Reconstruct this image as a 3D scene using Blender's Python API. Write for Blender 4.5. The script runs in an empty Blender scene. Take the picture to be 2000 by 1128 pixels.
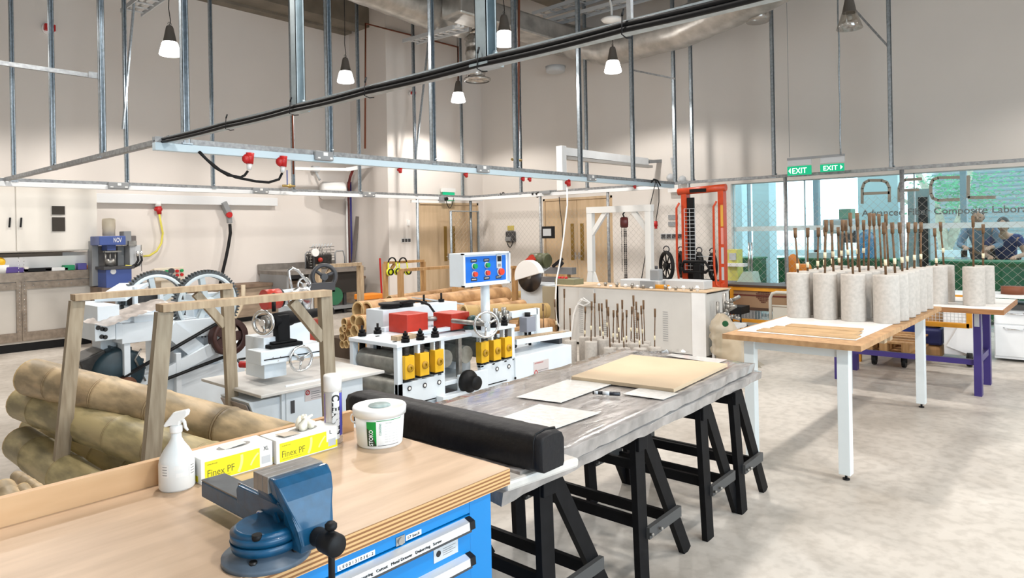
import bpy, math, random
from mathutils import Vector, Matrix, Euler
random.seed(7)
S=bpy.context.scene; COL=S.collection
# ---------------------------------------------------------------- camera
F=1339.;ROLL=.018;TH=math.radians(41.4);CH=1.6;CYP=452.
cd=bpy.data.cameras.new('camera');cam=bpy.data.objects.new('camera',cd);COL.objects.link(cam);S.camera=cam
fw=Vector((math.cos(TH),math.sin(TH),0));rt=Vector((math.sin(TH),-math.cos(TH),0));up=Vector((0,0,1))
# roll: image x axis / y axis in world
ix=rt*math.cos(ROLL)+(-up)*math.sin(ROLL); iy=-( -rt*math.sin(ROLL)+(-up)*math.cos(ROLL))
m=Matrix((ix,iy,-fw)).transposed().to_4x4();m.translation=Vector((0,0,CH));cam.matrix_world=m
cd.sensor_width=36;cd.sensor_fit='HORIZONTAL';cd.lens=F/2000*36;cd.shift_y=-(564-CYP)/2000;cd.clip_start=.05;cd.clip_end=200
# ---------------------------------------------------------------- world, exposure
w=bpy.data.worlds.new('sky');S.world=w;w.use_nodes=True
bg=w.node_tree.nodes['Background'];bg.inputs[0].default_value=(.80,.93,1,1);bg.inputs[1].default_value=2.6
S.view_settings.view_transform='Standard';S.view_settings.look='None';S.view_settings.gamma=1;S.view_settings.exposure=0.08
# daylight coming in through the big roller-door window behind the photographer
def area(name,loc,rot,sx,sy,e,col):
    l=bpy.data.lights.new(name,'AREA');l.shape='RECTANGLE';l.size=sx;l.size_y=sy;l.energy=e;l.color=col
    o=bpy.data.objects.new(name,l);o.location=loc;o.rotation_euler=rot;COL.objects.link(o);return o
area('daylight',(2.2,-4.12,2.4),(math.radians(80),0,0),7,3.4,260,(.70,.86,1))
LAMPS=[(x,y) for x in (1.7,4.5,7.3,10.05) for y in (-1.05,2.75,6.55,10.35)]
LAMPZ=4.42;LAMPE=255
# ---------------------------------------------------------------- pixel -> room helpers (survey of the photo)
def ray(px,py):
    dx=(px-1000)/F;dy=(py-CYP)/F
    a=dx*math.cos(ROLL)-dy*math.sin(ROLL);b=dx*math.sin(ROLL)+dy*math.cos(ROLL)
    c,s=math.cos(TH),math.sin(TH);return (c+a*s,s-a*c,-b)
def PZ(px,py,z=0.):
    r=ray(px,py);t=(z-CH)/r[2];return Vector((r[0]*t,r[1]*t,z))
def PY(px,py,Y):
    r=ray(px,py);t=Y/r[1];return Vector((r[0]*t,Y,CH+r[2]*t))
def PX(px,py,X):
    r=ray(px,py);t=X/r[0];return Vector((X,r[1]*t,CH+r[2]*t))
# ---------------------------------------------------------------- materials
MATS={}
def mat(name,col,rough=.5,metal=0.,noise=0.,scale=8.,bump=0.,emit=0.,col2=None,stretch=(1,1,1),thr=None,spec=None,alpha=None,coat=0):
    if name in MATS: return MATS[name]
    m=bpy.data.materials.new(name);m.use_nodes=True;nt=m.node_tree;b=nt.nodes['Principled BSDF']
    c=(*col,1);b.inputs['Base Color'].default_value=c;b.inputs['Roughness'].default_value=rough;b.inputs['Metallic'].default_value=metal
    if spec is not None:b.inputs['Specular IOR Level'].default_value=spec
    if coat:b.inputs['Coat Weight'].default_value=coat
    if noise or col2 or bump:
        tc=nt.nodes.new('ShaderNodeTexCoord');mp=nt.nodes.new('ShaderNodeMapping');mp.inputs['Scale'].default_value=stretch
        n=nt.nodes.new('ShaderNodeTexNoise');n.inputs['Scale'].default_value=scale;n.inputs['Detail'].default_value=6
        nt.links.new(tc.outputs['Object'],mp.inputs[0]);nt.links.new(mp.outputs[0],n.inputs[0])
        if noise or col2:
            r=nt.nodes.new('ShaderNodeValToRGB');lo,hi=thr or (.32,.68)
            r.color_ramp.elements[0].position=lo;r.color_ramp.elements[1].position=hi
            d=col2 or tuple(max(0,x*(1-noise)) for x in col)
            e=col if col2 else tuple(min(1,x*(1+noise*.5)) for x in col)
            r.color_ramp.elements[0].color=(*d,1);r.color_ramp.elements[1].color=(*e,1)
            nt.links.new(n.outputs[0],r.inputs[0]);nt.links.new(r.outputs[0],b.inputs['Base Color'])
        if bump:
            bp=nt.nodes.new('ShaderNodeBump');bp.inputs['Strength'].default_value=bump;bp.inputs['Distance'].default_value=.01
            nt.links.new(n.outputs[0],bp.inputs['Height']);nt.links.new(bp.outputs[0],b.inputs['Normal'])
    if alpha is not None:b.inputs['Alpha'].default_value=alpha
    if emit:
        b.inputs['Emission Color'].default_value=c;b.inputs['Emission Strength'].default_value=emit
    MATS[name]=m;return m
def glassmat(name,tint,gl=.12,rough=.02):
    m=bpy.data.materials.new(name);m.use_nodes=True;nt=m.node_tree;nt.nodes.clear()
    o=nt.nodes.new('ShaderNodeOutputMaterial');t=nt.nodes.new('ShaderNodeBsdfTransparent');g=nt.nodes.new('ShaderNodeBsdfGlossy')
    t.inputs[0].default_value=(*tint,1);g.inputs['Roughness'].default_value=rough;mx=nt.nodes.new('ShaderNodeMixShader');mx.inputs[0].default_value=gl
    nt.links.new(t.outputs[0],mx.inputs[1]);nt.links.new(g.outputs[0],mx.inputs[2]);nt.links.new(mx.outputs[0],o.inputs[0]);MATS[name]=m;return m
def srgb(r,g,b):
    f=lambda c:((c/255+.055)/1.055)**2.4 if c>10 else c/255/12.92
    return (f(r),f(g),f(b))
WALL=mat('painted_plaster',srgb(226,219,213),.85,noise=.02,scale=1.2)
WALLR=mat('painted_plaster_grey',srgb(222,216,210),.85,noise=.02,scale=1.2)
CEIL=mat('raw_concrete_ceiling',srgb(112,104,94),.9,noise=.25,scale=2)
BEAMM=mat('beam_concrete',srgb(128,120,108),.9,noise=.2,scale=3)
GALV=mat('galvanised_steel',(.44,.50,.55),.38,.75,noise=.25,scale=30)
GALVD=mat('dull_galvanised',(.34,.35,.36),.5,.6,noise=.3,scale=25)
TRUNK=mat('white_trunking',(.80,.82,.84),.4)
WHITE=mat('white_enamel',(.82,.83,.84),.3,noise=.04,scale=6)
MWHITE=mat('cool_lit_machine_white',(.73,.80,.86),.3,noise=.04,scale=6)  # machine white with the cool cast of the light mixed into its colour
WHITE2=mat('white_plastic',(.85,.85,.84),.35)
CREAM=mat('cream_paint',srgb(225,220,212),.45,noise=.03,scale=3)
BLACK=mat('black_rubber',(.008,.008,.009),.55,spec=.25)
BLK2=mat('black_paint',(.006,.006,.007),.6,noise=.3,scale=20,spec=.15)
DGREY=mat('dark_grey_plastic',(.05,.05,.055),.5)
GREY=mat('grey_plastic',(.27,.28,.29),.5)
BLACKS=1
LGREY=mat('light_grey_plastic',(.52,.54,.56),.5)
RED=mat('red_plastic',(.50,.012,.012),.4)
REDP=mat('red_paint',(.46,.032,.016),.4,noise=.1,scale=20)
ORNG=mat('orange_red_paint',(.60,.065,.015),.4,noise=.12,scale=15)
YEL=mat('yellow_paint',(.80,.46,.015),.4,noise=.08,scale=15)
AMB=mat('amber_paint',(.68,.30,.02),.45,noise=.1,scale=10)
BLUE=mat('blue_enamel',(.0,.20,.54),.33)
PANELB=mat('blue_panel',(.005,.14,.60),.4)
VISE=mat('blue_hammer_paint',(.004,.075,.17),.32,0,noise=.2,scale=40,coat=.15,bump=.04)
PRESSB=mat('navy_paint',(.05,.09,.30),.4)
PURP=mat('purple_paint',(.045,.028,.17),.4)
STEEL=mat('worn_steel',(.36,.35,.33),.38,.8,noise=.35,scale=18)
CHROME=mat('chrome',(.72,.73,.74),.22,1)
DSTEEL=mat('dark_oily_steel',(.05,.047,.045),.4,.6,noise=.4,scale=20)
RUSTB=mat('brown_cast_iron',(.07,.03,.025),.45,.2,noise=.3,scale=15)
MOTOR=mat('motor_blue_paint',(.012,.035,.05),.45,noise=.3,scale=15)
GRN=mat('green_paint',(.01,.10,.035),.5,noise=.15,scale=8)
OLIVE=mat('olive_motor_paint',(.07,.075,.03),.45,noise=.3,scale=12)
GBTN=mat('green_button',(.0,.30,.08),.4)
CONC=mat('cast_concrete',srgb(186,180,173),.9,noise=.12,scale=38,bump=.15)
COPPER=mat('copper_brown_pipe',(.20,.06,.03),.45,.3)
FOIL=mat('aluminium_foil',(.62,.60,.57),.24,.9,noise=.25,scale=9,bump=.9)
INSUL=mat('foil_duct_wrap',(.50,.48,.45),.35,.7,noise=.3,scale=4,bump=.8)
def wood(name,a,b,sc=5,st=(1,1,12),rough=.6,thr=(.3,.7)): return mat(name,a,rough,col2=b,scale=sc,stretch=st,thr=thr,bump=.05)
PLYF=wood('ply_face',srgb(200,172,144),srgb(178,150,122),3,(1,6,1),.38,(.25,.62))
PLYL=wood('ply_pale_face',srgb(214,186,150),srgb(192,160,122),2.5,(5,1,1),.45,(.25,.65))
PINE=wood('pine_lath',srgb(190,168,138),srgb(158,134,106),6,(6,6,.8),.65)
PINEG=wood('weathered_ply_post',srgb(170,156,134),srgb(138,122,100),7,(6,6,.7),.7)
PINEO=wood('warm_pine',srgb(196,156,106),srgb(160,118,72),6,(6,6,.7),.65)
MDF=wood('mdf_face',srgb(206,184,154),srgb(196,172,142),3,(1,1,1),.7)
CHIP=wood('chipboard',srgb(188,150,108),srgb(158,120,82),20,(1,1,1),.7)
DOORM=wood('beech_door_veneer',srgb(206,180,148),srgb(190,164,130),3,(3,3,.5),.5)
KRAFT=mat('kraft_paper',srgb(186,146,100),.75,noise=.12,scale=5)
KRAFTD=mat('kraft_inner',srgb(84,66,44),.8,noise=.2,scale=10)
def ply_edge():
    m=mat('ply_edge',srgb(200,158,108),.6);nt=m.node_tree;b=nt.nodes['Principled BSDF']
    tc=nt.nodes.new('ShaderNodeTexCoord');mp=nt.nodes.new('ShaderNodeMapping');mp.inputs['Scale'].default_value=(.02,.02,1)
    wv=nt.nodes.new('ShaderNodeTexWave');wv.bands_direction='Z';wv.inputs['Scale'].default_value=27;wv.inputs['Distortion'].default_value=1.5;wv.inputs['Detail Scale'].default_value=.3
    r=nt.nodes.new('ShaderNodeValToRGB');r.color_ramp.elements[0].position=.3;r.color_ramp.elements[1].position=.6
    r.color_ramp.elements[0].color=(*srgb(136,90,50),1);r.color_ramp.elements[1].color=(*srgb(210,168,116),1)
    nt.links.new(tc.outputs['Object'],mp.inputs[0]);nt.links.new(mp.outputs[0],wv.inputs[0]);nt.links.new(wv.outputs[0],r.inputs[0]);nt.links.new(r.outputs[0],b.inputs['Base Color']);return m
PLYE=ply_edge()
# concrete floor: two noises, soft gloss
def floormat():
    m=bpy.data.materials.new('power_floated_concrete');m.use_nodes=True;nt=m.node_tree;b=nt.nodes['Principled BSDF']
    tc=nt.nodes.new('ShaderNodeTexCoord');n1=nt.nodes.new('ShaderNodeTexNoise');n1.inputs['Scale'].default_value=1.1;n1.inputs['Detail'].default_value=8;n1.inputs['Distortion'].default_value=.6
    n2=nt.nodes.new('ShaderNodeTexNoise');n2.inputs['Scale'].default_value=14;n2.inputs['Detail'].default_value=8
    r=nt.nodes.new('ShaderNodeValToRGB');r.color_ramp.elements[0].position=.33;r.color_ramp.elements[1].position=.66
    r.color_ramp.elements[0].color=(*srgb(172,164,154),1);r.color_ramp.elements[1].color=(*srgb(208,201,192),1)
    r2=nt.nodes.new('ShaderNodeValToRGB');r2.color_ramp.elements[0].position=.38;r2.color_ramp.elements[1].position=.55
    r2.color_ramp.elements[0].color=(.80,.79,.78,1);r2.color_ramp.elements[1].color=(1,1,1,1)
    mx=nt.nodes.new('ShaderNodeMixRGB');mx.blend_type='MULTIPLY';mx.inputs[0].default_value=.7
    nt.links.new(tc.outputs['Object'],n1.inputs[0]);nt.links.new(tc.outputs['Object'],n2.inputs[0])
    nt.links.new(n1.outputs[0],r.inputs[0]);nt.links.new(n2.outputs[0],r2.inputs[0]);nt.links.new(r.outputs[0],mx.inputs[1]);nt.links.new(r2.outputs[0],mx.inputs[2]);nt.links.new(mx.outputs[0],b.inputs['Base Color'])
    rr=nt.nodes.new('ShaderNodeMapRange');rr.inputs[3].default_value=.28;rr.inputs[4].default_value=.6;nt.links.new(n1.outputs[0],rr.inputs[0]);nt.links.new(rr.outputs[0],b.inputs['Roughness']);return m
FLOORM=floormat()
def bamboomat(name,a,b_,sc=4):
    return mat(name,a,.5,col2=b_,scale=sc,stretch=(1.2,.28,1.2),thr=(.38,.6),bump=.25)
BAMB=bamboomat('grey_green_bamboo',srgb(192,168,132),srgb(142,126,98),12)
BAMB2=bamboomat('olive_bamboo',srgb(182,166,122),srgb(132,122,88),12)
BAMBW=bamboomat('golden_bamboo',srgb(194,152,106),srgb(152,112,70),5)
# ---------------------------------------------------------------- mesh builder
OFF={}
class MB:
    def __init__(s): s.v=[];s.f=[];s.sm=[]
    def add(s,vs,fs,sm=False):
        o=len(s.v);s.v+= [Vector(v) for v in vs]
        for i,f in enumerate(fs): s.f.append([o+k for k in f]);s.sm.append(sm if isinstance(sm,bool) else sm[i])
        return s
    def box(s,x0,y0,z0,x1,y1,z1):
        if x0>x1:x0,x1=x1,x0
        if y0>y1:y0,y1=y1,y0
        if z0>z1:z0,z1=z1,z0
        return s.add([(x0,y0,z0),(x1,y0,z0),(x1,y1,z0),(x0,y1,z0),(x0,y0,z1),(x1,y0,z1),(x1,y1,z1),(x0,y1,z1)],
            [(3,2,1,0),(4,5,6,7),(0,1,5,4),(1,2,6,5),(2,3,7,6),(3,0,4,7)])
    def bar(s,p,q,w,h,upv=(0,0,1)):      # rectangular bar from p to q
        p=Vector(p);q=Vector(q);d=(q-p).normalized();u=Vector(upv)
        if abs(d.dot(u))>.98:u=Vector((1,0,0))
        a=d.cross(u).normalized()*w/2;b=a.cross(d).normalized()*h/2
        vs=[p-a-b,p+a-b,p+a+b,p-a+b,q-a-b,q+a-b,q+a+b,q-a+b]
        return s.add(vs,[(3,2,1,0),(4,5,6,7),(0,1,5,4),(1,2,6,5),(2,3,7,6),(3,0,4,7)])
    def cyl(s,p,q,r,r2=None,n=16,cap=True):
        p=Vector(p);q=Vector(q);r2=r if r2 is None else r2;d=(q-p).normalized();u=Vector((0,0,1)) if abs(d.z)<.9 else Vector((1,0,0))
        a=d.cross(u).normalized();b=a.cross(d)
        vs=[];
        for k in range(n):
            t=2*math.pi*k/n;e=a*math.cos(t)+b*math.sin(t);vs.append(p+e*r);vs.append(q+e*r2)
        fs=[(2*k,2*k+1,(2*k+3)%(2*n),(2*k+2)%(2*n)) for k in range(n)];sm=[True]*n
        if cap: fs+= [tuple(2*k for k in range(n)),tuple(2*k+1 for k in reversed(range(n)))];sm+=[False,False]
        return s.add(vs,fs,sm)
    def tube(s,pts,r,n=8,closed=False,cap=True):
        pts=[Vector(p) for p in pts];N=len(pts);rs=r if isinstance(r,(list,tuple)) else [r]*N
        vs=[];prev=None
        for i,p in enumerate(pts):
            if closed:d=(pts[(i+1)%N]-pts[i-1])
            else:d=pts[min(i+1,N-1)]-pts[max(i-1,0)]
            d.normalize()
            if prev is None:
                u=Vector((0,0,1)) if abs(d.z)<.9 else Vector((1,0,0));a=d.cross(u).normalized()
            else:
                a=prev-d*prev.dot(d);a.normalize()
            prev=a;b=d.cross(a)
            for k in range(n):
                t=2*math.pi*k/n;vs.append(p+(a*math.cos(t)+b*math.sin(t))*rs[i])
        fs=[];sm=[]
        for i in range(N if closed else N-1):
            j=(i+1)%N
            for k in range(n): fs.append((i*n+k,i*n+(k+1)%n,j*n+(k+1)%n,j*n+k));sm.append(True)
        if cap and not closed: fs+= [tuple(reversed(range(n))),tuple((N-1)*n+k for k in range(n))];sm+=[False,False]
        return s.add(vs,fs,sm)
    def lathe(s,prof,c=(0,0,0),n=32,axis='z',sm=True):
        c=Vector(c);vs=[];P=len(prof)
        for k in range(n):
            t=2*math.pi*k/n;ct,st=math.cos(t),math.sin(t)
            for r,h in prof:
                v=(r*ct,r*st,h) if axis=='z' else ((h,r*ct,r*st) if axis=='x' else (r*st,h,r*ct))
                vs.append(c+Vector(v))
        fs=[]
        for k in range(n):
            j=(k+1)%n
            for i in range(P-1): fs.append((k*P+i,j*P+i,j*P+i+1,k*P+i+1))
        return s.add(vs,fs,sm)
    def prism(s,poly,axis,a,b,sm=False):
        n=len(poly);g={'y':lambda p,t:(p[0],t,p[1]),'x':lambda p,t:(t,p[0],p[1]),'z':lambda p,t:(p[0],p[1],t)}[axis]
        vs=[g(p,a) for p in poly]+[g(p,b) for p in poly]
        fs=[tuple(range(n)),tuple(reversed(range(n,2*n)))]+[(k,(k+1)%n,n+(k+1)%n,n+k) for k in range(n)]
        return s.add(vs,fs,[False,False]+[sm]*n)
    def sphere(s,c,r,sc=(1,1,1),n=16,mm=10):
        c=Vector(c);vs=[];fs=[]
        for i in range(mm+1):
            ph=math.pi*i/mm
            for k in range(n):
                t=2*math.pi*k/n;vs.append(c+Vector((r*sc[0]*math.sin(ph)*math.cos(t),r*sc[1]*math.sin(ph)*math.sin(t),r*sc[2]*math.cos(ph))))
        for i in range(mm):
            for k in range(n): fs.append((i*n+k,(i+1)*n+k,(i+1)*n+(k+1)%n,i*n+(k+1)%n))
        return s.add(vs,fs,True)
    def rot(s,ax,deg,c=(0,0,0),start=0):
        R=Matrix.Rotation(math.radians(deg),3,ax);c=Vector(c)
        for i in range(start,len(s.v)): s.v[i]=R@(s.v[i]-c)+c
        return s
    def build(s,name,m,parent=None,org=None,label=None,cat=None,group=None,kind=None,bevel=0,seg=2,fixn=True):
        off=OFF[parent.name] if parent else Vector(org if org is not None else (0,0,0))
        me=bpy.data.meshes.new(name);me.from_pydata([v-off for v in s.v],[],s.f);me.update()
        for p,q in zip(me.polygons,s.sm): p.use_smooth=q
        if fixn:
            import bmesh as _b
            bm=_b.new();bm.from_mesh(me);_b.ops.recalc_face_normals(bm,faces=bm.faces);bm.to_mesh(me);bm.free()
        me.materials.append(m);o=bpy.data.objects.new(name,me);COL.objects.link(o)
        if parent: o.parent=parent;OFF[o.name]=off
        else: o.location=off;OFF[o.name]=off
        if bevel:
            b=o.modifiers.new('bevel','BEVEL');b.width=bevel;b.segments=seg;b.limit_method='ANGLE';b.angle_limit=math.radians(40)
        tag(o,label,cat,group,kind);return o
def tag(o,label=None,cat=None,group=None,kind=None):
    if label:o['label']=label
    if cat:o['category']=cat
    if group:o['group']=group
    if kind:o['kind']=kind
    return o
def thing(name,label,cat,loc=(0,0,0),group=None):
    o=bpy.data.objects.new(name,None);COL.objects.link(o);o.location=loc;OFF[o.name]=Vector(loc);return tag(o,label,cat,group)
def copy_tree(o,parent=None):
    c=o.copy();COL.objects.link(c);c.parent=parent
    for ch in o.children: copy_tree(ch,c)
    return c
def B(*a): return MB().box(*a)
def struct(name,mb,m,parent=None): return mb.build(name,m,parent,kind='structure' if not parent else None)
def text(s,size,parent,m,loc,face='-Y',name='lettering',w=None,ext=.0006,bold=0.,rot=0.,align='LEFT',h=None):
    c=bpy.data.curves.new(name,'FONT');c.body=s;c.size=size;c.extrude=ext;c.align_x=align;c.offset=bold;c.resolution_u=3
    t=bpy.data.objects.new(name,c);COL.objects.link(t);bpy.context.view_layer.update()
    me=bpy.data.meshes.new_from_object(t.evaluated_get(bpy.context.evaluated_depsgraph_get()));COL.objects.unlink(t);bpy.data.objects.remove(t)
    xs=[v.co.x for v in me.vertices];ys=[v.co.y for v in me.vertices];W=max(xs)-min(xs);x0=min(xs);y0=min(ys);H=max(ys)-y0
    k=w/W if w else 1;kh=h/H if h else k
    if face=='-Y':R=Euler((math.pi/2,0,0)).to_matrix()
    elif face=='-X':R=Euler((math.pi/2,0,-math.pi/2)).to_matrix()
    elif face=='up':R=Matrix.Identity(3)
    else:R=face
    R2=Matrix.Rotation(rot,3,'Z')
    off=OFF[parent.name]
    for v in me.vertices: v.co=R@(R2@Vector(((v.co.x-x0)*k,(v.co.y-y0)*kh,v.co.z)))+Vector(loc)-off
    me.materials.clear();me.materials.append(m);me.update()
    o=bpy.data.objects.new(name,me);COL.objects.link(o);o.parent=parent;OFF[o.name]=off;return o
INK=mat('black_ink',(.01,.01,.012),.6);INKW=mat('white_ink',(.85,.85,.85),.6);INKG=mat('grey_ink',(.22,.22,.22),.7)
def catenary(p,q,sag,n=14):
    p=Vector(p);q=Vector(q);return [p.lerp(q,i/n)-Vector((0,0,sag*4*(i/n)*(1-i/n))) for i in range(n+1)]
def arc(c,r,a0,a1,n,pl='yz'):
    out=[]
    for i in range(n+1):
        t=a0+(a1-a0)*i/n;u,v=r*math.cos(t),r*math.sin(t)
        out.append(Vector(c)+Vector({'yz':(0,u,v),'xz':(u,0,v),'xy':(u,v,0)}[pl]))
    return out
def wheel(mb,c,R,tr,axis='y',spokes=3,hub=.25,sr=None,n=28):
    pl={'y':'xz','x':'yz','z':'xy'}[axis];c=Vector(c)
    mb.tube(arc(c,R,0,2*math.pi*(n-1)/n,n-1,pl),tr,8,closed=True)
    ax=Vector({'y':(0,1,0),'x':(1,0,0),'z':(0,0,1)}[axis]);mb.cyl(c-ax*tr*1.3,c+ax*tr*1.3,R*hub,n=14)
    for k in range(spokes):
        e=arc(c,R,2*math.pi*k/spokes+.4,2*math.pi*k/spokes+.4,1,pl)[0];mb.cyl(c,e,sr or tr*.8,n=8)
    return mb
# ================================================================ THE ROOM
XW=12.1;YL=12.9;YB=11.6;XJ=9.2;ZC=7.4;X0=-3.2;Y0=-4.2
struct('floor',B(X0,Y0,-.1,20.5,YL+.2,0),FLOORM)
struct('wall_left',B(X0,YL,0,XJ,YL+.2,ZC),WALL)
struct('wall_return',B(XJ,YB,0,XJ+.2,YL+.2,ZC),WALL)
struct('wall_back',MB().box(XJ+.2,YB,0,10.02,YB+.2,ZC).box(11.94,YB,0,XW+.2,YB+.2,ZC).box(10.02,YB,2.3,11.94,YB+.2,ZC),WALL)
WT=2.40 # window head
wr=MB().box(XW,Y0,WT,XW+.2,5.3,ZC).box(XW,5.3,0,XW+.2,7.87,ZC).box(XW,9.72,0,XW+.2,YB,ZC).box(XW,7.87,2.32,XW+.2,9.72,ZC)
struct('wall_right',wr,WALLR)
# wall behind the photographer with its big window opening, and the near end wall
struct('wall_near',MB().box(X0,Y0-.2,0,-1.5,Y0,ZC).box(5.9,Y0-.2,0,XW,Y0,ZC).box(-1.5,Y0-.2,4.3,5.9,Y0,ZC).box(-1.5,Y0-.2,0,5.9,Y0,.5),WALL)
struct('wall_end',B(X0-.2,Y0-.2,0,X0,YL+.2,ZC),WALL)
struct('ceiling',B(X0-.2,Y0-.2,ZC,XW+.2,YL+.2,ZC+.2),CEIL)
struct('trim_1',MB().box(X0,YL-.75,6.1,10.0,YL-.25,ZC).box(X0,YL-.25,6.05,9.1,YL,6.2),BEAMM)
b=PY(723,72,YL-.8)
struct('trim_2',MB().box(X0,9.0,6.6,XW,9.45,ZC),BEAMM)
struct('trim_3',MB().box(X0,4.6,6.6,XW,5.05,ZC),BEAMM)
# doors: beech double doors
def dbl_door(n,x0,x1,y,z,face):
    r=thing('door_%d'%n,None,None,(x0,y,0) if face=='y' else (y,x0,0));r['kind']='structure'
    fr=MB();mid=(x0+x1)/2;d=.05
    def bx(mb,a0,z0,a1,z1,t0,t1):
        if face=='y': mb.box(a0,y+t0,z0,a1,y+t1,z1)
        else: mb.box(y+t0,a0,z0,y+t1,a1,z1)
        return mb
    bx(fr,x0,0,x0+.05,z,-.02,.1);bx(fr,x1-.05,0,x1,z,-.02,.1);bx(fr,x0,z-.05,x1,z,-.02,.1);fr.build('door_frame',DOORM,r)
    for s,(a,c) in enumerate(((x0+.052,mid-.004),(mid+.004,x1-.052))):
        lf=bx(MB(),a,.01,c,z-.052,.0,.05).build('door_leaf',DOORM,r,bevel=.003)
        e=c-.17 if s==0 else a+.08
        bx(MB(),e,.95,e+.09,1.75,-.008,-.001).build('vision_panel',mat('brass_strip',srgb(150,120,60),.35,.6),lf)
        h=MB();q=e+.13 if s==0 else e-.03
        bx(h,q-.018,.98,q+.018,1.12,-.01,-.001)
        if face=='y':h.cyl((q,y-.01,1.05),(q,y-.05,1.05),.01,n=8).cyl((q,y-.05,1.05),(q-.1,y-.05,1.05),.01,n=8)
        else:h.cyl((y-.01,q,1.05),(y-.05,q,1.05),.01,n=8).cyl((y-.05,q,1.05),(y-.05,q-.1,1.05),.01,n=8)
        h.build('door_handle',CHROME,lf)
    return r
dbl_door(1,10.02,11.94,YB+.02,2.3,'y')
dbl_door(2,7.87,9.72,XW+.02,2.32,'x')
# interior windows to the next hall
GLS=glassmat('window_glass',(.90,.975,.985),.035)
wn=0
for a,c in ((5.3,4.02),(4.02,2.36),(2.36,.5),(.5,-1.4),(-1.4,-4.2)):
    wn+=1;r=thing('window_%d'%wn,None,None,(XW+.1,a,0));r['kind']='structure'
    f=MB().box(XW+.08,a-.008,0,XW+.12,a,WT).box(XW+.08,c,0,XW+.12,c+.008,WT).box(XW+.08,c,WT-.015,XW+.12,a,WT).box(XW+.06,c,0,XW+.14,a,.06)
    f.build('window_frame',mat('anodised_frame',srgb(186,200,204),.4),r)
    pn=B(XW+.095,c+.008,.06,XW+.105,a-.008,WT-.015).build('pane',GLS,r)
    B(XW+.091,c+.01,PX(1900,445,XW+.09).z,XW+.094,a-.01,PX(1900,434,XW+.09).z).build('frosted_band',mat('frosted_film',srgb(214,228,230),.7,alpha=.8),pn)
# lettering on the glass (flat vinyl letters at their real place)
VIN=mat('taupe_vinyl',srgb(152,146,134),.7)
sg=thing('window_lettering','taupe lettering on the inner glass reading AFCL, Advanced Fiber Composite Laboratory','lettering',(XW+.06,2.2,1.9))
XG=XW+.055
def stroke(pts,name,wd=.045):
    mb=MB();P=[PX(x,y,XG) for x,y in pts]
    for p,q in zip(P,P[1:]):
        d=(q-p).normalized()*wd*.35;mb.bar(p-d*.3,q+d*.3,.006,wd,(0,-(q-p).z,(q-p).y))
    o=mb.build(name,VIN,sg);return o
stroke([(1684,397),(1684,368),(1688,357),(1697,352),(1722,352),(1732,356),(1737,366),(1737,394)],'letter_a');stroke([(1686,378),(1737,376)],'letter_a')
stroke([(1756,394),(1756,368),(1759,357),(1768,351),(1800,349)],'letter_f');stroke([(1757,372),(1795,370)],'letter_f')
stroke([(1874,346),(1832,347),(1822,351),(1818,361),(1818,378),(1822,387),(1832,391),(1874,389)],'letter_c')
stroke([(1891,343),(1891,386),(1944,385)],'letter_l')
p=PX(1683,424,XG);q=PX(2046,415,XG);text('Advanced Fiber Composite Laboratory',.2,sg,mat('grey_vinyl',srgb(104,112,112),.7),(XG,p.y,p.z-.02),'-X',w=(p.y-q.y)*1.02,ext=.0005,name='lettering',h=.14,bold=.003)
# ---------------------------------------------------------------- hall and court beyond the glass
NW=mat('next_hall_white',srgb(236,240,240),.8)
struct('wall_hall',MB().box(18.2,-6,0,18.4,-2.6,3.2).box(12.3,9.2,0,20.5,9.4,3.4).box(12.3,-6.2,0,20.5,-6,3.4).box(18.15,7.6,0,18.4,9.2,3.2),NW)
struct('trim_4',MB().box(18.1,-2.6,.85,18.3,9.2,1.0),mat('sill_band',srgb(205,222,226),.6))
gz=MB()
for y in (7.5,5.7,4.1,2.55,1.0,-.6,-2.4): gz.box(18.1,y-.06,0,18.28,y+.06,3.3)
gz.box(18.12,-2.6,3.2,18.26,9.2,3.3)
struct('window_6',gz,mat('mullion_grey',srgb(120,136,142),.5))
struct('trim_5',MB().box(14.2,5.4,0,14.6,5.75,3.3).box(15.2,6.4,0,15.5,8.2,3.3),mat('cyan_white_column',srgb(196,222,228),.6))
struct('trim_6',MB().box(14.8,PX(1754,400,14.8).y,0,15.1,PX(1676,400,14.8).y,3.2),mat('cyan_white_column',(0,0,0)))
struct('ground',B(20.5,-25,-.1,70,30,0),mat('paving_outside',srgb(200,204,200),.9,noise=.1,scale=1))
# louvred building, tree
bl=thing('louvred_building','pale building with horizontal louvres seen through the far glazing','building',(30,5,0))
lv=MB()
for k in range(40): lv.box(29.9,-.4,.2+k*.16,30.02,5.2,.26+k*.16)
lv.build('louvres',mat('louvre_grey',srgb(120,142,146),.6),bl)
B(30.05,-.6,0,31,5.4,7.2).build('facade',mat('facade_white',srgb(225,234,234),.8),bl)
LEAF=mat('tree_leaves',(.16,.46,.26),.6,noise=.4,scale=3)
tr=thing('tree','green leafy tree with pale forked trunk outside the far glazing','tree',(23,3.6,0))
TRK=mat('pale_bark',srgb(178,178,160),.8,noise=.25,scale=8)
t0=Vector((23,3.6,0))
MB().tube([t0,t0+Vector((0,.1,1)),t0+Vector((0,.3,2)),t0+Vector((.1,.8,3.2))],[.22,.17,.13,.08],10).tube([t0+Vector((0,.1,.8)),t0+Vector((0,-.3,1.8)),t0+Vector((0,-.6,3.4))],[.15,.11,.06],10).tube([t0+Vector((0,.2,1.5)),t0+Vector((0,1.2,2.4))],[.08,.04],8).build('trunk',TRK,tr)
lf=MB()
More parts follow.
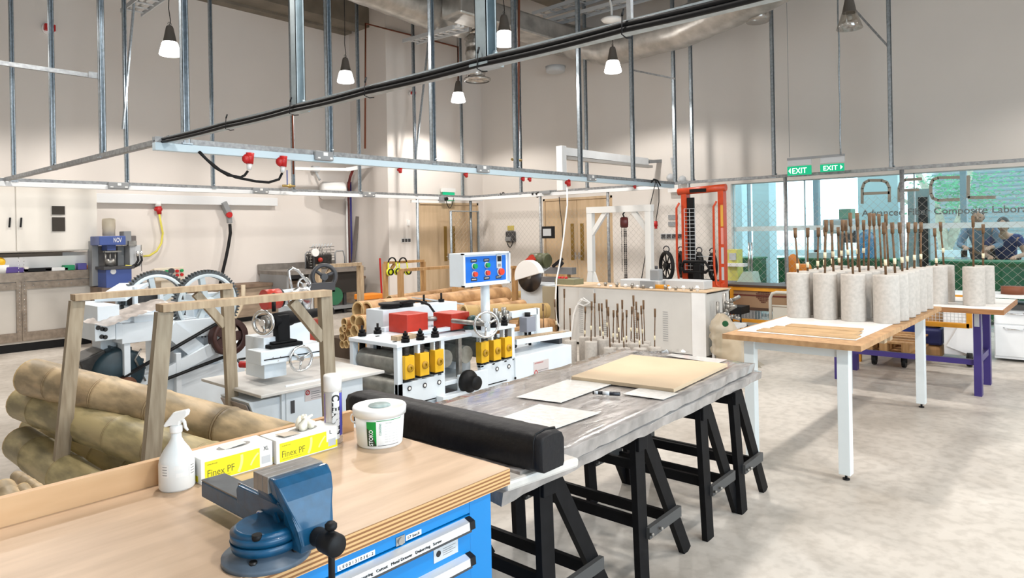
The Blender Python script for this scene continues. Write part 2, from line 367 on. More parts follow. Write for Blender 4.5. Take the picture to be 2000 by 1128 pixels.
for k in range(1000):
    c=t0+Vector((random.gauss(0,.5),random.gauss(-.3,.75),random.uniform(1.9,3.0)));a=random.uniform(0,6.3)
    d=Vector((.2*math.cos(a),math.sin(a),random.uniform(-.6,.3)))*.065;e=Vector((.02,random.uniform(-.5,.5),.8))*.05
    lf.add([c-d,c-e*.5,c+d,c+e*.6],[(0,1,2,3)])
lf.build('foliage',LEAF,tr,fixn=False,kind='stuff')
# green storage benches behind the glass, things on them
def gbench(n,y0,y1,x,h,lab):
    t=thing('storage_cabinet',lab,'cabinet',(x,(y0+y1)/2,0))
    B(x,y0,.05,x+.6,y1,h-.03).build('body',GRN,t);B(x-.02,y0-.02,h-.03,x+.62,y1+.02,h).build('top',mat('green_top',(.02,.16,.07),.5),t)
    k=y0+.05
    while k<y1-.3:
        B(x-.015,k,.12,x-.001,min(k+.42,y1-.05),h-.12).build('door',GRN,t);k+=.45
gbench(1,2.85,4.9,13.3,1.0,'long green cabinet behind the glass left of the dark window post')
gbench(2,.2,2.3,13.0,1.0,'green cabinet behind the glass where the two people lean')
gbench(3,5.15,5.6,12.75,1.02,'short tall green cabinet behind the glass beside the orange cones')
v=MB().box(13.45,4.0,1.0,13.7,4.45,1.1);v.build('tool_tray',LGREY,org=(13.45,4,1),label='grey tray of parts on the long green cabinet behind the glass',cat='tray')
d=thing('office_machine','grey and dark drill head standing beyond the glass above the green cabinet','machine',(13.6,3.75,1.0))
p=PX(1640,440,13.6);B(13.5,p.y-.25,p.z-.15,13.8,p.y+.28,p.z+.12).build('head',LGREY,d,bevel=.03);B(13.5,p.y-.22,p.z+.12,13.8,p.y-.02,p.z+.3).build('cap',mat('pale_green',srgb(120,160,140),.5),d);B(13.55,p.y-.28,p.z-.32,13.75,p.y-.08,p.z-.1).build('chuck',DGREY,d);B(13.6,p.y-.05,1.0,13.72,p.y+.05,p.z).build('column',GREY,d)
# grey booth seen left of the C
bo=thing('door_booth','grey upright cabinet with dark side window beyond the glass behind the post','cabinet',(14.4,2.7,0))
a=PX(1772,370,14.4);c=PX(1815,370,14.4);B(14.4,c.y,0,14.9,a.y,a.z).build('body',mat('booth_grey',srgb(142,156,156),.5),bo);B(14.385,c.y+.03,.3,14.399,c.y+.18,a.z-.15).build('glazing',BLACK,bo)
wb=MB().cyl((13.5,4.05,1.0),(13.5,4.05,1.42),.14,n=20).lathe([(.14,1.42),(.13,1.47),(.05,1.52),(.04,1.58),(0,1.58)],(13.5,4.05,0),20)
p=PX(1693,470,13.5)
MB().lathe([(0,1.0),(.14,1.0),(.15,1.05),(.145,1.3),(.15,1.38),(.1,1.46),(.035,1.5),(.035,1.55),(0,1.55)],(13.5,p.y,0),24).build('water_bottle',glassmat('blue_bottle',(.35,.6,.8),.1),org=(13.5,p.y,1.0),label='blue water bottle behind the glass on the long green cabinet',cat='bottle')
# ================================================================ PENDANT LAMPS
SHADE=mat('lamp_housing',srgb(112,106,100),.5,.2)
GLOW=mat('lamp_diffuser',(1,.965,.92),.5,emit=10.)
def lampthing(lit=True):
    r=thing('pendant_lamp',None,'lamp')
    r['group']='lit pendant lamps' if lit else 'unlit'
    MB().lathe([(0,.34),(.035,.34),(.045,.33),(.055,.30),(.095,.10),(.10,.095),(.0,.095)],n=28).build('lamp_housing',SHADE,r)
    if lit: MB().lathe([(.10,.095),(.112,.07),(.14,-.04),(.15,-.085),(.142,-.10),(.0,-.105)],n=32).build('diffuser',GLOW,r)
    else: 
        MB().lathe([(.10,.095),(.13,.0),(.175,-.13),(.172,-.132),(.126,0),(.098,.09)],n=32).build('clear_shade',glassmat('clear_shade',(.88,.87,.85),.25,.08),r);MB().sphere((0,0,.03),.04).build('bulb',WHITE2,r)
    MB().tube([(0,0,.34),(.015,0,.42),(-.01,0,.6),(0,0,.8)],.006,6).tube([(0,0,.8),(0,0,ZC-LAMPZ)],.006,6).build('cord',BLACK,r)
    MB().tube(arc((0,0,.37),.025,0,6.28,10,'xz'),.004,5).build('hook',SHADE,r)
    return r
LN={(4.5,10.35):'lit pendant lamp hanging before the left wall, nearest the ceiling beam',(7.3,10.35):'lit pendant lamp second from left, hanging between the tall struts',
(7.3,6.55):'lit pendant lamp hanging beside the foil duct at the top middle',(10.05,10.35):'lit pendant lamp hanging lowest in view before the far corner',
(10.05,6.55):'lit pendant lamp hanging right of the corner before the grey wall',(10.05,2.75):'unlit pendant lamp with clear glass shade at the top right'}
pos={(4.5,10.35):PZ(332,95,LAMPZ),(7.3,10.35):PZ(675,150,LAMPZ),(7.3,6.55):PZ(985,75,LAMPZ),(10.05,10.35):PZ(895,190,LAMPZ),(10.05,6.55):PZ(1197,130,LAMPZ),(10.05,2.75):PZ(1659,38,LAMPZ+.1)}
proto=None
for L in LAMPS:
    lit=L!=(10.05,2.75)
    p=pos.get(L,Vector((L[0],L[1],LAMPZ)))
    if lit:
        if proto is None: o=proto=lampthing()
        else:o=copy_tree(proto)
    else:o=lampthing(False);del o['group']
    o.location=p;o['label']=LN.get(L,'lit pendant lamp outside the picture lighting the near part of the workshop')
    if lit:
        s=bpy.data.lights.new('pendant_light','SPOT');s.energy=LAMPE;s.spot_size=math.radians(148);s.spot_blend=.3;s.shadow_soft_size=.12;s.color=(1,.945,.88)
        so=bpy.data.objects.new('pendant_light',s);so.location=p-Vector((0,0,.14));COL.objects.link(so)
# ================================================================ OVERHEAD RAILS
ZR=2.40
def bolted(mb,x,y,z,s=.05):
    mb.box(x-s,y-s,z-.012,x+s,y+s,z);mb.box(x-s*.5,y+s*.55,z,x+s*.5,y+s*.7,z+.09)
def hanger(parent,x,y,z0=ZR,wd=.055,m=None,z1=ZC,face='y',name='hanger'):
    h=wd/2;t=.004;l=.012
    mb=MB()
    # C channel open towards the camera side
    mb.box(x-h,y+h-t,z0,x+h,y+h,z1).box(x-h,y-h,z0,x-h+t,y+h,z1).box(x+h-t,y-h,z0,x+h,y+h,z1)
    mb.box(x-h,y-h,z0,x-h+l,y-h+t,z1).box(x+h-l,y-h,z0,x+h,y-h+t,z1)
    bolted(mb,x,y,z0+.01,wd*.8)
    mb.sphere((x+h*.3,y-h-.01,z0+.06),.014,n=8,mm=6)
    return mb.build(name,m or GALV,parent)
def junction(parent,c,ax,w=.2,h=.09):
    x,y,z=c
    if ax=='x': mb=MB().box(x-w/2,y-.075,z-h/2,x+w/2,y-.03,z+h/2)
    else: mb=MB().box(x-.075,y-w/2,z-h/2,x-.03,y+w/2,z+h/2)
    o=mb.build('junction_box',GREY,parent,bevel=.008)
    if ax=='x': MB().box(x-.02,y-.079,z+.0,x+.03,y-.0755,z+.035).box(x+w*.28,y-.079,z-.03,x+w*.42,y-.0755,z-.01).box(x-w*.42,y-.079,z-.03,x-w*.28,y-.0755,z-.015).build('label_plate',WHITE2,o)
    return o
def socket(parent,x,y,z,s=1.,name='power_socket'):
    mb=MB().cyl((x,y,z+.0),(x-.02*s,y-.02*s,z-.075*s),.03*s,.026*s,n=12).cyl((x,y,z-.02*s),(x-.05*s,y,z-.035*s),.024*s,n=12)
    return mb.build(name,RED,parent)
def rail(name,lab,p,q,tr=True,w=.05,trm=None,galv=None):
    p=Vector(p);q=Vector(q);r=thing(name,lab,'rail',tuple(p))
    d=(q-p).normalized();a=Vector((-d.y,d.x,0))*w/2
    g=MB()
    g.bar(p,q,w,.006).bar(p+a+Vector((0,0,.022)),q+a+Vector((0,0,.022)),.004,.045).bar(p-a+Vector((0,0,.022)),q-a+Vector((0,0,.022)),.004,.045)
    g.build('channel',galv or GALVD,r)
    if tr: MB().bar(p-Vector((0,0,.036)),q-Vector((0,0,.036)),.065,.066).build('trunking',trm or TRUNK,r,bevel=.004)
    return r
# B: front long rail (along x at y=6)
b0=PZ(300,272,ZR);YB_=6.0
XE_=11.25
RB=rail('overhead_rail','pale overhead power rail above the machines carrying red sockets, nearest long rail',(PY(300,272,YB_).x,YB_,ZR),(XE_-.03,YB_,ZR),trm=mat('cool_lit_white_trunking',(.56,.69,.77),.4))  # white trunking, cool daylight tint put into its colour
for px in (363,644,846,1008,1133,1236,1318): hanger(RB,PY(px,300,YB_).x,YB_)
for px in (627,938,1150): junction(RB,(PY(px,318 if px<800 else 340,YB_).x,YB_,ZR-.01),'x')
for px,y in ((782,330),(911,341),(1022,348),(1035,349),(1240,363)): socket(RB,PY(px,y,YB_-.01).x,YB_-.01,ZR-.068,.7)
# C: rear long rail
YC=11.2
RC=rail('overhead_rail','pale overhead power rail running along the left wall over the grey cabinets',(-1.0,YC,ZR),(PY(940,388,YC).x,YC,ZR))
for px,y in ((27,350),(248,357),(416,362),(573,372),(703,382),(812,390),(904,391)): hanger(RC,PY(px,y,YC).x,YC,wd=.05)
for px in (229,506,717): junction(RC,(PY(px,365,YC).x,YC,ZR-.01),'x',.28,.1)
# E/D: far cross rail along the fence
XE=11.25
RE=rail('overhead_rail','long overhead rail across the far side above the wire fence and windows',(XE,-1.5,ZR),(XE,6.02,ZR),False)
RE2=rail('overhead_rail','white overhead power rail in front of the two beech double doors',(XE,6.05,ZR),(XE,YC-.05,ZR))
for px,y in ((1018,383),(1147,366)): hanger(RE2,XE,PX(px,y,XE).y,wd=.05)
for px,y in ((1353,360),(1512,345),(1741,325)): hanger(RE,XE,PX(px,y,XE).y,wd=.05)
MB().bar((XE,PX(1741,325,XE).y,ZR+1.8),(XE,PX(1741,325,XE).y+.9,ZC-1.9),.03,.03).build('brace',GALVD,RE);MB().bar((XE,PX(1318,110,XE).y,4.3),(XE,PX(1236,90,XE).y,4.6),.03,.03).build('brace',GALVD,RE)
junction(RE2,(XE,8.9,ZR),'y',.2,.07)
# clutter of black plugs on the rail before the doors
for nm,px,lab in (('plug_bundle',985,'dark bundle of plugs lying on the rail left of the two'),('plug_bundle',1042,'dark bundle of plugs lying on the rail right of the two')):
    c=PX(px,382,XE);mb=MB()
    for k in range(9):
        a=c+Vector((random.uniform(-.03,.03),random.uniform(-.22,.22),random.uniform(-.01,.05)));mb.cyl(a,a+Vector((random.uniform(-.05,.05),random.uniform(-.1,.1),random.uniform(-.02,.04))),.022,n=8)
    mb.build(nm,DSTEEL,org=c,label=lab,cat='plugs')
# L: left cross rail, from C to B
XA=2.42
RL=rail('overhead_rail','bare grey overhead cross rail at the far left sloping up to the long rail',(XA,YC-.04,ZR),(XA,6.04,ZR),False)
for px,y in ((104,330),(201,302)): hanger(RL,XA,PX(px,y,XA).y,wd=.05)
p=PX(192,150,XA-.0);MB().bar((-2.0,p.y,p.z),(XA,p.y,p.z),.035,.04).box(XA-.1,p.y-.03,p.z-.03,XA+.03,p.y-.055,p.z+.03).build('cross_bar',GALVD,RL)
# A: near cross rail with the black cables
RA=rail('overhead_rail','nearest overhead cross rail carrying thick black cables, rising to the top right',(XA,5.94,ZR),(XA,.3,ZR),False,w=.06,galv=mat('bluish_galvanised',(.46,.53,.57),.4,.6,noise=.2,scale=20))
for px,y,wd in ((583,210,.065),(950,122,.075)): hanger(RA,XA,PX(px,y,XA).y,wd=wd,m=mat('blue_grey_strut',(.38,.46,.50),.35,.5,noise=.15,scale=15))
MB().bar((XA,PX(1231,68,XA).y,ZR+.03),(XA,PX(1231,68,XA).y,ZC),.02,.02).build('drop_rod',GALVD,RA)
for i in range(2):
    pts=[]
    for k in range(60):
        y=5.98-k*.1;nodes=[5.98]+[PX(px,py,XA).y for px,py in ((450,240),(583,210),(730,182),(950,125),(1231,68),(1594,3))]
        sag=0
        for a,b_ in zip(nodes,nodes[1:]):
            if b_<=y<=a: t=(a-y)/(a-b_);sag=.006*4*t*(1-t)
        pts.append((XA-.042-.004*(i%2),y,ZR+.026-i*.023-sag))
    pts=[(XA+.06,6.1,ZR+.07)]+pts
    MB().tube(pts,.012,8).build('power_cable',BLACK,org=pts[0],label='thick black cable tied along the near cross rail, %s of the two'%('upper','lower')[i],cat='cable',group='black cables on the near rail')
ct=0
for px,py in ((457,238),(583,210),(730,182),(950,125),(1231,68)):
    y=PX(px,py,XA).y;MB().tube([(XA-.06,y,ZR+.055),(XA-.065,y,ZR-.02),(XA-.03,y,ZR-.028),(XA-.005,y-.01,ZR-.024)],.003,6).tube([(XA-.06,y,ZR+.055),(XA-.05,y,ZR+.085)],.005,6).build('cable_tie',BLACK,RA)
# angled strut braces
def brace(lab,p,q,w=.045,m=None): MB().bar(p,q,w,.02).build('strut_brace',m or GALVD,org=q,label=lab,cat='brace')
brace('flat grey brace hanging beside the strut left of the pendant lamp by the left wall',PY(262,0,YC),PY(240,252,YC),.06,GALV)
brace('thin slanting brace rod left of the far corner above the exit sign',PY(838,70,YC),PY(812,306,YC),.05,GALV)
# pipes hanging down
MB().tube([PY(1014,-60,6.2),PY(1012,300,6.2)],.016,8).build('copper_pipe',COPPER,org=PY(1012,300,6.2),label='thin copper pipe down beside the strut with the valve',cat='pipe')
va=thing('air_valve','small brass valve on the pipe end above the front rail','valve',PY(1009,312,6.2))
c=PY(1009,312,6.2);MB().cyl(c-Vector((.1,0,0)),c+Vector((.1,0,0)),.018,n=10).sphere(c,.032,n=10,mm=8).cyl(c+Vector((.02,0,0)),c+Vector((.02,0,.06)),.012,n=8).build('valve_body',mat('brass',(.45,.32,.12),.35,.8),va);MB().bar(c+Vector((.02,0,.05)),c+Vector((.02,0,.22)),.02,.008).build('valve_lever',PRESSB,va)
MB().tube([PY(568,-60,YC-.1),PY(573,340,YC-.1)],.016,8).build('copper_pipe',COPPER,org=PY(573,340,YC-.1),label='thin copper pipe dropping to the valve before the left wall',cat='pipe')
va=thing('air_valve','small brass valve with blue lever above the rail at the left wall','valve',PY(566,363,YC-.1))
c=PY(566,363,YC-.12);MB().cyl(c-Vector((.14,0,0)),c+Vector((.1,0,0)),.022,n=10).sphere(c,.04,n=10,mm=8).build('valve_body',mat('brass',(0,0,0)),va);MB().bar(c+Vector((-.05,0,.02)),c+Vector((-.05,0,.28)),.025,.01).build('valve_lever',PRESSB,va)
sp=MB();pts=[PY(713,180,YL-.1),PY(713,45,YL-.1),PY(742,47,YL-.6)];
sp.tube([PY(713,290,YB-.05),PY(714,46,YB-.05),PY(895,92,YB-.05),PY(895,160,YB-.05)],.02,8);sp.build('sprinkler_pipe',COPPER,org=PY(713,290,YB-.05),label='brown sprinkler pipe bent round before the back wall under the ceiling',cat='pipe')
# ================================================================ CEILING SERVICES
def ductseg(name,lab,pts,r,m,flex=False,n=18):
    P=[Vector(p) for p in pts];out=[];rs=[]
    L=0
    for a,b_ in zip(P,P[1:]):
        k=max(2,int((b_-a).length/(.045 if flex else .15)))
        for i in range(k): out.append(a.lerp(b_,i/k));rs.append(r*(1+(random.uniform(-.09,.09) if flex else random.uniform(-.02,.02))))
    out.append(P[-1]);rs.append(r);return MB().tube(out,rs,n).build(name,m,org=out[-1],label=lab,cat='duct')
def box_duct(name,lab,p,q,w,h,m):
    o=MB().bar(p,q,w,h).build(name,m,org=q,label=lab,cat='duct',bevel=.04);return o
f1=PZ(850,20,5.7);
ductseg('flexible_duct','crinkled foil flexible duct dropping towards the far corner',[PY(895,30,9.4),PY(915,42,9.4),PY(925,60,9.4),PY(928,100,9.4),PY(929,150,9.4)],.19,FOIL,True)
MB().lathe([(.24,0),(.27,.02),(.27,.05),(.18,.08)],PY(932,156,9.4)-Vector((0,0,.03)),24).build('duct_collar',FOIL,org=PY(932,156,9.4),label='foil collar at the mouth of the hanging flexible duct',cat='duct')
ductseg('insulated_duct','foil wrapped main air duct running under the ceiling at the top middle',[PZ(640,-60,5.6),PZ(860,28,5.6),PZ(905,40,5.6)],.33,INSUL)
box_duct('air_duct','foil wrapped square duct branching towards the right wall',PY(880,10,8.6),PX(1150,92,11.9),.55,.38,INSUL)
ductseg('insulated_duct','wide foil duct sweeping right under the ceiling above the near rail',[PX(1085,75,11.6),PX(1190,95,11.3),PX(1330,55,10.9),PX(1440,5,10.4),PX(1560,-60,9.9)],.34,INSUL)
def tray(lab,p,q,w=.3):
    t=thing('cable_tray',lab,'cable tray',tuple(p));p=Vector(p);q=Vector(q);d=(q-p).normalized();a=d.cross(Vector((0,0,1))).normalized()*w/2
    MB().bar(p-a,q-a,.015,.07).bar(p+a,q+a,.015,.07).build('side_rails',LGREY,t)
    mb=MB();n=int((q-p).length/.25)
    for i in range(n): c=p.lerp(q,(i+.5)/n);mb.bar(c-a,c+a,.05,.01)
    mb.build('rungs',LGREY,t)
    MB().tube([p+a*.3+Vector((0,0,.04)),q+a*.3+Vector((0,0,.04))],.03,8).tube([p-a*.3+Vector((0,0,.04)),q-a*.3+Vector((0,0,.04))],.025,8).build('cables',WHITE2,t)
tray('white cable tray under the ceiling, upper of the two right of the middle lamp',PZ(1050,30,6.1),PZ(1400,-80,6.1),.35)
tray('white cable tray under the ceiling, lower of the two right of the middle lamp',PZ(1075,45,5.9),PZ(1420,-50,5.9),.3)
tray('white cable tray crossing behind the near rail at the top',PY(800,82,10.5),PY(900,55,8.5),.3)
tray('white pipe tray at the top left against the wall',PY(256,25,11.8),PY(330,-30,10.),.3)
wl=thing('wifi_dish','round white ceiling unit on a bent conduit at the top right of the middle','ceiling unit',PZ(1195,38,5.2));c=PZ(1195,38,5.2)
MB().lathe([(0,.05),(.06,.05),(.16,.02),(.19,0),(.16,-.03),(0,-.06)],c,24).build('dish',WHITE2,wl);MB().tube([c+Vector((0,0,.05)),c+Vector((0,0,.2)),c+Vector((.02,.05,.4)),c+Vector((0,0,1.5))],.02,8).build('conduit',WHITE2,wl)
MB().cyl(PX(1085,130,11.7),PX(1085,130,11.7)-Vector((0,0,.12)),.22,.2,n=16).build('smoke_detector',LGREY,org=PX(1085,130,11.7),label='round grey unit below the duct hole on the right wall',cat='detector')
for px,py,lab in ((94,57,'small red alarm sounder high on the left wall'),(802,183,'small red alarm sounder high on the back wall')):
    Y=YL if px<200 else YB;c=PY(px,py,Y);s=.075 if px<200 else .045
    t=thing('alarm_sounder',lab,'alarm',tuple(c));MB().cyl(c,c-Vector((0,.05,0)),s*1.3,n=16).build('base',WHITE2,t);B(c.x-s,c.y-.13,c.z-s*.6,c.x+s,c.y-.05,c.z+s*.8).build('sounder',RED,t,bevel=.01)
em=thing('air_diffuser','white louvred grille unit under the ceiling right of the copper pipe','vent',PX(1480,43,10.5));c=PX(1480,43,10.5);MB().cyl(c,c+Vector((0,0,.12)),.17,.2,n=20).build('body',glassmat('frosted_shade',(.8,.78,.75),.3,.2),em);MB().cyl(c+Vector((0,0,.12)),c+Vector((0,0,.5)),.02,n=8).build('stem',GREY,em)
# ================================================================ EXIT SIGNS
EXG=mat('exit_green',(.0,.36,.17),.4,emit=.6);EXW=mat('exit_white',(1,1,1),.5,emit=1.3)
def exit_box(parent,x,y0,y1,z0,z1,s,side):
    B(x,y0,z0,x+.03,y1,z1).build('sign_panel',EXG,parent)
    w=abs(y1-y0);h=z1-z0;a=max(y0,y1)
    if side=='l':
        MB().prism([(a-.05*w-.0,z0+h*.5),(a-.14*w,z0+h*.8),(a-.14*w,z0+h*.2)],'x',x-.004,x-.001).build('arrow',EXW,parent);tx=a-.22*w
    else:
        MB().prism([(a-.95*w,z0+h*.5),(a-.86*w,z0+h*.8),(a-.86*w,z0+h*.2)],'x',x-.004,x-.001).build('arrow',EXW,parent);tx=a-.14*w
    text('EXIT',.2,parent,EXW,(x-.003,tx,z0+h*.18),'-X',w=w*.60,h=h*.60,bold=0)
ex=thing('exit_sign','double hanging green EXIT sign with arrows pointing left and right','sign',(10.8,3.4,2.4))
XS=10.8
for (a,b_,c,d,s) in ((1538,343,1584,322,'l'),(1602,336,1648,318,'r')):
    p=PX(a,b_,XS);q=PX(c,d,XS);exit_box(ex,XS,q.y,p.y,(p.z+PX(c,b_-3,XS).z)/2,q.z+.0,'EXIT',s)
p=PX(1537,309,XS);q=PX(1649,301,XS);B(XS-.0,q.y,p.z-.035,XS+.03,p.y,p.z).build('hanger_bar',GREY,ex)
for a,b_ in ((1538,1584),(1602,1649)): B(XS+.005,PX(b_,315,XS).y,p.z-.12,XS+.025,PX(a,315,XS).y,p.z-.03).build('bracket',LGREY,ex)
wr_=PX(1542,307,XS);MB().cyl(wr_,wr_+Vector((0,0,4)),.004,n=5).build('wire',GREY,ex)
wr_=PX(1642,302,XS);MB().tube([wr_+Vector((0,.006*math.sin(k*1.7),k*.25)) for k in range(15)],.012,6).build('conduit',GALV,ex)
e2=thing('exit_sign','small green EXIT sign above the left beech double door','sign',PY(877,385,11.5))
p=PY(866,386,11.5);q=PY(888,373,11.5);B(p.x,11.5,p.z-.06,q.x,11.53,q.z-.03).build('sign_panel',EXG,e2);text('EXIT',.1,e2,EXW,(p.x+.03,11.497,p.z-.03),w=q.x-p.x-.06,h=.1,bold=.004)
p=PY(864,372,11.5);B(p.x,11.49,q.z-.03,q.x+.02,11.56,q.z+.06).build('housing',WHITE2,e2)
# ================================================================ WIRE FENCE
XF=11.25;FT=2.0
MESH=mat('fence_wire',srgb(176,172,164),.5,.4)
def chain(fn,u0,u1,z0,z1,cell=.115,r=.0019):
    mb=MB();H=z1-z0;k=u0-H
    while k<u1:
        for s in (1,-1):
            a0,b0=(k,z0),(k+H,z1)
            if s<0:a0,b0=(k,z1),(k+H,z0)
            # clip in u
            ua,za=a0;ub,zb=b0
            if ua<u0: za+=(zb-za)*(u0-ua)/(ub-ua);ua=u0
            if ub>u1: zb=za+(zb-za)*(u1-ua)/(ub-ua) if ub!=ua else zb;ub=u1
            if ub-ua>.02:
                mb.cyl(fn(ua,za),fn(ub,zb),r,n=3,cap=False)
        k+=cell
    return mb
fe=thing('wire_fence','grey chain link fence with steel posts before the windows and the doors','fence',(XF,4,0))
posts=[PX(px,380,XF).y for px in (1055,1187,1345,1534,1762)]+[.3,-1.4]
for y in posts: MB().cyl((XF,y,0),(XF,y,ZR),.03,n=12).cyl((XF,y,0),(XF,y,.01),.07,n=12).build('post',GALVD,fe)
chain(lambda u,z:(XF,u,z),-1.6,YC-.25,.05,FT).build('wire_mesh',MESH,fe,kind='stuff')
zz=MB();y=-1.6
while y<YC-.3:
    zz.tube([(XF,y,FT),(XF,y+.029,FT+.04),(XF,y+.057,FT)],.002,3,cap=False);y+=.115
zz.build('knuckle_edge',MESH,fe,kind='stuff')
f2=thing('wire_fence','chain link gate screen with round steel posts before the left double door','fence',(10.5,YC,0))
for px in (816,937,942): 
    x=min(PY(px,450,YC).x,XF+.02);MB().cyl((x,YC,0),(x,YC,ZR),.032,n=12).build('post',GALV,f2)
gx0=PY(881,450,YC-.05).x;gx1=PY(934,450,YC-.05).x;gz=PY(885,412,YC-.05).z
gf=MB().tube([(gx0,YC-.05,.08),(gx0,YC-.05,gz),(gx1,YC-.05,gz),(gx1,YC-.05,.08)],.03,10).build('gate_frame',GALV,f2)
chain(lambda u,z:(u,YC-.05,z),gx0,gx1,.1,gz).build('wire_mesh',MESH,gf,kind='stuff')
MB().bar((PY(803,396,YC).x,YC,ZR-.12),(PY(880,390,YC).x,YC,ZR-.12),.05,.05).build('top_bar',WHITE2,f2)
# ---- wall fittings
c=PX(1000,462,XW);t=thing('wall_phone','black intercom unit with coiled cord on the white wall between the doors','phone',tuple(c))
B(XW-.09,c.y-.13,c.z-.13,XW,c.y+.13,c.z+.13).build('body',DGREY,t,bevel=.02);B(XW-.12,c.y-.05,c.z-.1,XW-.09,c.y+.11,c.z-.0).build('keypad',GREY,t);MB().tube(catenary((XW-.08,c.y+.1,c.z-.1),(XW-.08,c.y-.14,c.z+.02),.2),.012,6).build('cord',BLACK,t);B(XW-.02,c.y-.07,c.z+.15,XW,c.y+.12,c.z+.26).build('notice',mat('yellow_notice',srgb(196,178,90),.7),t)
c=PX(1072,453,XF-.03);t=thing('notice_board','black framed sheet hung on the fence before the right double door','board',tuple(c))
p=PX(1059,442,XF-.03);q=PX(1084,465,XF-.03);B(XF-.04,q.y,q.z,XF-.03,p.y,p.z).build('board',BLACK,t);B(XF-.046,q.y+.09,q.z+.05,XF-.041,p.y-.03,p.z-.05).build('sheet',LGREY,t)
for n,px in enumerate((1305,1318)):
    for m_,py in enumerate((422,437)):
        pass
for lab,py in (('upper grey switch plate on the wall left of the red stacker',424),('lower grey switch plate on the wall left of the red stacker',437)):
    c=PX(1315,py,XW);B(XW-.02,c.y-.1,c.z-.045,XW,c.y+.1,c.z+.045).build('switch_plate',GREY,org=c,label=lab,cat='switch')
c=PX(1318,461,XW);t=thing('socket_strip','row of grey power sockets on the wall left of the red stacker','socket',tuple(c));B(XW-.02,c.y-.3,c.z-.05,XW,c.y+.3,c.z+.05).build('plate',LGREY,t)
for k in range(5): B(XW-.03,c.y-.27+k*.115,c.z-.04,XW-.02,c.y-.18+k*.115,c.z+.04).build('socket',DGREY,t)
c=PY(793,469,YB);t=thing('light_switches','row of three dark wall switches left of the left double door','switch',tuple(c));B(c.x-.14,YB-.015,c.z-.045,c.x+.12,YB,c.z+.045).build('plate',WHITE2,t)
for k in range(3): B(c.x-.125+k*.085,YB-.022,c.z-.035,c.x-.06+k*.085,YB-.015,c.z+.035).build('switch',DGREY,t)
c=PY(796,435,YB);B(c.x-.02,YB-.03,c.z-.06,c.x+.05,YB,c.z+.06).build('wall_sensor',WHITE2,org=c,label='small white wall box above the row of switches',cat='sensor')
c=PY(867,388,YC-.1);t=thing('security_camera','small black camera under the exit sign on the rail','camera',tuple(c));B(c.x-.09,c.y,c.z-.05,c.x+.02,c.y+.1,c.z+.06).build('housing',GREY,t,bevel=.01);MB().cyl(c+Vector((.05,-.05,0)),c+Vector((.05,.05,.0)),.04,n=12).build('lens',BLACK,t);MB().tube(catenary(c+Vector((.06,0,-.03)),c+Vector((.3,0,.03)),.2),.008,6).build('cord',BLACK,t)
# trunking on left wall, its sockets and hoses
yt=YL-.001
p=PY(190,380,YL);q=PY(537,394,YL)
B(-3,YL-.11,p.z-.14,q.x,YL,p.z+.02).build('wall_trunking',TRUNK,org=(q.x,YL,p.z),label='long white trunking along the left wall above the hoses',cat='trunking',bevel=.006)
t=thing('wall_cable','yellow cable with red plug hanging from the wall trunking','cable',PY(309,405,YL-.1))
c=PY(309,403,YL-.08);MB().cyl(c+Vector((0,0,.09)),c+Vector((0,0,-.0)),.05,n=12).build('connector',WHITE2,t);MB().cyl(c,c-Vector((-.02,0,.14)),.055,.035,n=12).cyl(c+Vector((-.06,0,-.05)),c+Vector((.06,0,-.05)),.03,n=10).build('plug',RED,t)
P=[PY(x,y,YL-.1) for x,y in ((311,418),(314,435),(318,455),(315,475),(306,490),(292,499),(280,500))];MB().tube(P,.018,8).build('cord',mat('yellow_cord',srgb(226,214,90),.5),t)
t=thing('wall_hose','black hose on grey socket with red knob at the left wall','hose',PY(443,410,YL-.1))
c=PY(441,405,YL-.1);MB().bar(c+Vector((-.05,0,.1)),c+Vector((.06,0,-.14)),.13,.1).bar(c+Vector((.06,0,-.12)),c+Vector((.07,0,-.3)),.09,.08).build('socket_body',GREY,t,bevel=.01);k=PY(449,419,YL-.18);MB().cyl(k,k+Vector((0,.06,0)),.055,n=16).build('knob',RED,t)
MB().tube([PY(x,y,YL-.12) for x,y in ((449,437),(450,455),(446,480),(441,505),(435,530),(430,555))],.03,10).build('hose_body',BLACK,t)
# corner pipes, heater
for nm,m_,px,lab in (('service_pipe',WHITE2,677,'white service pipe, leftmost of the three in the corner of the left wall'),('service_pipe',mat('brown_pipe',srgb(92,50,50),.5),680.5,'brown service pipe in the corner of the left wall'),('service_pipe',mat('blue_pipe',srgb(50,50,130),.5),685,'blue service pipe in the corner of the left wall')):
    a=PY(px+4,540,YL-.07);b_=PY(px,390 if 'white' not in lab else 392,YL-.07);MB().cyl((b_.x,YL-.07,0),(b_.x,YL-.07,b_.z+.4 if 'white' not in lab else b_.z),.022,n=10).build(nm,m_,org=(b_.x,YL-.07,0),label=lab,cat='pipe')
c=PY(650,372,YL-.25)
hx=thing('water_heater','round white horizontal water heater on the left wall near the corner','heater',tuple(c))
MB().lathe([(0,-.26),(.16,-.26),(.19,-.22),(.19,.22),(.16,.26),(0,.26)],c+Vector((0,-.0,0)),28,'x').rot('Z',-20,c).build('tank',WHITE2,hx);
for k in range(3): B(c.x+.1+k*.06,c.y-.2,c.z-.02,c.x+.13+k*.06,c.y-.19,c.z+.05).build('mark',DGREY,hx)
MB().tube([c+Vector((-.25,.1,.22)),c+Vector((-.3,.1,.3)),c+Vector((-.32,.15,.42))],.025,8).box(c.x-.4,c.y+.1,c.z+.4,c.x-.25,c.y+.2,c.z+.52).build('pipe_elbow',LGREY,hx)
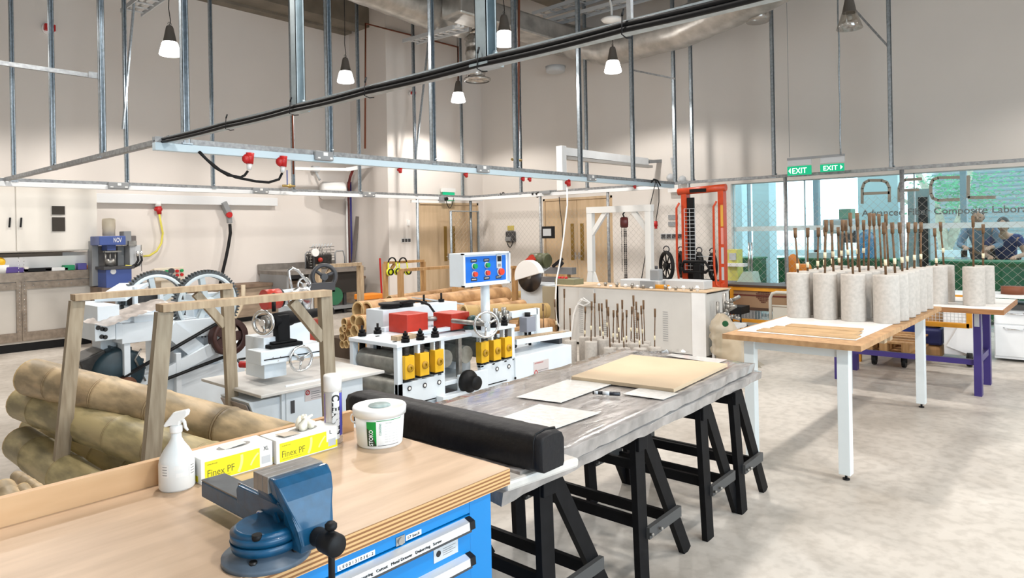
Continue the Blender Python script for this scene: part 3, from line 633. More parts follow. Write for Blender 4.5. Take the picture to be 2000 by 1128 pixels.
MB().tube([PY(690,330,YL-.3),PY(684,345,YL-.3),PY(681,360,YL-.3),PY(681,372,YL-.2)],.03,8).build('red_hose',mat('dark_red',srgb(120,40,36),.5),org=PY(684,345,YL-.3),label='short dark red bent pipe above the service pipes',cat='pipe')
MB().bar(PY(572,329,YL-.6),PY(676,331,YL-.6),.10,.06).bar(PY(676,331,YL-.6),PY(755,318,YL-.9),.06,.08).build('wall_bracket_rail',WHITE2,org=PY(572,330,YL-.6),label='white bracket rail under the front rail near the corner pipes',cat='bracket')
# ================================================================ LEFT WALL: lab cabinets
YCf=11.8
uc=thing('wall_cabinet','large white upper enclosure with two doors at the far left','cabinet',(2.7,YCf,1.4))
zb=PY(100,491,YCf).z;xr=PY(190,430,YCf).x
B(-1.5,YCf+.02,zb,xr,YL,2.5).build('body',CREAM,uc,bevel=.01)
xm=PY(31,430,YCf).x
B(xm+.008,YCf,zb+.02,xr-.003,YCf+.02,2.48).build('door',CREAM,uc);d0=B(-.2,YCf,zb+.02,xm-.008,YCf+.02,2.48).build('door',CREAM,uc)
for px in (20,42): c=PY(px,434,YCf-.01);MB().bar(c+Vector((0,0,.07)),c-Vector((.012,0,.07)),.03,.02).build('handle',BLACK,uc,bevel=.005)
p=PY(101,402,YCf);q=PY(127,451,YCf);z=(p.z+q.z)/2
B(p.x,YCf-.012,z+.06,q.x,YCf-.001,p.z).build('display_window',mat('smoked_window',(.04,.035,.03),.1),uc);B(p.x,YCf-.012,q.z,q.x,YCf-.001,z+.02).build('display_window',mat('smoked_window',(0,0,0)),uc)
lc=thing('lab_bench','low grey panelled enclosure with riveted steel frame at the far left','cabinet',(2.7,YCf,0))
zt=PY(100,540,YCf).z;xr2=PY(186,560,YCf).x
B(-1.5,YCf+.03,.12,xr2,YL,zt).build('body',mat('grey_panel',srgb(206,200,192),.45,noise=.05,scale=2),lc)
fs=MB();BRN=mat('brownish_steel',srgb(150,136,122),.35,.6,noise=.3,scale=14)
fs.box(-1.5,YCf-.01,zt-.05,xr2+.02,YL,zt+.08);
for px in (38,48): x=PY(px,600,YCf).x;fs.box(x-.035,YCf-.005,.16,x+.03,YCf+.028,zt-.005)
fs.box(-1.5,YCf,.15,xr2,YCf+.03,.28).box(-1.5,YCf,zt-.16,xr2,YCf+.03,zt-.06).box(xr2,YCf,.1,xr2+.1,YCf+.3,zt+.08)
fs.build('steel_frame',BRN,lc);rv=MB()
for k in range(22):
    for px in (38,48):x=PY(px,600,YCf).x;rv.sphere((x,YCf-.002,.3+k*.05),.008,n=6,mm=4)
for k in range(26): rv.sphere((-.5+k*.16,YCf-.002,zt-.11),.009,n=6,mm=4)
rv.build('rivets',CHROME,lc,kind='stuff');B(-1.5,YCf+.05,.0,xr2-.05,YL-.2,.12).build('plinth',BLACK,lc)
sh=thing('shelf_unit','white back shelf between the two far left cabinets','shelf',(2.9,12.1,1.2))
B(-1.5,12.2,zt+.08,xr,12.24,zb-.02).build('back_panel',WHITE2,sh);B(-1.5,12.0,zb-.17,PY(122,500,12.0).x,12.16,zb-.02).build('dark_slot',mat('slot_brown',srgb(120,108,96),.6),sh);B(-1.5,11.95,zt+.1,xr+.1,11.97,zt+.3).build('splash',WHITE2,sh)
zt2=zt+.08
def small(name,x,y,dx,h,m,lab,cat):
    B(x-dx/2,y-.06,zt2,x+dx/2,y+.06,zt2+h).build(name,m,org=(x,y,zt2),label=lab,cat=cat,bevel=.008)
PU=mat('violet_pack',srgb(86,66,140),.5)
X=lambda px:PY(px,525,YCf).x
small('glove_pack',X(23),YCf+.02+.06,.17,.085,PU,'violet pack on the far left bench, leftmost of the packs','pack');small('glove_pack',X(43),YCf+.08,.09,.07,PU,'smaller violet pack beside the steel upright on the far left bench','pack')
small('paper_pack',X(52),YCf+.08,.06,.08,CREAM,'cream pack between the violet pack and the black case on the far left bench','pack');small('flat_case',X(75),YCf+.08,.36,.055,BLACK,'long flat black case on the far left bench','case')
small('tape_pack',X(112),YCf+.08,.3,.05,WHITE2,'flat white pack right of the black case on the far left bench','pack');small('tape_box',X(137),YCf+.08,.14,.08,mat('green_box',srgb(20,140,90),.5),'green box on the far left bench','box')
small('carton',X(162),YCf+.08,.12,.1,mat('violet_blue_box',srgb(90,84,160),.5),'violet blue carton on the far left bench','box');MB().cyl((X(170),YCf+.08,zt2+.03),(X(186),YCf+.08,zt2+.05),.03,n=12).build('bottle',mat('orange_white',srgb(232,150,90),.5),org=(X(175),YCf+.08,zt2),label='bottle lying at the right end of the far left bench',cat='bottle')
MB().sphere((X(3),YCf+.1,zt2+.16),.07).build('bag_clip',YEL,org=(X(3),YCf+.1,zt2+.1),label='yellow and dark blob on top of pots at the far left edge',cat='tool');MB().lathe([(0,0),(.09,0),(.1,.12),(0,.12)],(X(5),YCf+.1,zt2),16).build('pot',WHITE2,org=(X(5),YCf+.1,zt2),label='white pot at the far left edge of the bench',cat='pot')
# ---- hydraulic press
YP=11.3;pr_=thing('hydraulic_press','blue and grey hydraulic press with cream motor on top against the left wall','press',(PY(232,600,YP).x,YP,0))
def q(px,py): return PY(px,py,YP)
def pb(nm,a,b_,m,dy=0,dep=.35,bev=.01,par=pr_): p1=q(*a);p2=q(*b_);return B(p1.x,YP+dy,p2.z,p2.x,YP+dy+dep,p1.z).build(nm,m,par,bevel=bev)
pb('base',(207,523),(258,560),PRESSB,0,.45);pb('table',(202,521),(262,524),DGREY,-.02,.5,.003)
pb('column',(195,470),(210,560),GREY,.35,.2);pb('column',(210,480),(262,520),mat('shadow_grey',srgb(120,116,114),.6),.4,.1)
pb('head',(194,461),(246,478),PRESSB,0,.4);pb('head_ram',(214,478),(232,489),PRESSB,.1,.25)
c=q(222,460);MB().lathe([(0,0),(.085,0),(.085,.1),(.09,.11),(.09,.24),(.08,.26),(0,.27)],(c.x,YP+.2,c.z),20).build('motor',mat('cream_motor',srgb(218,206,184),.5),pr_)
rd=MB()
for px in (213,222,232): a=q(px,489);rd.cyl((a.x,YP+.15,a.z),(a.x,YP+.15,q(px,521).z),.012,n=8)
a=q(222,505);rd.cyl((a.x,YP+.15,a.z),(a.x,YP+.15,q(222,519).z),.07,n=16).box(q(210,491).x,YP+.1,q(210,493).z,q(242,491).x,YP+.2,q(210,490).z);rd.build('guide_rods',STEEL,pr_)
tx=q(222,473);text('NOV',.1,pr_,INKW,(tx.x,YP-.003,tx.z),w=.11,h=.07)
c=q(221,530);MB().cyl((c.x,YP-.01,c.z),(c.x,YP,c.z),.04,n=18).build('badge',LGREY,pr_)
pu=thing('hydraulic_pump','grey hydraulic pump unit with curved black hoses beside the blue press','pump',(PY(265,600,YP).x,YP,0))
pb('valve_block',(247,451),(262,478),GREY,.1,.2,.01,pu);pb('valve_block',(260,460),(274,478),mat('brown_grey',srgb(120,112,110),.5),.15,.2,.01,pu);pb('manifold',(254,470),(270,480),STEEL,.05,.1,.005,pu);pb('tank',(258,479),(281,520),LGREY,.1,.3,.01,pu);pb('stand',(244,480),(258,530),GREY,.3,.2,.01,pu);pb('rod',(281,478),(282.5,530),STEEL,.1,.02,0,pu)
for i,px in enumerate((269,276)): MB().cyl(q(px,490)+Vector((0,-.0,0)),q(px,500),.02,n=10).build('fitting',CHROME,pu);MB().tube([q(px,500),q(px+1,508),q(px-4,516),q(px-14,521),q(px-20,523)],.018,8).build('hose',BLACK,pu)
MB().tube([q(245,518),q(258,519),q(266,520)],.012,6).build('lever',mat('yellow_cord',(0,0,0)),pu)
B(PY(207,600,YP).x-.05,YP,0,PY(270,600,YP).x,YP+.5,PY(235,560,YP).z).build('press_stand',mat('oily_brown_stand',srgb(122,104,90),.6,noise=.4,scale=6),pr_)
# ---- low trough along the left wall
c1=PY(440,556,YL-.3);c2=PY(575,546,YL-.3)
tr_=thing('wall_bench','long low brown wooden box bench along the left wall','bench',(c1.x+1,YL-.4,0))
B(3.9,YL-.55,.0,9.1,YL-.05,c1.z-.06).build('front_panel',mat('brown_board',srgb(168,148,128),.7,noise=.2,scale=5,stretch=(1,1,5)),tr_);B(3.9,YL-.6,c1.z-.06,9.1,YL-.02,c1.z).build('top_board',mat('dark_board',srgb(128,106,88),.7,noise=.25,scale=8),tr_);B(3.9,YL-.57,0,9.1,YL-.55,.08).build('base_strip',BLACK,tr_)
MB().tube([PY(475,556,YL-.7),PY(475,580,YL-.7),PY(470,600,YL-.7),PY(460,618,YL-.7),PY(450,624,YL-.7)],.04,10).build('grey_hose',mat('cream_hose',srgb(222,206,180),.5),org=PY(470,600,YL-.7),label='cream hose curving down over the long low bench',cat='hose')
# ---- control console behind the gears
YQ=10.2;cs=thing('control_console','beige control console with coloured buttons behind the gear machine','console',(PY(330,600,YQ).x,YQ,0))
p=PY(303,523,YQ);r_=PY(362,545,YQ);B(p.x,YQ,r_.z,r_.x,YQ+.2,p.z).rot('X',-12,(p.x,YQ,r_.z)).build('head',mat('beige_panel',srgb(206,194,176),.5),cs,bevel=.01);B(p.x+.1,YQ+.05,0,r_.x-.02,YQ+.4,r_.z).build('pedestal',mat('beige_panel',(0,0,0)),cs)
for px,py,m_ in ((326,530,GBTN),(347,529,RED),(356,528,GBTN),(347,537,RED),(356,536,RED),(336,529,DGREY)):
    c=PY(px,py,YQ-.01);MB().cyl(c,c+Vector((0,.04,0)),.022 if m_!=DGREY else .04,n=12).build('button',m_,cs)
# ================================================================ work table by the corner (left wall)
YD=12.1
sk=thing('sink_table','dark worktable under the wall against the left wall near the corner','table',(7.6,YD,0))
p=PY(565,530,YD-.3);z=p.z;xa=PY(560,560,YD-.3).x;xb=PY(712,560,YD-.3).x
B(xa,YD-.35,z-.07,xb,YL-.02,z).build('top',mat('grey_stone_top',srgb(130,124,118),.5,noise=.2,scale=9),sk)
B(xa,YD-.3,z-.5,xa+.05,YL-.1,z-.07).build('side_panel',GREY,sk);B(PY(608,570,YD).x,YD-.28,z-.5,xb-.03,YD-.25,z-.07).build('apron',mat('dark_apron',(.02,.017,.015),.6),sk)
B(xa,YL-.04,z,xb,YL-.02,z+.12).build('splashback',mat('grey_stone_top',(0,0,0)),sk)
for x in (PY(598,560,YD).x,PY(640,560,YD).x,PY(663,560,YD).x,PY(690,560,YD).x): B(x-.03,YD-.2,0,x+.03,YD-.14,z-.07).build('leg',LGREY if x<8 else DGREY,sk)
B(PY(620,600,YD).x,YD-.3,.1,xb-.1,YL-.1,.16).build('lower_shelf',GREY,sk)
c=PY(625,515,12.3)
dr=thing('small_engine','cluttered wire rack of pipes and fittings standing on the dark worktable','rack',(c.x,12.3,z))
mb=MB()
for k in range(26):
    a=Vector((c.x+random.uniform(-.28,.25),12.3+random.uniform(-.15,.15),z+random.uniform(.02,.15)));mb.cyl(a,a+Vector((random.uniform(-.1,.1),0,random.uniform(.15,.38))),.009,n=5)
for k in range(8): a=c.x-.3;h=z+.05+k*.055;mb.tube([(a,12.2,h),(a+.58,12.2,h+random.uniform(-.02,.02))],.007,5)
mb.build('wire_rack',STEEL,dr);mb=MB()
for k in range(7):
    x=c.x-.22+k*.07;mb.cyl((x,12.25,z+.42),(x+.05,12.25,z+.5),.012,n=6)
mb.build('nozzles',LGREY,dr);MB().cyl((c.x-.22,12.1,z+.33),(c.x-.22,12.16,z+.33),.08,n=16).build('gauge',WHITE2,dr);MB().sphere((c.x-.12,12.1,z+.18),.05,n=10,mm=8).build('red_cap',REDP,dr)
B(c.x-.25,12.15,z,c.x+.2,12.45,z+.3).build('block',DSTEEL,dr,bevel=.03)
for lab,px in (('bent tap pipe left of the wire rack on the dark worktable',597),('bent tap pipe right of the wire rack on the dark worktable',655)):
    a=PY(px,530,12.4);MB().tube([(a.x,12.4,z),(a.x,12.4,z+.3),(a.x+.04,12.4,z+.34),(a.x+.2,12.4,z+.34),(a.x+.24,12.4,z+.2),(a.x+.24,12.4,z+.05)],.014,8).build('tap',GREY,org=(a.x,12.4,z),label=lab,cat='tap')
MB().bar((PY(688,540,YL-.1).x,YL-.1,.9),(PY(688,540,YL-.1).x+.1,YL-.2,2.0),.12,.02).build('leaning_plank',mat('grey_board',srgb(130,122,116),.7),org=(9.,12.8,.9),label='thin grey board leaning beside the corner pipes',cat='board')
# toolbox orange, by the return wall
c=PY(700,583,11.2);tb=thing('tool_box','dark grey tool box with orange lid on the floor by the wall return','tool box',(c.x+.1,11.0,0))
p=PY(712,586,11.0);q2=PY(745,572,11.0);B(p.x,11.0,.0,q2.x,11.3,p.z).build('body',DGREY,tb,bevel=.01);B(p.x-.02,10.98,p.z,q2.x+.02,11.32,q2.z+.0).build('lid',mat('orange_lid',srgb(236,140,40),.45),tb,bevel=.02)
MB().bar(PY(742,504,11.2),Vector((PY(747,590,11.2).x,11.2,0)),.02,.03).build('red_bar',RED,org=PY(747,590,11.2),label='thin red bar leaning upright left of the ear muffs',cat='bar')
# ================================================================ RIGHT SIDE TABLES
TT=.87
tb=thing('work_table','white-legged table with chipboard top carrying rows of concrete cylinders','table',(4.6,1.3,0))
B(4.50,1.17,TT-.035,7.05,2.05,TT-.001).build('tabletop',CHIP,tb)
LEGW=mat('pale_leg_enamel',(.74,.79,.80),.35)
for x in (4.62,6.85):
    for y in (1.30,1.90):
        l=B(x-.035,y-.035,.035,x+.035,y+.035,TT-.035).build('leg',LEGW,tb,bevel=.003);MB().cyl((x,y,0),(x,y,.035),.008,n=8).cyl((x,y,0),(x,y,.008),.022,n=12).build('foot',BLACK,l)
MB().box(4.6,1.33,TT-.10,4.64,1.87,TT-.035).box(6.83,1.33,TT-.10,6.87,1.87,TT-.035).box(4.64,1.285,TT-.07,6.83,1.315,TT-.035).box(4.64,1.885,TT-.07,6.83,1.915,TT-.035).build('apron',LEGW,tb)
for x in (5.15,5.3): B(x,1.19,TT-.075,x+.07,1.4,TT-.036).build('clamp_block',PINE,tb)
P=[PZ(*q,TT+.001) for q in ((1462,640),(1712,659),(1712,659),(1812,600))];
MB().prism([(4.68,2.02),(4.70,1.25),(6.98,1.22),(6.98,2.03)],'z',TT,TT+.003).build('white_board',mat('white_melamine',srgb(226,222,218),.5),org=(4.7,1.6,TT),label='white board sheet under the cylinders on the white-legged table',cat='board')
cb=thing('cardboard_strips','pile of ribbed kraft cardboard strips at the near end of the white-legged table','cardboard',(4.8,1.6,TT))
def ridge(x0,x1,y0,y1,z,tag_):
    mb=MB();n=int((x1-x0)/.012);vs_=[];ny=12
    for i in range(n+1):
        for j in range(ny+1):
            vs_.append((x0+(x1-x0)*i/n,y0+(y1-y0)*j/ny,z+.006*abs(math.sin(i*1.1))+random.uniform(0,.003)))
    for i in range(n+1):
        for j in range(ny+1): vs_.append((x0+(x1-x0)*i/n,y0+(y1-y0)*j/ny,z-.002))
    W=ny+1;K=(n+1)*W;fs=[]
    for i in range(n):
        for j in range(ny): a=i*W+j;fs.append((a,a+W,a+W+1,a+1));fs.append((K+a,K+a+1,K+a+W+1,K+a+W))
        a=i*W;fs.append((a,K+a,K+a+W,a+W));a=i*W+ny;fs.append((a,a+W,K+a+W,K+a))
    for j in range(ny): a=j;fs.append((a,a+1,K+a+1,K+a));a=n*W+j;fs.append((a,K+a,K+a+1,a+1))
    mb.add(vs_,fs,True).build(tag_,mat('ribbed_cardboard',srgb(178,146,106),.75,noise=.15,scale=10),cb)
ridge(4.72,4.86,1.26,1.90,TT+.005,'strip');ridge(4.86,5.0,1.29,1.86,TT+.008,'strip');ridge(5.0,5.12,1.31,1.80,TT+.014,'strip')
# concrete cylinders with bamboo rods
STK=mat('dark_bamboo_rod',srgb(106,78,50),.65,noise=.5,scale=25);TAPE=mat('cream_tape',srgb(222,210,178),.6)
def make_cyl(r=.088,h=.355,rod=.36,tape=.05,flat=False):
    t=thing('concrete_cylinder',None,'test cylinder')
    mb=MB().lathe([(0,0),(r*.985,0),(r,.006),(r*1.0,h*.5),(r*.99,h-.01),(r*.965,h),(0,h+.002)],n=36)
    if flat:
        for v in mb.v:
            a=math.atan2(v.y,v.x)
            if -2.9<a<-2.2 and v.z>h*.0: pass
    mb.build('concrete_body',CONC,t)
    a=random.uniform(-.02,.02);b_=random.uniform(-.02,.02)
    MB().tube([(0,0,h-.01),(a*.4,b_*.4,h+rod*.4),(a,b_,h+rod*.8)],[.009,.008,.008],6).cyl((a,b_,h+rod*.78),(a*1.1,b_*1.1,h+rod),.013,.015,n=8).build('bamboo_rod',STK,t)
    if tape is not None: MB().cyl((a*.12,b_*.12,h+tape),(a*.2,b_*.2,h+tape+.045),.0115,n=8).build('tape_band',TAPE,t)
    return t
ordi=['front','second','third','fourth','fifth','sixth'];col4=['leftmost','second from left','third from left','rightmost']
protos=[make_cyl(rod=r,tape=tp) for r,tp in ((.36,.03),(.42,.12),(.47,None),(.39,.07))]
used=set();g=0
def place(lab,x,y,z,group,rz):
    global g
    k=g%4;g+=1
    if k in used:o=copy_tree(protos[k])
    else:o=protos[k];used.add(k)
    o.location=(x,y,z);o.rotation_euler=(0,0,rz);o['label']=lab;o['group']=group;o['category']='test cylinder';return o
for i in range(6):
    for j in range(4):
        x=5.66+i*.225+random.uniform(-.012,.012);y=1.93-j*.205+random.uniform(-.01,.01)-(.03 if j==3 else 0)
        place('grey concrete cylinder with brown rod on the white-legged table, %s row, %s'%(ordi[i],col4[j]),x,y,TT+.003,'concrete cylinders on the white-legged table',random.uniform(0,6))
# table 2, purple
T2=.845
t2=thing('work_table','purple-legged table with thick chipboard top behind the white-legged table','table',(7.6,1,0))
B(7.25,.74,T2-.045,8.35,2.45,T2-.002).build('tabletop',wood('chip_edge',srgb(170,120,76),srgb(134,90,52),8),t2);B(7.26,.75,T2-.002,8.34,2.44,T2).build('top_sheet',mat('white_melamine',(0,0,0)),t2)
for x in (7.63,8.22):
    for y in (.98,2.2): l=B(x-.045,y-.03,0,x+.045,y+.03,T2-.045).build('leg',PURP,t2)
MB().box(7.66,1.01,.28,7.62,2.17,.33).box(7.63,.96,.3,8.22,1.0,.36).box(7.63,2.18,.3,8.22,2.22,.36).build('stretcher',PURP,t2)
MB().box(7.582,.96,T2-.2,7.586,1.0,T2-.06).build('worn_plate',LGREY,t2)
for n,(px,py,lab) in enumerate(((1829,583,'concrete cylinder on the purple-legged table, nearer one of the left pair'),(1843,580,'concrete cylinder on the purple-legged table, farther one of the left pair'),(1901,588,'concrete cylinder on the purple-legged table, nearer one of the right pair'),(1920,582,'concrete cylinder on the purple-legged table, farther one of the right pair'))):
    p=PZ(px,py-4,T2)+Vector((.3 if n%2==0 else .5,0,0));p=PX(px,500,7.55 if n%2==0 else 7.78);place(lab,p.x,p.y,T2,'concrete cylinders on the purple-legged table',n)
# cylinders on the floor before the white tank
fp=[(1063,655,1),(1143,645,0),(1155,632,0),(1173,636,0),(1179,640,0),(1187,645,0),(1192,648,0),(1198,632,1),(1206,625,0),(1215,632,0),(1219,640,0),(1224,638,0),(1233,630,0),(1240,640,1),(1245,645,0),(1256,625,0),(1260,622,0),(1279,625,1),(1088,668,1),(1103,668,0),(1115,662,1),(1163,648,0),(1210,645,0),(1250,636,0)]
for n,(px,py,_) in enumerate(sorted(fp)):
    X=6.25+(n*37%5)*.12;r=ray(px,0);p=PX(px,700,X)
    o=place('rodded concrete cylinder on the floor before the white tank, %s from the left'%['first','second','third','fourth','fifth','sixth','seventh','eighth','ninth','tenth','eleventh','twelfth','thirteenth','fourteenth','fifteenth','sixteenth','seventeenth','eighteenth','nineteenth','twentieth','twenty-first','twenty-second','twenty-third','twenty-fourth'][n],X,p.y,0,'concrete cylinders on the floor',n)
    s=random.uniform(.92,1.1);o.scale=(.8,.8,s)
# wire-guard machine, pallet, drawers on the right
XD=10.6
dw=thing('drawer_cabinet','white low drawer cabinet at the right edge behind the purple table','cabinet',(10,.4,0))
XD=9.7;p=PX(1941,602,XD);z=p.z
B(XD,-1.2,.03,XD+.6,p.y,z).build('body',WHITE,dw,bevel=.004);B(XD-.05,-1.2,z,XD+.6,p.y+.02,z+.05).build('top',mat('dark_top',(.05,.05,.05),.5),dw)
z1=PX(1970,634,XD).z
for za,zb_ in ((z1+.01,z-.01),(.06,z1-.01)):
    for ya,yb in ((PX(2030,640,XD).y,p.y-.01),):
        d=B(XD-.012,ya,za,XD,yb,zb_).build('drawer',WHITE,dw,bevel=.003);c=PX(1981,(613 if za>z1 else 643),XD-.02);MB().tube([(XD-.012,c.y-.1,c.z+.015),(XD-.03,c.y-.08,c.z),(XD-.03,c.y+.08,c.z),(XD-.012,c.y+.1,c.z+.015)],.008,6).build('handle',CHROME,d)
B(XD+.05,-1.2,z+.12,XD+.5,p.y+.05,z+.16).build('shelf_board',WHITE2,org=(XD,0,z+.12),label='white shelf board above the drawer cabinet at the right edge',cat='shelf')
c=PX(1978,575,XD+.15);MB().lathe([(0,0),(.12,0),(.12,.09),(0,.09)],(XD+.2,c.y,z+.16),20).build('tape_roll',mat('brown_roll',srgb(120,66,40),.6),org=(XD+.2,c.y,z+.16),label='brown tape roll on the shelf board at the right edge',cat='roll')
# white machine column with caster
XM=9.2;wm=thing('white_machine','white machine stand with black caster wheel behind the purple table','machine',(XM,1.6,0))
a=PX(1842,600,XM);b_=PX(1905,600,XM)
B(XM,b_.y,.1,XM+.5,a.y,.80).build('body',WHITE,wm,bevel=.01);c=PX(1895,697,XM-.1);MB().cyl((XM-.1,c.y-.02,.08),(XM-.1,c.y+.03,.08),.075,n=20).cyl((XM-.1,c.y-.025,.08),(XM-.1,c.y+.035,.08),.03,n=12).build('caster',BLACK,wm);MB().prism([(b_.y,.1),(b_.y,.75),(b_.y+.28,.2)],'x',XM-.03,XM-.005).build('gusset',WHITE,wm);MB().cyl((XM-.06,a.y-.35,0),(XM-.06,a.y-.35,.1),.015,n=8).build('jack',STEEL,wm)
og=thing('mesh_guard','amber framed wire mesh guard panel hanging behind the purple table','guard',(8.9,1.8,.6))
XO=8.75;p1=PX(1790,630,XO);p2=PX(1893,600,XO);zb_=PX(1893,640,XO).z;zt=PX(1893,590,XO).z+.05
fr=MB().bar((XO,p2.y,zb_),(XO,p2.y,zt),.05,.05).bar((XO,p2.y,zb_+.02),(XO,p1.y+.6,zb_+.02),.05,.05,(1,0,0)).bar((XO,p2.y,zt),(XO,p1.y+.6,zt),.05,.05,(1,0,0));fr.bar((XO,p1.y+.6,0),(XO,p1.y+.6,zt),.05,.05).build('frame',AMB,og)
ms=MB();y=p2.y
while y<p1.y+.6: ms.cyl((XO+.02,y,zb_),(XO+.02,y,zt),.0025,n=4,cap=False);y+=.035
z=zb_
while z<zt: ms.cyl((XO+.02,p2.y,z),(XO+.02,p1.y+.6,z),.0025,n=4,cap=False);z+=.035
ms.build('wire_mesh',LGREY,og,kind='stuff')
gb=thing('paper_bag','brown and blue sack standing beside the white machine stand','sack',(9.4,2.2,0))
a=PX(1800,690,9.4);b_=PX(1838,690,9.4);mb=MB().box(9.4,b_.y,0,9.7,a.y,.16);mb.build('lower_wrap',KRAFT,gb,bevel=.05);B(9.39,b_.y-.01,.16,9.71,a.y+.01,.36).build('blue_band',mat('sack_blue',srgb(34,44,100),.5),gb,bevel=.03);B(9.4,b_.y,.36,9.7,a.y,.56).build('upper_wrap',KRAFT,gb,bevel=.07)
B(9.6,PX(1800,650,9.6).y,0,10.1,PX(1700,650,9.6).y,.5).build('blue_crate',mat('crate_blue',srgb(24,50,120),.5),org=(9.6,3,.25),label='blue crate behind the pallet in front of the wire fence',cat='crate')
# pallet
pl=thing('wooden_pallet','wooden pallet on a wheeled dolly under the tables','pallet',(8.6,2.2,0))
p=PZ(1752,672,.25);x0=8.55;ya=PX(1782,660,x0).y;yb=PX(1685,660,x0).y
for k in range(5): B(x0+k*.2,ya,.27,x0+k*.2+.12,yb,.29).build('deck_board',PINEO,pl)
for y in (ya+.03,(ya+yb)/2,yb-.1): B(x0,y,.18,x0+.92,y+.08,.27).build('bearer',PINEO,pl)
B(x0,ya,.15,x0+.9,yb,.175).build('base_board',PINEO,pl)
for y in (ya+.1,yb-.1):
    for x in (x0+.08,x0+.8): MB().cyl((x,y-.02,.06),(x,y+.02,.06),.055,n=14).box(x-.02,y-.03,.06,x+.02,y+.03,.15).build('caster',BLACK,pl)
# brown long guarded machine along the fence
XB_=10.35
bm=thing('guarded_conveyor','long brown machine with amber frame and perforated guard along the fence','machine',(XB_,3.5,0))
ya=PX(1545,600,XB_).y-1.9;yb=PX(1418,600,XB_).y;zt=PX(1470,556,XB_).z;zm=PX(1470,600,XB_).z;zl=PX(1470,613,XB_).z
B(XB_-.05,ya,zt-.03,XB_+.5,yb,zt).build('top_rail',mat('dark_brown_rail',srgb(70,48,34),.5),bm);B(XB_-.03,ya,zt-.09,XB_,yb,zt-.035).build('amber_rail',AMB,bm)
B(XB_,ya,zm,XB_+.02,yb,zt-.09).build('panel',mat('brown_panel',srgb(150,122,94),.5),bm);B(XB_-.01,ya,zt-.17,XB_-.001,yb,zt-.15).build('red_strip',mat('maroon_strip',srgb(96,44,34),.5),bm)
mb=MB();c=PX(1491,577,XB_)
for i in range(-4,5):
    for j in range(-4,5):
        if abs(i)+abs(j)<=5: mb.cyl((XB_-.012,c.y+i*.025,c.z+j*.025),(XB_-.002,c.y+i*.025,c.z+j*.025),.009,n=6)
mb.build('vent_holes',mat('maroon_strip',(0,0,0)),bm,kind='stuff')
B(XB_-.04,ya,zm-.04,XB_,yb,zm).build('lower_dark_rail',mat('dark_brown_rail',(0,0,0)),bm);B(XB_-.05,ya,.14,XB_-.01,yb,.19).build('amber_rail',AMB,bm)
for px in (1430,1545,1600): y=PX(px,600,XB_).y;B(XB_-.04,y-.03,0,XB_+.0,y+.03,zt-.03).build('upright',AMB,bm)
yy=MB();y=ya
while y<yb: yy.cyl((XB_-.02,y,.2),(XB_-.02,y,zm-.05),.004,n=4,cap=False);y+=.05
yy.build('guard_wires',LGREY,bm,kind='stuff')
# trolley handle
XH=9.6;th=thing('trolley','grey-white trolley with rounded tube handle before the brown machine','trolley',(XH,3.2,0));a=PX(1504,570,XH);b_=PX(1560,570,XH)
MB().tube([(XH,a.y,.1),(XH,a.y,a.z-.08),(XH,a.y-.03,a.z-.02),(XH,a.y-.09,a.z),(XH,b_.y,a.z)],.022,10).tube([(XH,a.y,.5),(XH,b_.y,.5)],.012,8).build('handle',mat('trolley_grey',srgb(192,188,178),.45),th);B(XH+.0,b_.y,.12,XH+.02,a.y-.03,.48).build('panel',mat('trolley_grey',(0,0,0)),th);B(XH,b_.y,.1,XH+.7,a.y,.14).build('deck',GREY,th)
for yy_ in (a.y-.06,b_.y+.05): MB().cyl((XH+.1,yy_-.02,.05),(XH+.1,yy_+.02,.05),.05,n=14).build('caster',BLACK,th)
# orange cones/discs behind fence
c=PX(1549,522,11.6);MB().sphere(c,.15,(.35,.8,1.5)).build('orange_disc',mat('orange_plastic',srgb(214,130,44),.5),org=c,label='orange rounded plastic shield left of the dark cylinder rods behind the fence',cat='shield')
c=PX(1568,530,11.6);B(c.x-.05,c.y-.14,c.z-.2,c.x+.05,c.y+.13,c.z+.13).build('orange_block',mat('orange_plastic',(0,0,0)),org=c,label='squarish orange block behind the fence beside the taller orange shield',cat='block',bevel=.05)
B(11.5,c.y-.5,0,11.9,c.y+.4,c.z-.2).build('equipment_stand',DGREY,org=(11.5,c.y,0),label='dark stand carrying the orange pieces behind the fence',cat='stand')
# yellow machine + pale machine behind stacker
ym=thing('yellow_machine','yellow machine with white arm behind the fence right of the stacker','machine',(11.7,4.9,0))
q_=lambda px,py,X=11.65:PX(px,py,X)
a=q_(1420,487);b_=q_(1440,548);mb=MB().prism([(a.y,b_.z),(a.y,a.z),(q_(1439,487).y,a.z),(q_(1439,520).y,q_(1439,515).z),(b_.y-.02,b_.z)],'x',11.65,11.9);mb.build('body',mat('lemon_machine',srgb(212,206,112),.5),ym)
a=q_(1421,513);b_=q_(1458,520);B(11.55,b_.y,b_.z,11.7,a.y,a.z).build('arm',WHITE2,ym);a=q_(1424,494,11.6);b_=q_(1436,508,11.6);B(11.6,b_.y,b_.z,11.64,a.y,a.z).build('label_plate',LGREY,ym);B(11.6,q_(1440,550).y,0,12.0,q_(1420,550).y,q_(1440,548).z).build('stand',GREY,ym)
gm=thing('pale_machine','pale green grey machine cover behind the fence below the chrome uprights','machine',(11.7,4.4,0));a=q_(1440,530);b_=q_(1475,552);MB().prism([(a.y,b_.z),(a.y-.12,a.z),(q_(1470,530).y,a.z),(b_.y,b_.z)],'x',11.6,11.9).build('cover',mat('pale_green_cover',srgb(186,204,190),.5),gm);B(11.62,b_.y,0,11.9,a.y,b_.z).build('stand',GREY,gm)
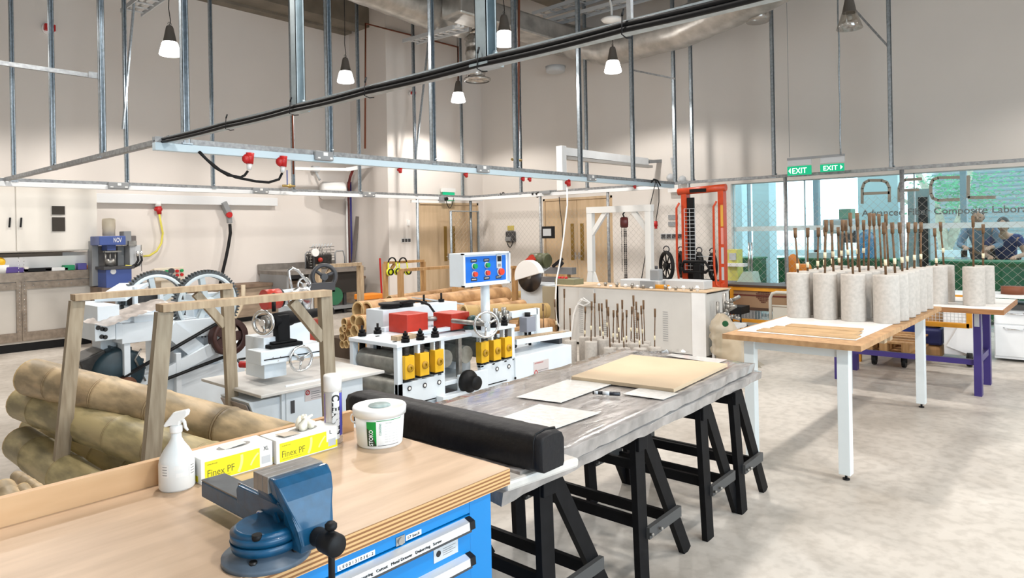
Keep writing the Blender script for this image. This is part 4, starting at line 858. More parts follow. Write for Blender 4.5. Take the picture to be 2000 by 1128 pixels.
for lab,px in (('chrome upright bar, left of the two standing behind the fence',1463),('chrome upright bar, right of the two standing behind the fence',1468.5)):
    MB().cyl(q_(px,473),q_(px,536),.018,n=10).cyl(q_(px,536),Vector((q_(px,536).x,q_(px,536).y,0)),.018,n=10).build('chrome_bar',CHROME,org=Vector((q_(px,536).x,q_(px,536).y,0)),label=lab,cat='bar')
# ================================================================ STACKER
XS_=10.0;st=thing('pallet_stacker','orange red manual pallet stacker with wire guard and tall twin mast','stacker',(XS_,4.8,0))
yl=PX(1336,450,XS_).y;yr=PX(1408,450,XS_).y;zt=PX(1370,372,XS_).z
for y in (yl,yr): B(XS_,y-.045,.05,XS_+.12,y+.045,zt).build('mast',ORNG,st,bevel=.004)
B(XS_-.05,yr-.045,.05,XS_,yr+.06,.75).build('mast_foot',ORNG,st,bevel=.004);B(XS_+.02,yl-.16,.5,XS_+.06,yl-.05,zt-.1).build('dark_channel',BLACK,st)
MB().cyl((XS_+.03,yl+.1,zt),(XS_+.03,yr-.08,zt+.03),.055,n=16).build('top_bar',ORNG,st)
B(XS_-.03,yl-.5+.1,zt-.025,XS_-.025,yl-.12,zt+.03).build('name_plate',BLACK,st)
for s,y in (('l',yl+.1),('r',yr+.09)): 
    MB().tube([(XS_-.05,y-.05,zt-.18),(XS_-.05,y,zt-.26),(XS_-.05,y+.005,1.0),(XS_-.05,y-.03,.72),(XS_-.05,y-.08,.70)],.018,8).build('grab_bar',ORNG,st)
gw=MB();yy=yl-.02
y1,y2=yl-.02,yl-.32
z=.95
while z<zt-.25: gw.cyl((XS_-.02,y1,z),(XS_-.02,y2+.12,z),.006,n=4);z+=.06
for y in (y1,y1-.09,y1-.18): gw.cyl((XS_-.02,y,.9),(XS_-.02,y,zt-.28),.006,n=4)
for z in (.95,1.02,1.09,1.16): gw.cyl((XS_-.02,y1-.2,z),(XS_-.02,yr+.1,z),.006,n=4)
gw.build('wire_guard',LGREY,st)
pk=mat('pink_label',srgb(220,150,140),.5)
for za,zb_,m_ in ((1.35,1.6,pk),(1.62,1.95,mat('amber_label',srgb(222,170,70),.5)),(1.05,1.3,LGREY),(.8,1.0,LGREY)): B(XS_-.004,yr-.04,za,XS_-.001,yr+.0,zb_).build('sticker',m_,st)
MB().tube([(XS_-.12,yl-.02,1.0),(XS_-.14,yl-.06,1.08),(XS_-.14,yr+.2,1.08),(XS_-.12,yr+.14,.98),(XS_-.12,yr+.2,.92),(XS_-.12,yl-.05,.92),(XS_-.12,yl-.02,1.0)],.025,8).build('steering_handle',BLACK,st)
B(XS_-.14,yr+.27,.55,XS_-.02,yr+.42,1.05).build('tiller_box',BLACK,st,bevel=.03)
B(XS_-.06,yr,.68,XS_-.01,yr+.45,.78).build('cross_plate',ORNG,st);B(XS_-.05,yr-.02,.1,XS_+.3,yl+.05,.3).build('chassis',ORNG,st,bevel=.01)
for y in (yl,yr-.3): MB().cyl((XS_+.1,y-.03,.07),(XS_+.1,y+.03,.07),.07,n=16).build('wheel',BLACK,st)
# black stool/box legs by stacker
bs=thing('black_stand','black metal stand with thin legs right of the red stacker base','stand',(9.3,4.3,0));a=PX(1425,598,9.6);b_=PX(1448,614,9.6);B(9.6,b_.y,b_.z,9.9,a.y,a.z).build('box',BLACK,bs)
for y in (a.y-.02,b_.y+.02): MB().cyl((9.62,y,0),(9.62,y,b_.z),.015,n=8).build('leg',BLACK,bs)
# rims hanging (spoked black wheels) beside the stacker
def spw(lab,px,py,X,R,yaw=0):
    c=PX(px,py,X);t=thing('spoked_wheel',lab,'wheel',tuple(c));mb=MB();mb.tube(arc(c,R,0,2*math.pi*27/28,27,'yz'),.03,8,closed=True).rot('Z',yaw,c).build('tyre',BLACK,t)
    mb=MB()
    for k in range(9):
        e=arc(c,R,k*.698,k*.698,1,'yz')[0];mb.cyl(c,e,.014,.008,n=6)
    mb.cyl(c-Vector((.04,0,0)),c+Vector((.04,0,0)),.05,n=12).rot('Z',yaw,c).build('spokes',BLACK,t);MB().tube(arc(c+Vector((0,0,R+.05)),.05,0,6.0,10,'yz'),.01,6).build('hook',DGREY,t)
spw('black spoked wheel standing on the tank top left of the stacker',1302,519,9.6,.21,-35)
spw('black spoked wheel partly behind the stacker mast, second from the left',1330,516,10.6,.2,-50)
spw('black spoked wheel seen between the stacker masts',1366,518,10.6,.2,-50)
spw('black spoked wheel just left of the right stacker mast',1392,520,10.6,.2,-50)
B(9.45,PX(1325,540,9.6).y,0,9.75,PX(1285,540,9.6).y,PX(1302,545,9.6).z).build('wheel_stand',LGREY,org=(9.6,5.2,0),label='grey stand behind the tank carrying the leftmost spoked wheel',cat='stand')
B(10.5,PX(1400,540,10.6).y,0,10.8,PX(1325,540,10.6).y,PX(1366,546,10.6).z).build('wheel_rack',DGREY,org=(10.6,5,0),label='dark rack behind the stacker carrying three spoked wheels',cat='rack')
# ================================================================ WHITE TANK
XT=7.8;tk=thing('test_tank','long white steel tank with ladder scales along its side','tank',(XT,5,0));ZT=.81
ya=3.76;yb=PX(1088,600,XT).y
TKM=mat('tank_grey_white',srgb(206,205,202),.5,noise=.05,scale=3)
MB().box(XT,ya,.04,XT+.03,yb,ZT).box(XT+.03,ya,.04,XT+.7,ya+.03,ZT-.02).box(XT+.67,ya,.04,XT+.7,yb,ZT).box(XT,yb-.03,.04,XT+.7,yb,ZT).box(XT+.03,ya+.03,.5,XT+.67,yb-.03,.53).build('shell',TKM,tk)
B(XT-.01,ya-.01,ZT,XT+.72,yb+.01,ZT+.012).build('rim',wood('ply_rim',srgb(214,190,160),srgb(190,160,126),6),tk)
B(XT-.008,ya,.03,XT-.001,ya+.18,ZT-.002).build('edge_panel',WHITE,tk)
for px in (1135,1183,1242,1300):
    mb=MB();
    z0_=.08 if px>1290 else .2
    for k in range(14 if px!=1183 else 8):
        c=PX(px,640,XT);mb.box(XT-.004,c.y-.035,.18+k*.028,XT-.0005,c.y+.035,.185+k*.028)
    mb.build('scale_marks',GREY,tk,kind='stuff')
a=PX(1131,563,XT-.02);b_=PX(1160,598,XT-.02);B(XT-.03,b_.y,b_.z,XT-.004,a.y,a.z).build('junction_panel',TKM,tk)
wc=MB().tube([PX(x,y,XT-.08) for x,y in ((1150,590),(1135,584),(1128,592),(1140,597),(1152,590),(1140,582),(1126,598),(1120,615),(1117,640),(1115,660))],.012,8).build('coiled_cable',WHITE2,org=PX(1140,590,XT-.08),label='white cable looped on the side of the long white tank',cat='cable')
# items on the tank top
def ontank(nm,px,dx,sx,sy,h,m,lab,cat,bev=.01):
    c=PX(px,570,XT+dx);return B(c.x-sx/2,c.y-sy/2,ZT+.012,c.x+sx/2,c.y+sy/2,ZT+.012+h).build(nm,m,org=(c.x,c.y,ZT+.012),label=lab,cat=cat,bevel=bev)
ontank('metal_tray',1260,.35,.3,.6,.1,LGREY,'long grey metal tray on the tank top left of the wheel','tray')
ontank('metal_tray',1345,.4,.25,.55,.11,LGREY,'long grey metal tray on the tank top under the wheels','tray')
ontank('amber_block',1290,.2,.08,.24,.05,AMB,'amber bar lying on the tank top','bar');ontank('dark_plate',1265,.15,.03,.22,.1,GREY,'dark plate leaning on the tank top tray','plate')
for n,(px,dx,h) in enumerate(((1170,.1,.04),(1183,.2,.05),(1193,.08,.03),(1205,.12,.06),(1222,.1,.05),(1235,.06,.07),(1245,.1,.04),(1257,.07,.05),(1272,.06,.03),(1300,.08,.06),(1308,.1,.04),(1320,.06,.05),(1335,.1,.06),(1350,.07,.05),(1362,.05,.07))):
    c=PX(px,570,XT+dx);mb=MB().cyl((c.x,c.y,ZT+.012),(c.x,c.y,ZT+.012+h),.018,n=8).cyl((c.x,c.y,ZT+.012+h*.5),(c.x,c.y,ZT+.012+h*.7),.03,n=6);mb.build('clamp_bolt',STEEL if n%2 else WHITE2,org=(c.x,c.y,ZT+.012),label='small %s clamp bolt on the tank rim, %s of all from the left'%('steel' if n%2 else 'pale',['first','second','third','fourth','fifth','sixth','seventh','eighth','ninth','tenth','eleventh','twelfth','thirteenth','fourteenth','fifteenth'][n]),cat='bolt',group='pale bolts on the tank rim' if n%2==0 else 'steel bolts on the tank rim')
c=PX(1282,540,XT+.3);gn=thing('grinder_head','small grey motor head on a stand above the tank top','tool',(c.x,c.y,ZT+.012));B(c.x-.06,c.y-.07,ZT+.1,c.x+.06,c.y+.07,ZT+.26).build('head',GREY,gn,bevel=.02);MB().cyl((c.x,c.y,ZT+.012),(c.x,c.y,ZT+.1),.02,n=10).cyl((c.x,c.y,ZT+.26),(c.x,c.y,ZT+.3),.02,n=10).build('stem',DGREY,gn)
# hydraulic fittings at the right end of the tank
vf=thing('valve_cluster','chrome pipe fittings on a white frame at the right tank end','fittings',(XT+.1,ya-.2,0))
mb=MB()
mb.box(XT+.05,ya-.30,0,XT+.08,ya-.27,.4).box(XT+.05,ya-.08,0,XT+.08,ya-.05,.4).box(XT+.4,ya-.30,0,XT+.43,ya-.27,.4).box(XT+.03,ya-.32,.38,XT+.45,ya-.03,.42)
mb.build('frame',WHITE,vf);mb=MB()
for k in range(9):
    a=Vector((XT+.1+random.uniform(0,.2),ya-.1-random.uniform(0,.16),.45+random.uniform(0,.28)));mb.cyl(a,a+Vector((0,random.choice((-.1,.08)),random.uniform(-.05,.08))),.022,n=10).sphere(a,.03,n=8,mm=6)
mb.cyl((XT+.2,ya-.15,.42),(XT+.2,ya-.15,.8),.025,n=10).cyl((XT+.12,ya-.1,.42),(XT+.12,ya-.1,.7),.02,n=10);mb.build('fittings',STEEL,vf)
B(XT+.1,ya-.25,.02,XT+.35,ya-.1,.3).build('green_bottle',GRN,vf,bevel=.04)
# plastic bag
pb_=thing('plastic_bag','translucent crumpled plastic bag with a green tie beside the white tank','bag',(7.7,3.2,0))
mb=MB();c=PX(1425,690,7.7);n=18;mm=14;vs_=[];
for i in range(mm+1):
    h=i/mm;R=(.20*(1-h)**.6+.035)*(1.0);zz_=h*.58;cxx=c.y+.14-.2*(1-h)**1.5
    for k in range(n):
        t=2*math.pi*k/n;rr_=R*(1+random.uniform(-.2,.2));vs_.append((7.75+rr_*math.cos(t)*.9,cxx+rr_*math.sin(t)*1.15-.02,zz_))
fs=[(i*n+k,i*n+(k+1)%n,(i+1)*n+(k+1)%n,(i+1)*n+k) for i in range(mm) for k in range(n)]+[tuple(mm*n+k for k in range(n))]
BAG=mat('bag_film',srgb(206,192,168),.35,alpha=.55);mb.add(vs_,fs,True).build('bag_film',BAG,pb_)
gp=PX(1416,632,7.55);MB().cyl(gp,gp+Vector((.02,0,0)),.035,n=12).build('green_tie',GRN,pb_);MB().box(7.65,c.y-.1,.02,7.85,c.y+.1,.3).build('contents',mat('bag_contents',srgb(190,170,140),.7),pb_,bevel=.06)
# ================================================================ GANTRY, HOIST, JIB
XG_=9.2;gt=thing('gantry_crane','white portal gantry behind the tank carrying the chain hoist','gantry',(XG_,5.9,0))
yl=PX(1154,450,XG_).y;yr=PX(1268,450,XG_).y;zt=PX(1210,408,XG_).z
GW=mat('gantry_white',srgb(226,226,224),.4)
mb=MB().bar((XG_,yl+.05,zt),(XG_,yr-.06,zt),.1,.1,(0,0,1));mb.build('beam',GW,gt)
zk=PX(1165,530,XG_).z
MB().bar((XG_,yl,zt-.05),(XG_,yl,zk),.09,.1,(0,1,0)).build('post',GW,gt)
MB().prism([(yl-.06,zk),(yl+.05,zk),(yl+.08,.02),(yl-.42,.02)],'x',XG_-.02,XG_+.02).bar((XG_,yl,zk),(XG_,yl+.14,.0),.09,.09,(0,1,0)).build('foot_plate',GW,gt)
MB().bar((XG_,yr,zt-.05),(XG_,yr,0),.09,.1,(0,1,0)).build('post',GW,gt)
MB().bar((XG_,yl,zt-.42),(XG_,yl-.3,zt-.03),.07,.06,(1,0,0)).build('knee_brace',GW,gt);MB().bar((XG_,yr,zt-.38),(XG_,yr+.28,zt-.03),.07,.06,(1,0,0)).build('knee_brace',GW,gt)
ch=PX(1219,434,XG_);hs=thing('chain_hoist','dark red chain hoist hanging from the white gantry','hoist',tuple(ch))
MB().lathe([(0,-.06),(.07,-.06),(.085,-.04),(.085,.04),(.07,.06),(0,.06)],ch,20,'y').rot('Z',35,ch).build('hoist_body',mat('maroon_paint',(.10,.015,.015),.4),hs)
MB().tube([ch+Vector((0,0,.08)),ch+Vector((0,.02,.13)),ch+Vector((0,-.02,.17)),(XG_,ch.y,zt-.05)],.012,8).build('hook',BLACK,hs)
for dy,w_ in ((.05,.006),(-.0,.011),(-.03,.011)):
    mb=MB();z=ch.z-.06
    while z>.85 if dy<=0 else z>.95:
        mb.bar((XG_,ch.y+dy,z),(XG_,ch.y+dy,z-.03),w_,w_*(2 if int(z*50)%2 else .8));z-=.034
    mb.build('chain',DSTEEL,hs)
XJ_=9.1;jb=thing('wall_jib','white jib frame with long horizontal arm standing high before the right wall','jib',(9.1,6.8,0))
YJ=6.75
a=PY(1096,285,YJ);B(a.x-.06,YJ-.06,PY(1096,372,YJ).z,a.x+.06,YJ+.06,a.z).build('post',WHITE,jb,bevel=.004)
e=PY(1300,303,YJ);B(a.x+.06,YJ-.05,a.z-.15,PY(1262,300,YJ).x,YJ+.03,a.z-.02).build('arm_root',WHITE,jb)
MB().bar((a.x,YJ,a.z-.05),(XW,YJ,a.z-.05),.06,.03).bar((a.x+.1,YJ,a.z-.19),(PY(1270,300,YJ).x,YJ,a.z-.17),.1,.05).build('arm',mat('jib_grey',srgb(176,172,168),.4),jb)
MB().bar(PY(1265,316,YJ),PY(1293,314,YJ),.1,.06).build('trolley',GREY,jb)
MB().bar(PX(1222,312,XW-.15),PX(1255,400,XW-.1),.02,.02).build('x',GREY,jb) if 0 else None
fl=thing('twin_floodlight','emergency light unit with two round lamp heads beside the stacker','light',(11.9,5.9,2.5))
for px in (1308,1331):
    c=PX(px,347 if px<1320 else 351,XW-.12);MB().lathe([(0,-.05),(.05,-.04),(.085,.03),(.08,.04),(0,.035)],c,18,'x').build('lamp_head',LGREY,fl)
MB().bar(PX(1311,308,XW-.03),PX(1318,352,XW-.08),.03,.02).build('bracket',LGREY,fl);B(XW-.12,PX(1330,375,XW).y,PX(1330,375,XW).z,XW,PX(1310,360,XW).y,PX(1310,362,XW).z).build('battery_box',WHITE2,fl)
# hanging plugs on B/E rails
def drop(lab,pts,plug,col=None,Y=None,X=None,r=.008,pm=None):
    P=[PY(x,y,Y) if Y else PX(x,y,X) for x,y in pts];t=thing('drop_cable',lab,'cable',tuple(P[0]));MB().tube(P,r,6).build('cord',col or BLACK,t)
    if plug is not None:
        e=P[plug];MB().cyl(e+Vector((0,0,.04)),e-Vector((0,0,.05)),.028,.034,n=12).cyl(e-Vector((0,0,.05)),e-Vector((0,0,.09)),.024,n=12).build('plug',RED,t)
drop('black cable with red plug hanging lowest from the rail corner, left one',[(1281,352),(1276,375),(1270,400),(1268,425),(1267,450)],4,Y=5.9)
drop('black cable with red plug hanging from the rail corner, right one',[(1272,352),(1281,352),(1287,370),(1287,395),(1282,425),(1281,436)],5,Y=5.9)
drop('thin black cable running down from the low red plug to the tank',[(1267,458),(1262,490),(1257,520),(1253,545)],None,Y=5.9)
drop('white cable dropping from a red socket on the rail down to the floor',[(1108,366),(1108,400),(1100,470),(1094,510),(1087,545),(1084,600),(1088,630),(1100,648)],None,WHITE2,Y=6.0,r=.012)
socket(RB,PY(1110,352,5.98).x,5.98,ZR-.068,1.1)
drop('thin black cable hanging before the right double door',[(1092,384),(1094,410),(1098,440),(1099,470)],None,X=XE)
t=thing('hanging_plugs','black cable loop with red plug under the near end of the front rail, left plug','cable',PY(487,300,5.97))
for n,(px,py,lab) in enumerate(((488,305,'red plug with white neck under the front rail, left of the two'),(553,311,'red plug with white neck under the front rail, right of the two'))):
    if n: t=thing('hanging_plugs',lab,'cable',PY(px,py,5.97))
    else: t['label']=lab
    c=PY(px,py,5.97);MB().cyl(c+Vector((0,0,.03)),c-Vector((.005,0,.07)),.04,.034,n=14).sphere(c+Vector((-.035,0,-.025)),.04,(1,.8,1.1),12,8).build('plug',RED,t);MB().cyl(c-Vector((.005,0,.07)),c-Vector((.012,0,.125)),.026,.02,n=12).build('neck',WHITE2,t)
    pts=((484,334),(478,342),(470,346),(445,342),(420,327),(400,308),(388,296)) if n==0 else ((551,338),(545,350),(525,356),(500,354),(460,346),(430,332),(405,312),(390,296))
    MB().tube([PY(x,y,5.93) for x,y in pts],.012,8).build('cord',BLACK,t)
drop('black cable loops thrown over the rail near the corner',[(1290,362),(1284,352),(1277,350),(1272,356)],None,Y=5.9,r=.014)
# ================================================================ FOREGROUND WORKBENCH
BT=.85;YF=1.455;XR=1.62;YL2=2.2
wb=thing('workbench','blue steel drawer workbench with thick plywood top in the foreground','workbench',(1.,1.5,0))
B(-1.0,YF,BT-.052,XR,YL2+.03,BT-.0015).build('worktop',PLYE,wb)
B(-1.0,YF+.0005,BT-.0016,XR-.0005,YL2+.03,BT).build('worktop_face',PLYF,wb)
B(-1.0,YL2,BT,XR-.06,YL2+.025,BT+.075).build('back_board',wood('lip_board',srgb(214,176,134),srgb(200,160,118),3,(1,6,6),.5),wb)
B(.42,1.49,.05,1.545,2.15,.797).build('cabinet',BLUE,wb)
MB().box(1.452,1.47,0.05,1.545,1.49,.797).box(.42,1.47,.757,1.452,1.49,.797).box(.42,1.47,.05,.47,1.49,.757).build('cabinet_frame',BLUE,wb,bevel=.002)
B(.45,1.53,0,1.5,2.1,.05).build('plinth',DGREY,wb)
HG=mat('aluminium_handle',(.78,.79,.80),.28,.5)
zd=[(.635,.754,.738),(.525,.632,.632),(.39,.522,.52),(.06,.387,.38)]
for i,(za,zb_,zh) in enumerate(zd):
    d=B(.475,1.465,za,1.448,1.488,zb_).build('drawer',BLUE,wb,bevel=.002)
    h=MB().prism([(1.465,zh+.014),(1.443,zh+.006),(1.441,zh-.016),(1.447,zh-.020),(1.465,zh-.012)],'x',.49,1.425);hh=h.build('handle',HG,d)
    MB().prism([(1.465,zh+.015),(1.441,zh+.007),(1.439,zh-.016),(1.447,zh-.021),(1.465,zh-.013)],'x',1.425,1.445).build('end_cap',BLACK,d)
    B(.49,1.4395,zh-.022,1.43,1.446,zh-.0165).build('handle_edge',DGREY,d)
    if i==0:
        M3=Matrix(((1,0,0),(0,-.35,-.94),(0,.94,-.35))).transposed()
        n_=Vector((0,-.995,.09));u_=Vector((0,.09,.995));Rf=Matrix((Vector((1,0,0)),u_,n_)).transposed()
        text('Measuring   Cutout   Metal Drawer   Deburring   Screw',.02,d,INK,(1.02,1.4402,zh-.012),Rf,w=.29,h=.010,bold=.0)
        B(1.30,1.4635,zh-.075,1.395,1.4648,zh-.035).build('silver_sticker',LGREY,d);MB().cyl((1.318,1.463,zh-.053),(1.318,1.4636,zh-.053),.009,n=16).build('sticker_emblem',INK,d)
        for k in range(4): B(1.335,1.463,zh-.046-k*.006,1.385-(k%2)*.012,1.4634,zh-.0445-k*.006).build('sticker_text',INKG,d)
for xx,ww,s in ((.985,.115,'L E 0 0 1 3 / 0 3 6 - 2'),(1.205,.055,'17 back')):
    B(xx,1.4685,.760,xx+ww,1.4698,.774).build('label_plate',WHITE2,wb);text(s,.02,wb,INK,(xx+.006,1.468,.763),w=ww-.012,h=.008)
MB().cyl((1.185,1.462,.768),(1.185,1.47,.768),.010,n=16).box(1.17,1.4675,.757,1.2,1.4695,.780).build('lock',STEEL,wb)
# ---------------------------------------------------------------- vise
VX=.882
def tap(mb,lo,hi,w0,w1,cx):
    for v in mb.v:
        t=min(1,max(0,(v.z-lo)/(hi-lo)));v.x=cx+(v.x-cx)*(w0+(w1-w0)*t)
    return mb
vs=thing('bench_vise','large blue bench vise with grey jaws clamped to the front of the workbench','vise',(VX-.03,1.52,BT))
vc=Vector((VX-.065,1.505,0))
MB().lathe([(0,BT),(.10,BT),(.10,BT+.012),(.058,BT+.018),(.05,BT+.04),(0,BT+.04)],vc,36).build('base_plate',mat('blue_grey_paint',(.10,.14,.19),.4,noise=.2,scale=20),vs)
for a in (.6,2.2,3.8,5.3): 
    c=vc+Vector((.072*math.cos(a),.072*math.sin(a),BT+.012));MB().cyl(c,c+Vector((0,0,.01)),.009,n=6).build('bolt',DSTEEL,vs)
MB().cyl(vc+Vector((0,0,BT+.03)),vc+Vector((0,0,BT+.05)),.077,.081,n=48).cyl(vc+Vector((0,0,BT+.05)),vc+Vector((0,0,BT+.054)),.074,n=48).cyl(vc+Vector((0,0,BT+.054)),vc+Vector((0,0,BT+.070)),.080,n=48).cyl(vc+Vector((0,0,BT+.070)),vc+Vector((0,0,BT+.080)),.080,.066,n=48).build('swivel_base',VISE,vs)
c=vc+Vector((-.05,-.05,BT+.07));MB().cyl(c,c+Vector((0,0,.012)),.011,n=12).build('swivel_pin',BLACK,vs)
fb=MB().prism([(1.50,1.02),(1.545,1.02),(1.56,.99),(1.585,.968),(1.60,.965),(1.695,.965),(1.705,.955),(1.705,.915),(1.60,.905),(1.585,BT+.06),(1.45,BT+.06),(1.452,.95),(1.50,.965)],'x',VX-.073,VX+.073)
tap(fb,.96,1.015,.52,1.0,VX).build('fixed_body',VISE,vs,bevel=.006,seg=3)
B(VX-.03,1.60,.935,VX+.03,1.71,.967).build('anvil',mat('anvil_grey',(.20,.22,.24),.35,.7,noise=.2,scale=12),vs,bevel=.002)
B(VX-.034,1.46,.880,VX+.034,1.915,.924).build('slide_bar',VISE,vs,bevel=.004);B(VX-.033,1.70,.924,VX+.033,1.914,.928).build('slide_top',mat('anvil_grey',(0,0,0)),vs)
B(VX-.073,1.505,1.003,VX+.073,1.528,1.042).build('jaw_plate',mat('jaw_steel',(.30,.285,.27),.5,.45,noise=.15,scale=40),vs,bevel=.0015);B(VX-.073,1.528,1.0,VX+.073,1.548,1.042).build('jaw_back',mat('jaw_steel',(0,0,0)),vs,bevel=.002)
mv=MB().prism([(1.48,1.04),(1.455,1.042),(1.437,1.025),(1.42,.995),(1.408,.965),(1.398,.93),(1.392,.895),(1.398,.875),(1.468,.875),(1.466,.935),(1.452,.962),(1.458,.985),(1.475,.995),(1.48,1.0)],'x',VX-.073,VX+.073)
tap(mv,.93,1.02,.56,1.0,VX).build('moving_jaw',VISE,vs,bevel=.006,seg=3)
B(VX-.073,1.48,1.003,VX+.073,1.503,1.042).build('jaw_plate',mat('jaw_steel',(.30,.285,.27),.5,.45,noise=.15,scale=40),vs,bevel=.0015)
MB().lathe([(0,1.397),(.020,1.397),(.022,1.39),(.020,1.372),(.024,1.366),(.026,1.36),(.026,1.318),(.022,1.312),(0,1.311)],(VX,0,.905),24,'y').build('screw_collar',BLACK,vs)
hx=VX+.0
MB().cyl((hx,1.338,.94),(hx,1.338,.762),.0075,n=12).build('handle_bar',BLACK,vs);MB().lathe([(0,.937),(.012,.937),(.014,.941),(.014,.948),(.009,.953),(0,.954)],(hx,1.338,0),16).build('handle_knob',BLACK,vs);
MB().cyl((VX-.0381-.001,1.575,.915),(VX-.0375-.007,1.575,.915),.017,n=20).build('maker_badge',WHITE2,vs);MB().tube(arc((VX-.046,1.575,.915),.012,0,6.2,16),.0022,5,closed=True).build('badge_ring',PANELB,vs);MB().bar((VX-.047,1.575,.906),(VX-.047,1.575,.924),.004,.005).build('badge_mark',PANELB,vs)
MB().bar((VX-.047,1.50,.945),(VX-.047,1.468,BT+.06),.006,.012).build('rib',VISE,vs)
# ---------------------------------------------------------------- spray bottle
TRB=mat('translucent_white',(.80,.82,.82),.3);TRB.node_tree.nodes['Principled BSDF'].inputs['Subsurface Weight'].default_value=.2;TRB.node_tree.nodes['Principled BSDF'].inputs['Subsurface Radius'].default_value=(.02,.02,.02)
bx,by=.872,2.13
sb=thing('spray_bottle','white translucent trigger spray bottle at the left beside the glove boxes','bottle',(bx,by,BT))
MB().lathe([(0,BT),(.046,BT),(.05,BT+.006),(.05,BT+.075),(.047,BT+.092),(.036,BT+.115),(.022,BT+.135),(.015,BT+.15),(.014,BT+.168),(0,BT+.168)],(bx,by,0),36).build('bottle_body',TRB,sb)
MB().lathe([(0,BT+.165),(.017,BT+.165),(.018,BT+.17),(.018,BT+.183),(.014,BT+.187),(0,BT+.187)],(bx,by,0),24).build('collar',WHITE2,sb)
u=Vector((.66,-.75,0)) # nozzle direction on the plan
def loc(a,z): return Vector((bx,by,BT+z))+u*a
hd=MB();n_=Vector((.75,.66,0))*.011
pr=[(-.028,.197),(-.034,.187),(-.03,.182),(-.012,.187),(.012,.187),(.016,.2),(.036,.216),(.04,.228),(.036,.234),(-.004,.226)]
vsq=[loc(a,z)-n_ for a,z in pr]+[loc(a,z)+n_ for a,z in pr];k=len(pr)
hd.add(vsq,[tuple(range(k)),tuple(reversed(range(k,2*k)))]+[(i,(i+1)%k,k+(i+1)%k,k+i) for i in range(k)]);hd.build('spray_head',WHITE2,sb,bevel=.003)
MB().tube([loc(.018,.205),loc(.026,.195),loc(.028,.18),loc(.036,.17)],[.006,.005,.005,.003],8).build('trigger',WHITE2,sb)
for a0,z in ((-2.1,.072),(-2.0,.05)): 
    mb=MB();pts=[]
    for i in range(7):
        t=a0+i*.12;pts.append((bx+.0505*math.cos(t),by+.0505*math.sin(t)))
    for i in range(6): mb.add([(*pts[i],BT+z-.006),(*pts[i+1],BT+z-.006),(*pts[i+1],BT+z+.006),(*pts[i],BT+z+.006)],[(0,1,2,3)])
    mb.build('label',WHITE2,sb)
for t,z in ((-1.25,.06),(-2.9,.065)):
    pts=[(bx+.0507*math.cos(t+i*.1),by+.0507*math.sin(t+i*.1)) for i in range(6)];mb=MB()
    for i in range(5): mb.add([(*pts[i],BT+z-.02),(*pts[i+1],BT+z-.02),(*pts[i+1],BT+z+.018),(*pts[i],BT+z+.018)],[(0,1,2,3)])
    mb.build('label',WHITE2,sb);ln=MB()
    for q_ in range(4):
        for i in range(1,4): ln.add([(pts[i][0]*1.0+(pts[i][0]-bx)*.01,pts[i][1]+(pts[i][1]-by)*.01,BT+z-.014+q_*.008),(pts[i+1][0]+(pts[i+1][0]-bx)*.01,pts[i+1][1]+(pts[i+1][1]-by)*.01,BT+z-.014+q_*.008),(pts[i+1][0]+(pts[i+1][0]-bx)*.01,pts[i+1][1]+(pts[i+1][1]-by)*.01,BT+z-.012+q_*.008),(pts[i][0]+(pts[i][0]-bx)*.01,pts[i][1]+(pts[i][1]-by)*.01,BT+z-.012+q_*.008)],[(0,1,2,3)])
    ln.build('label_text',INKG,sb)
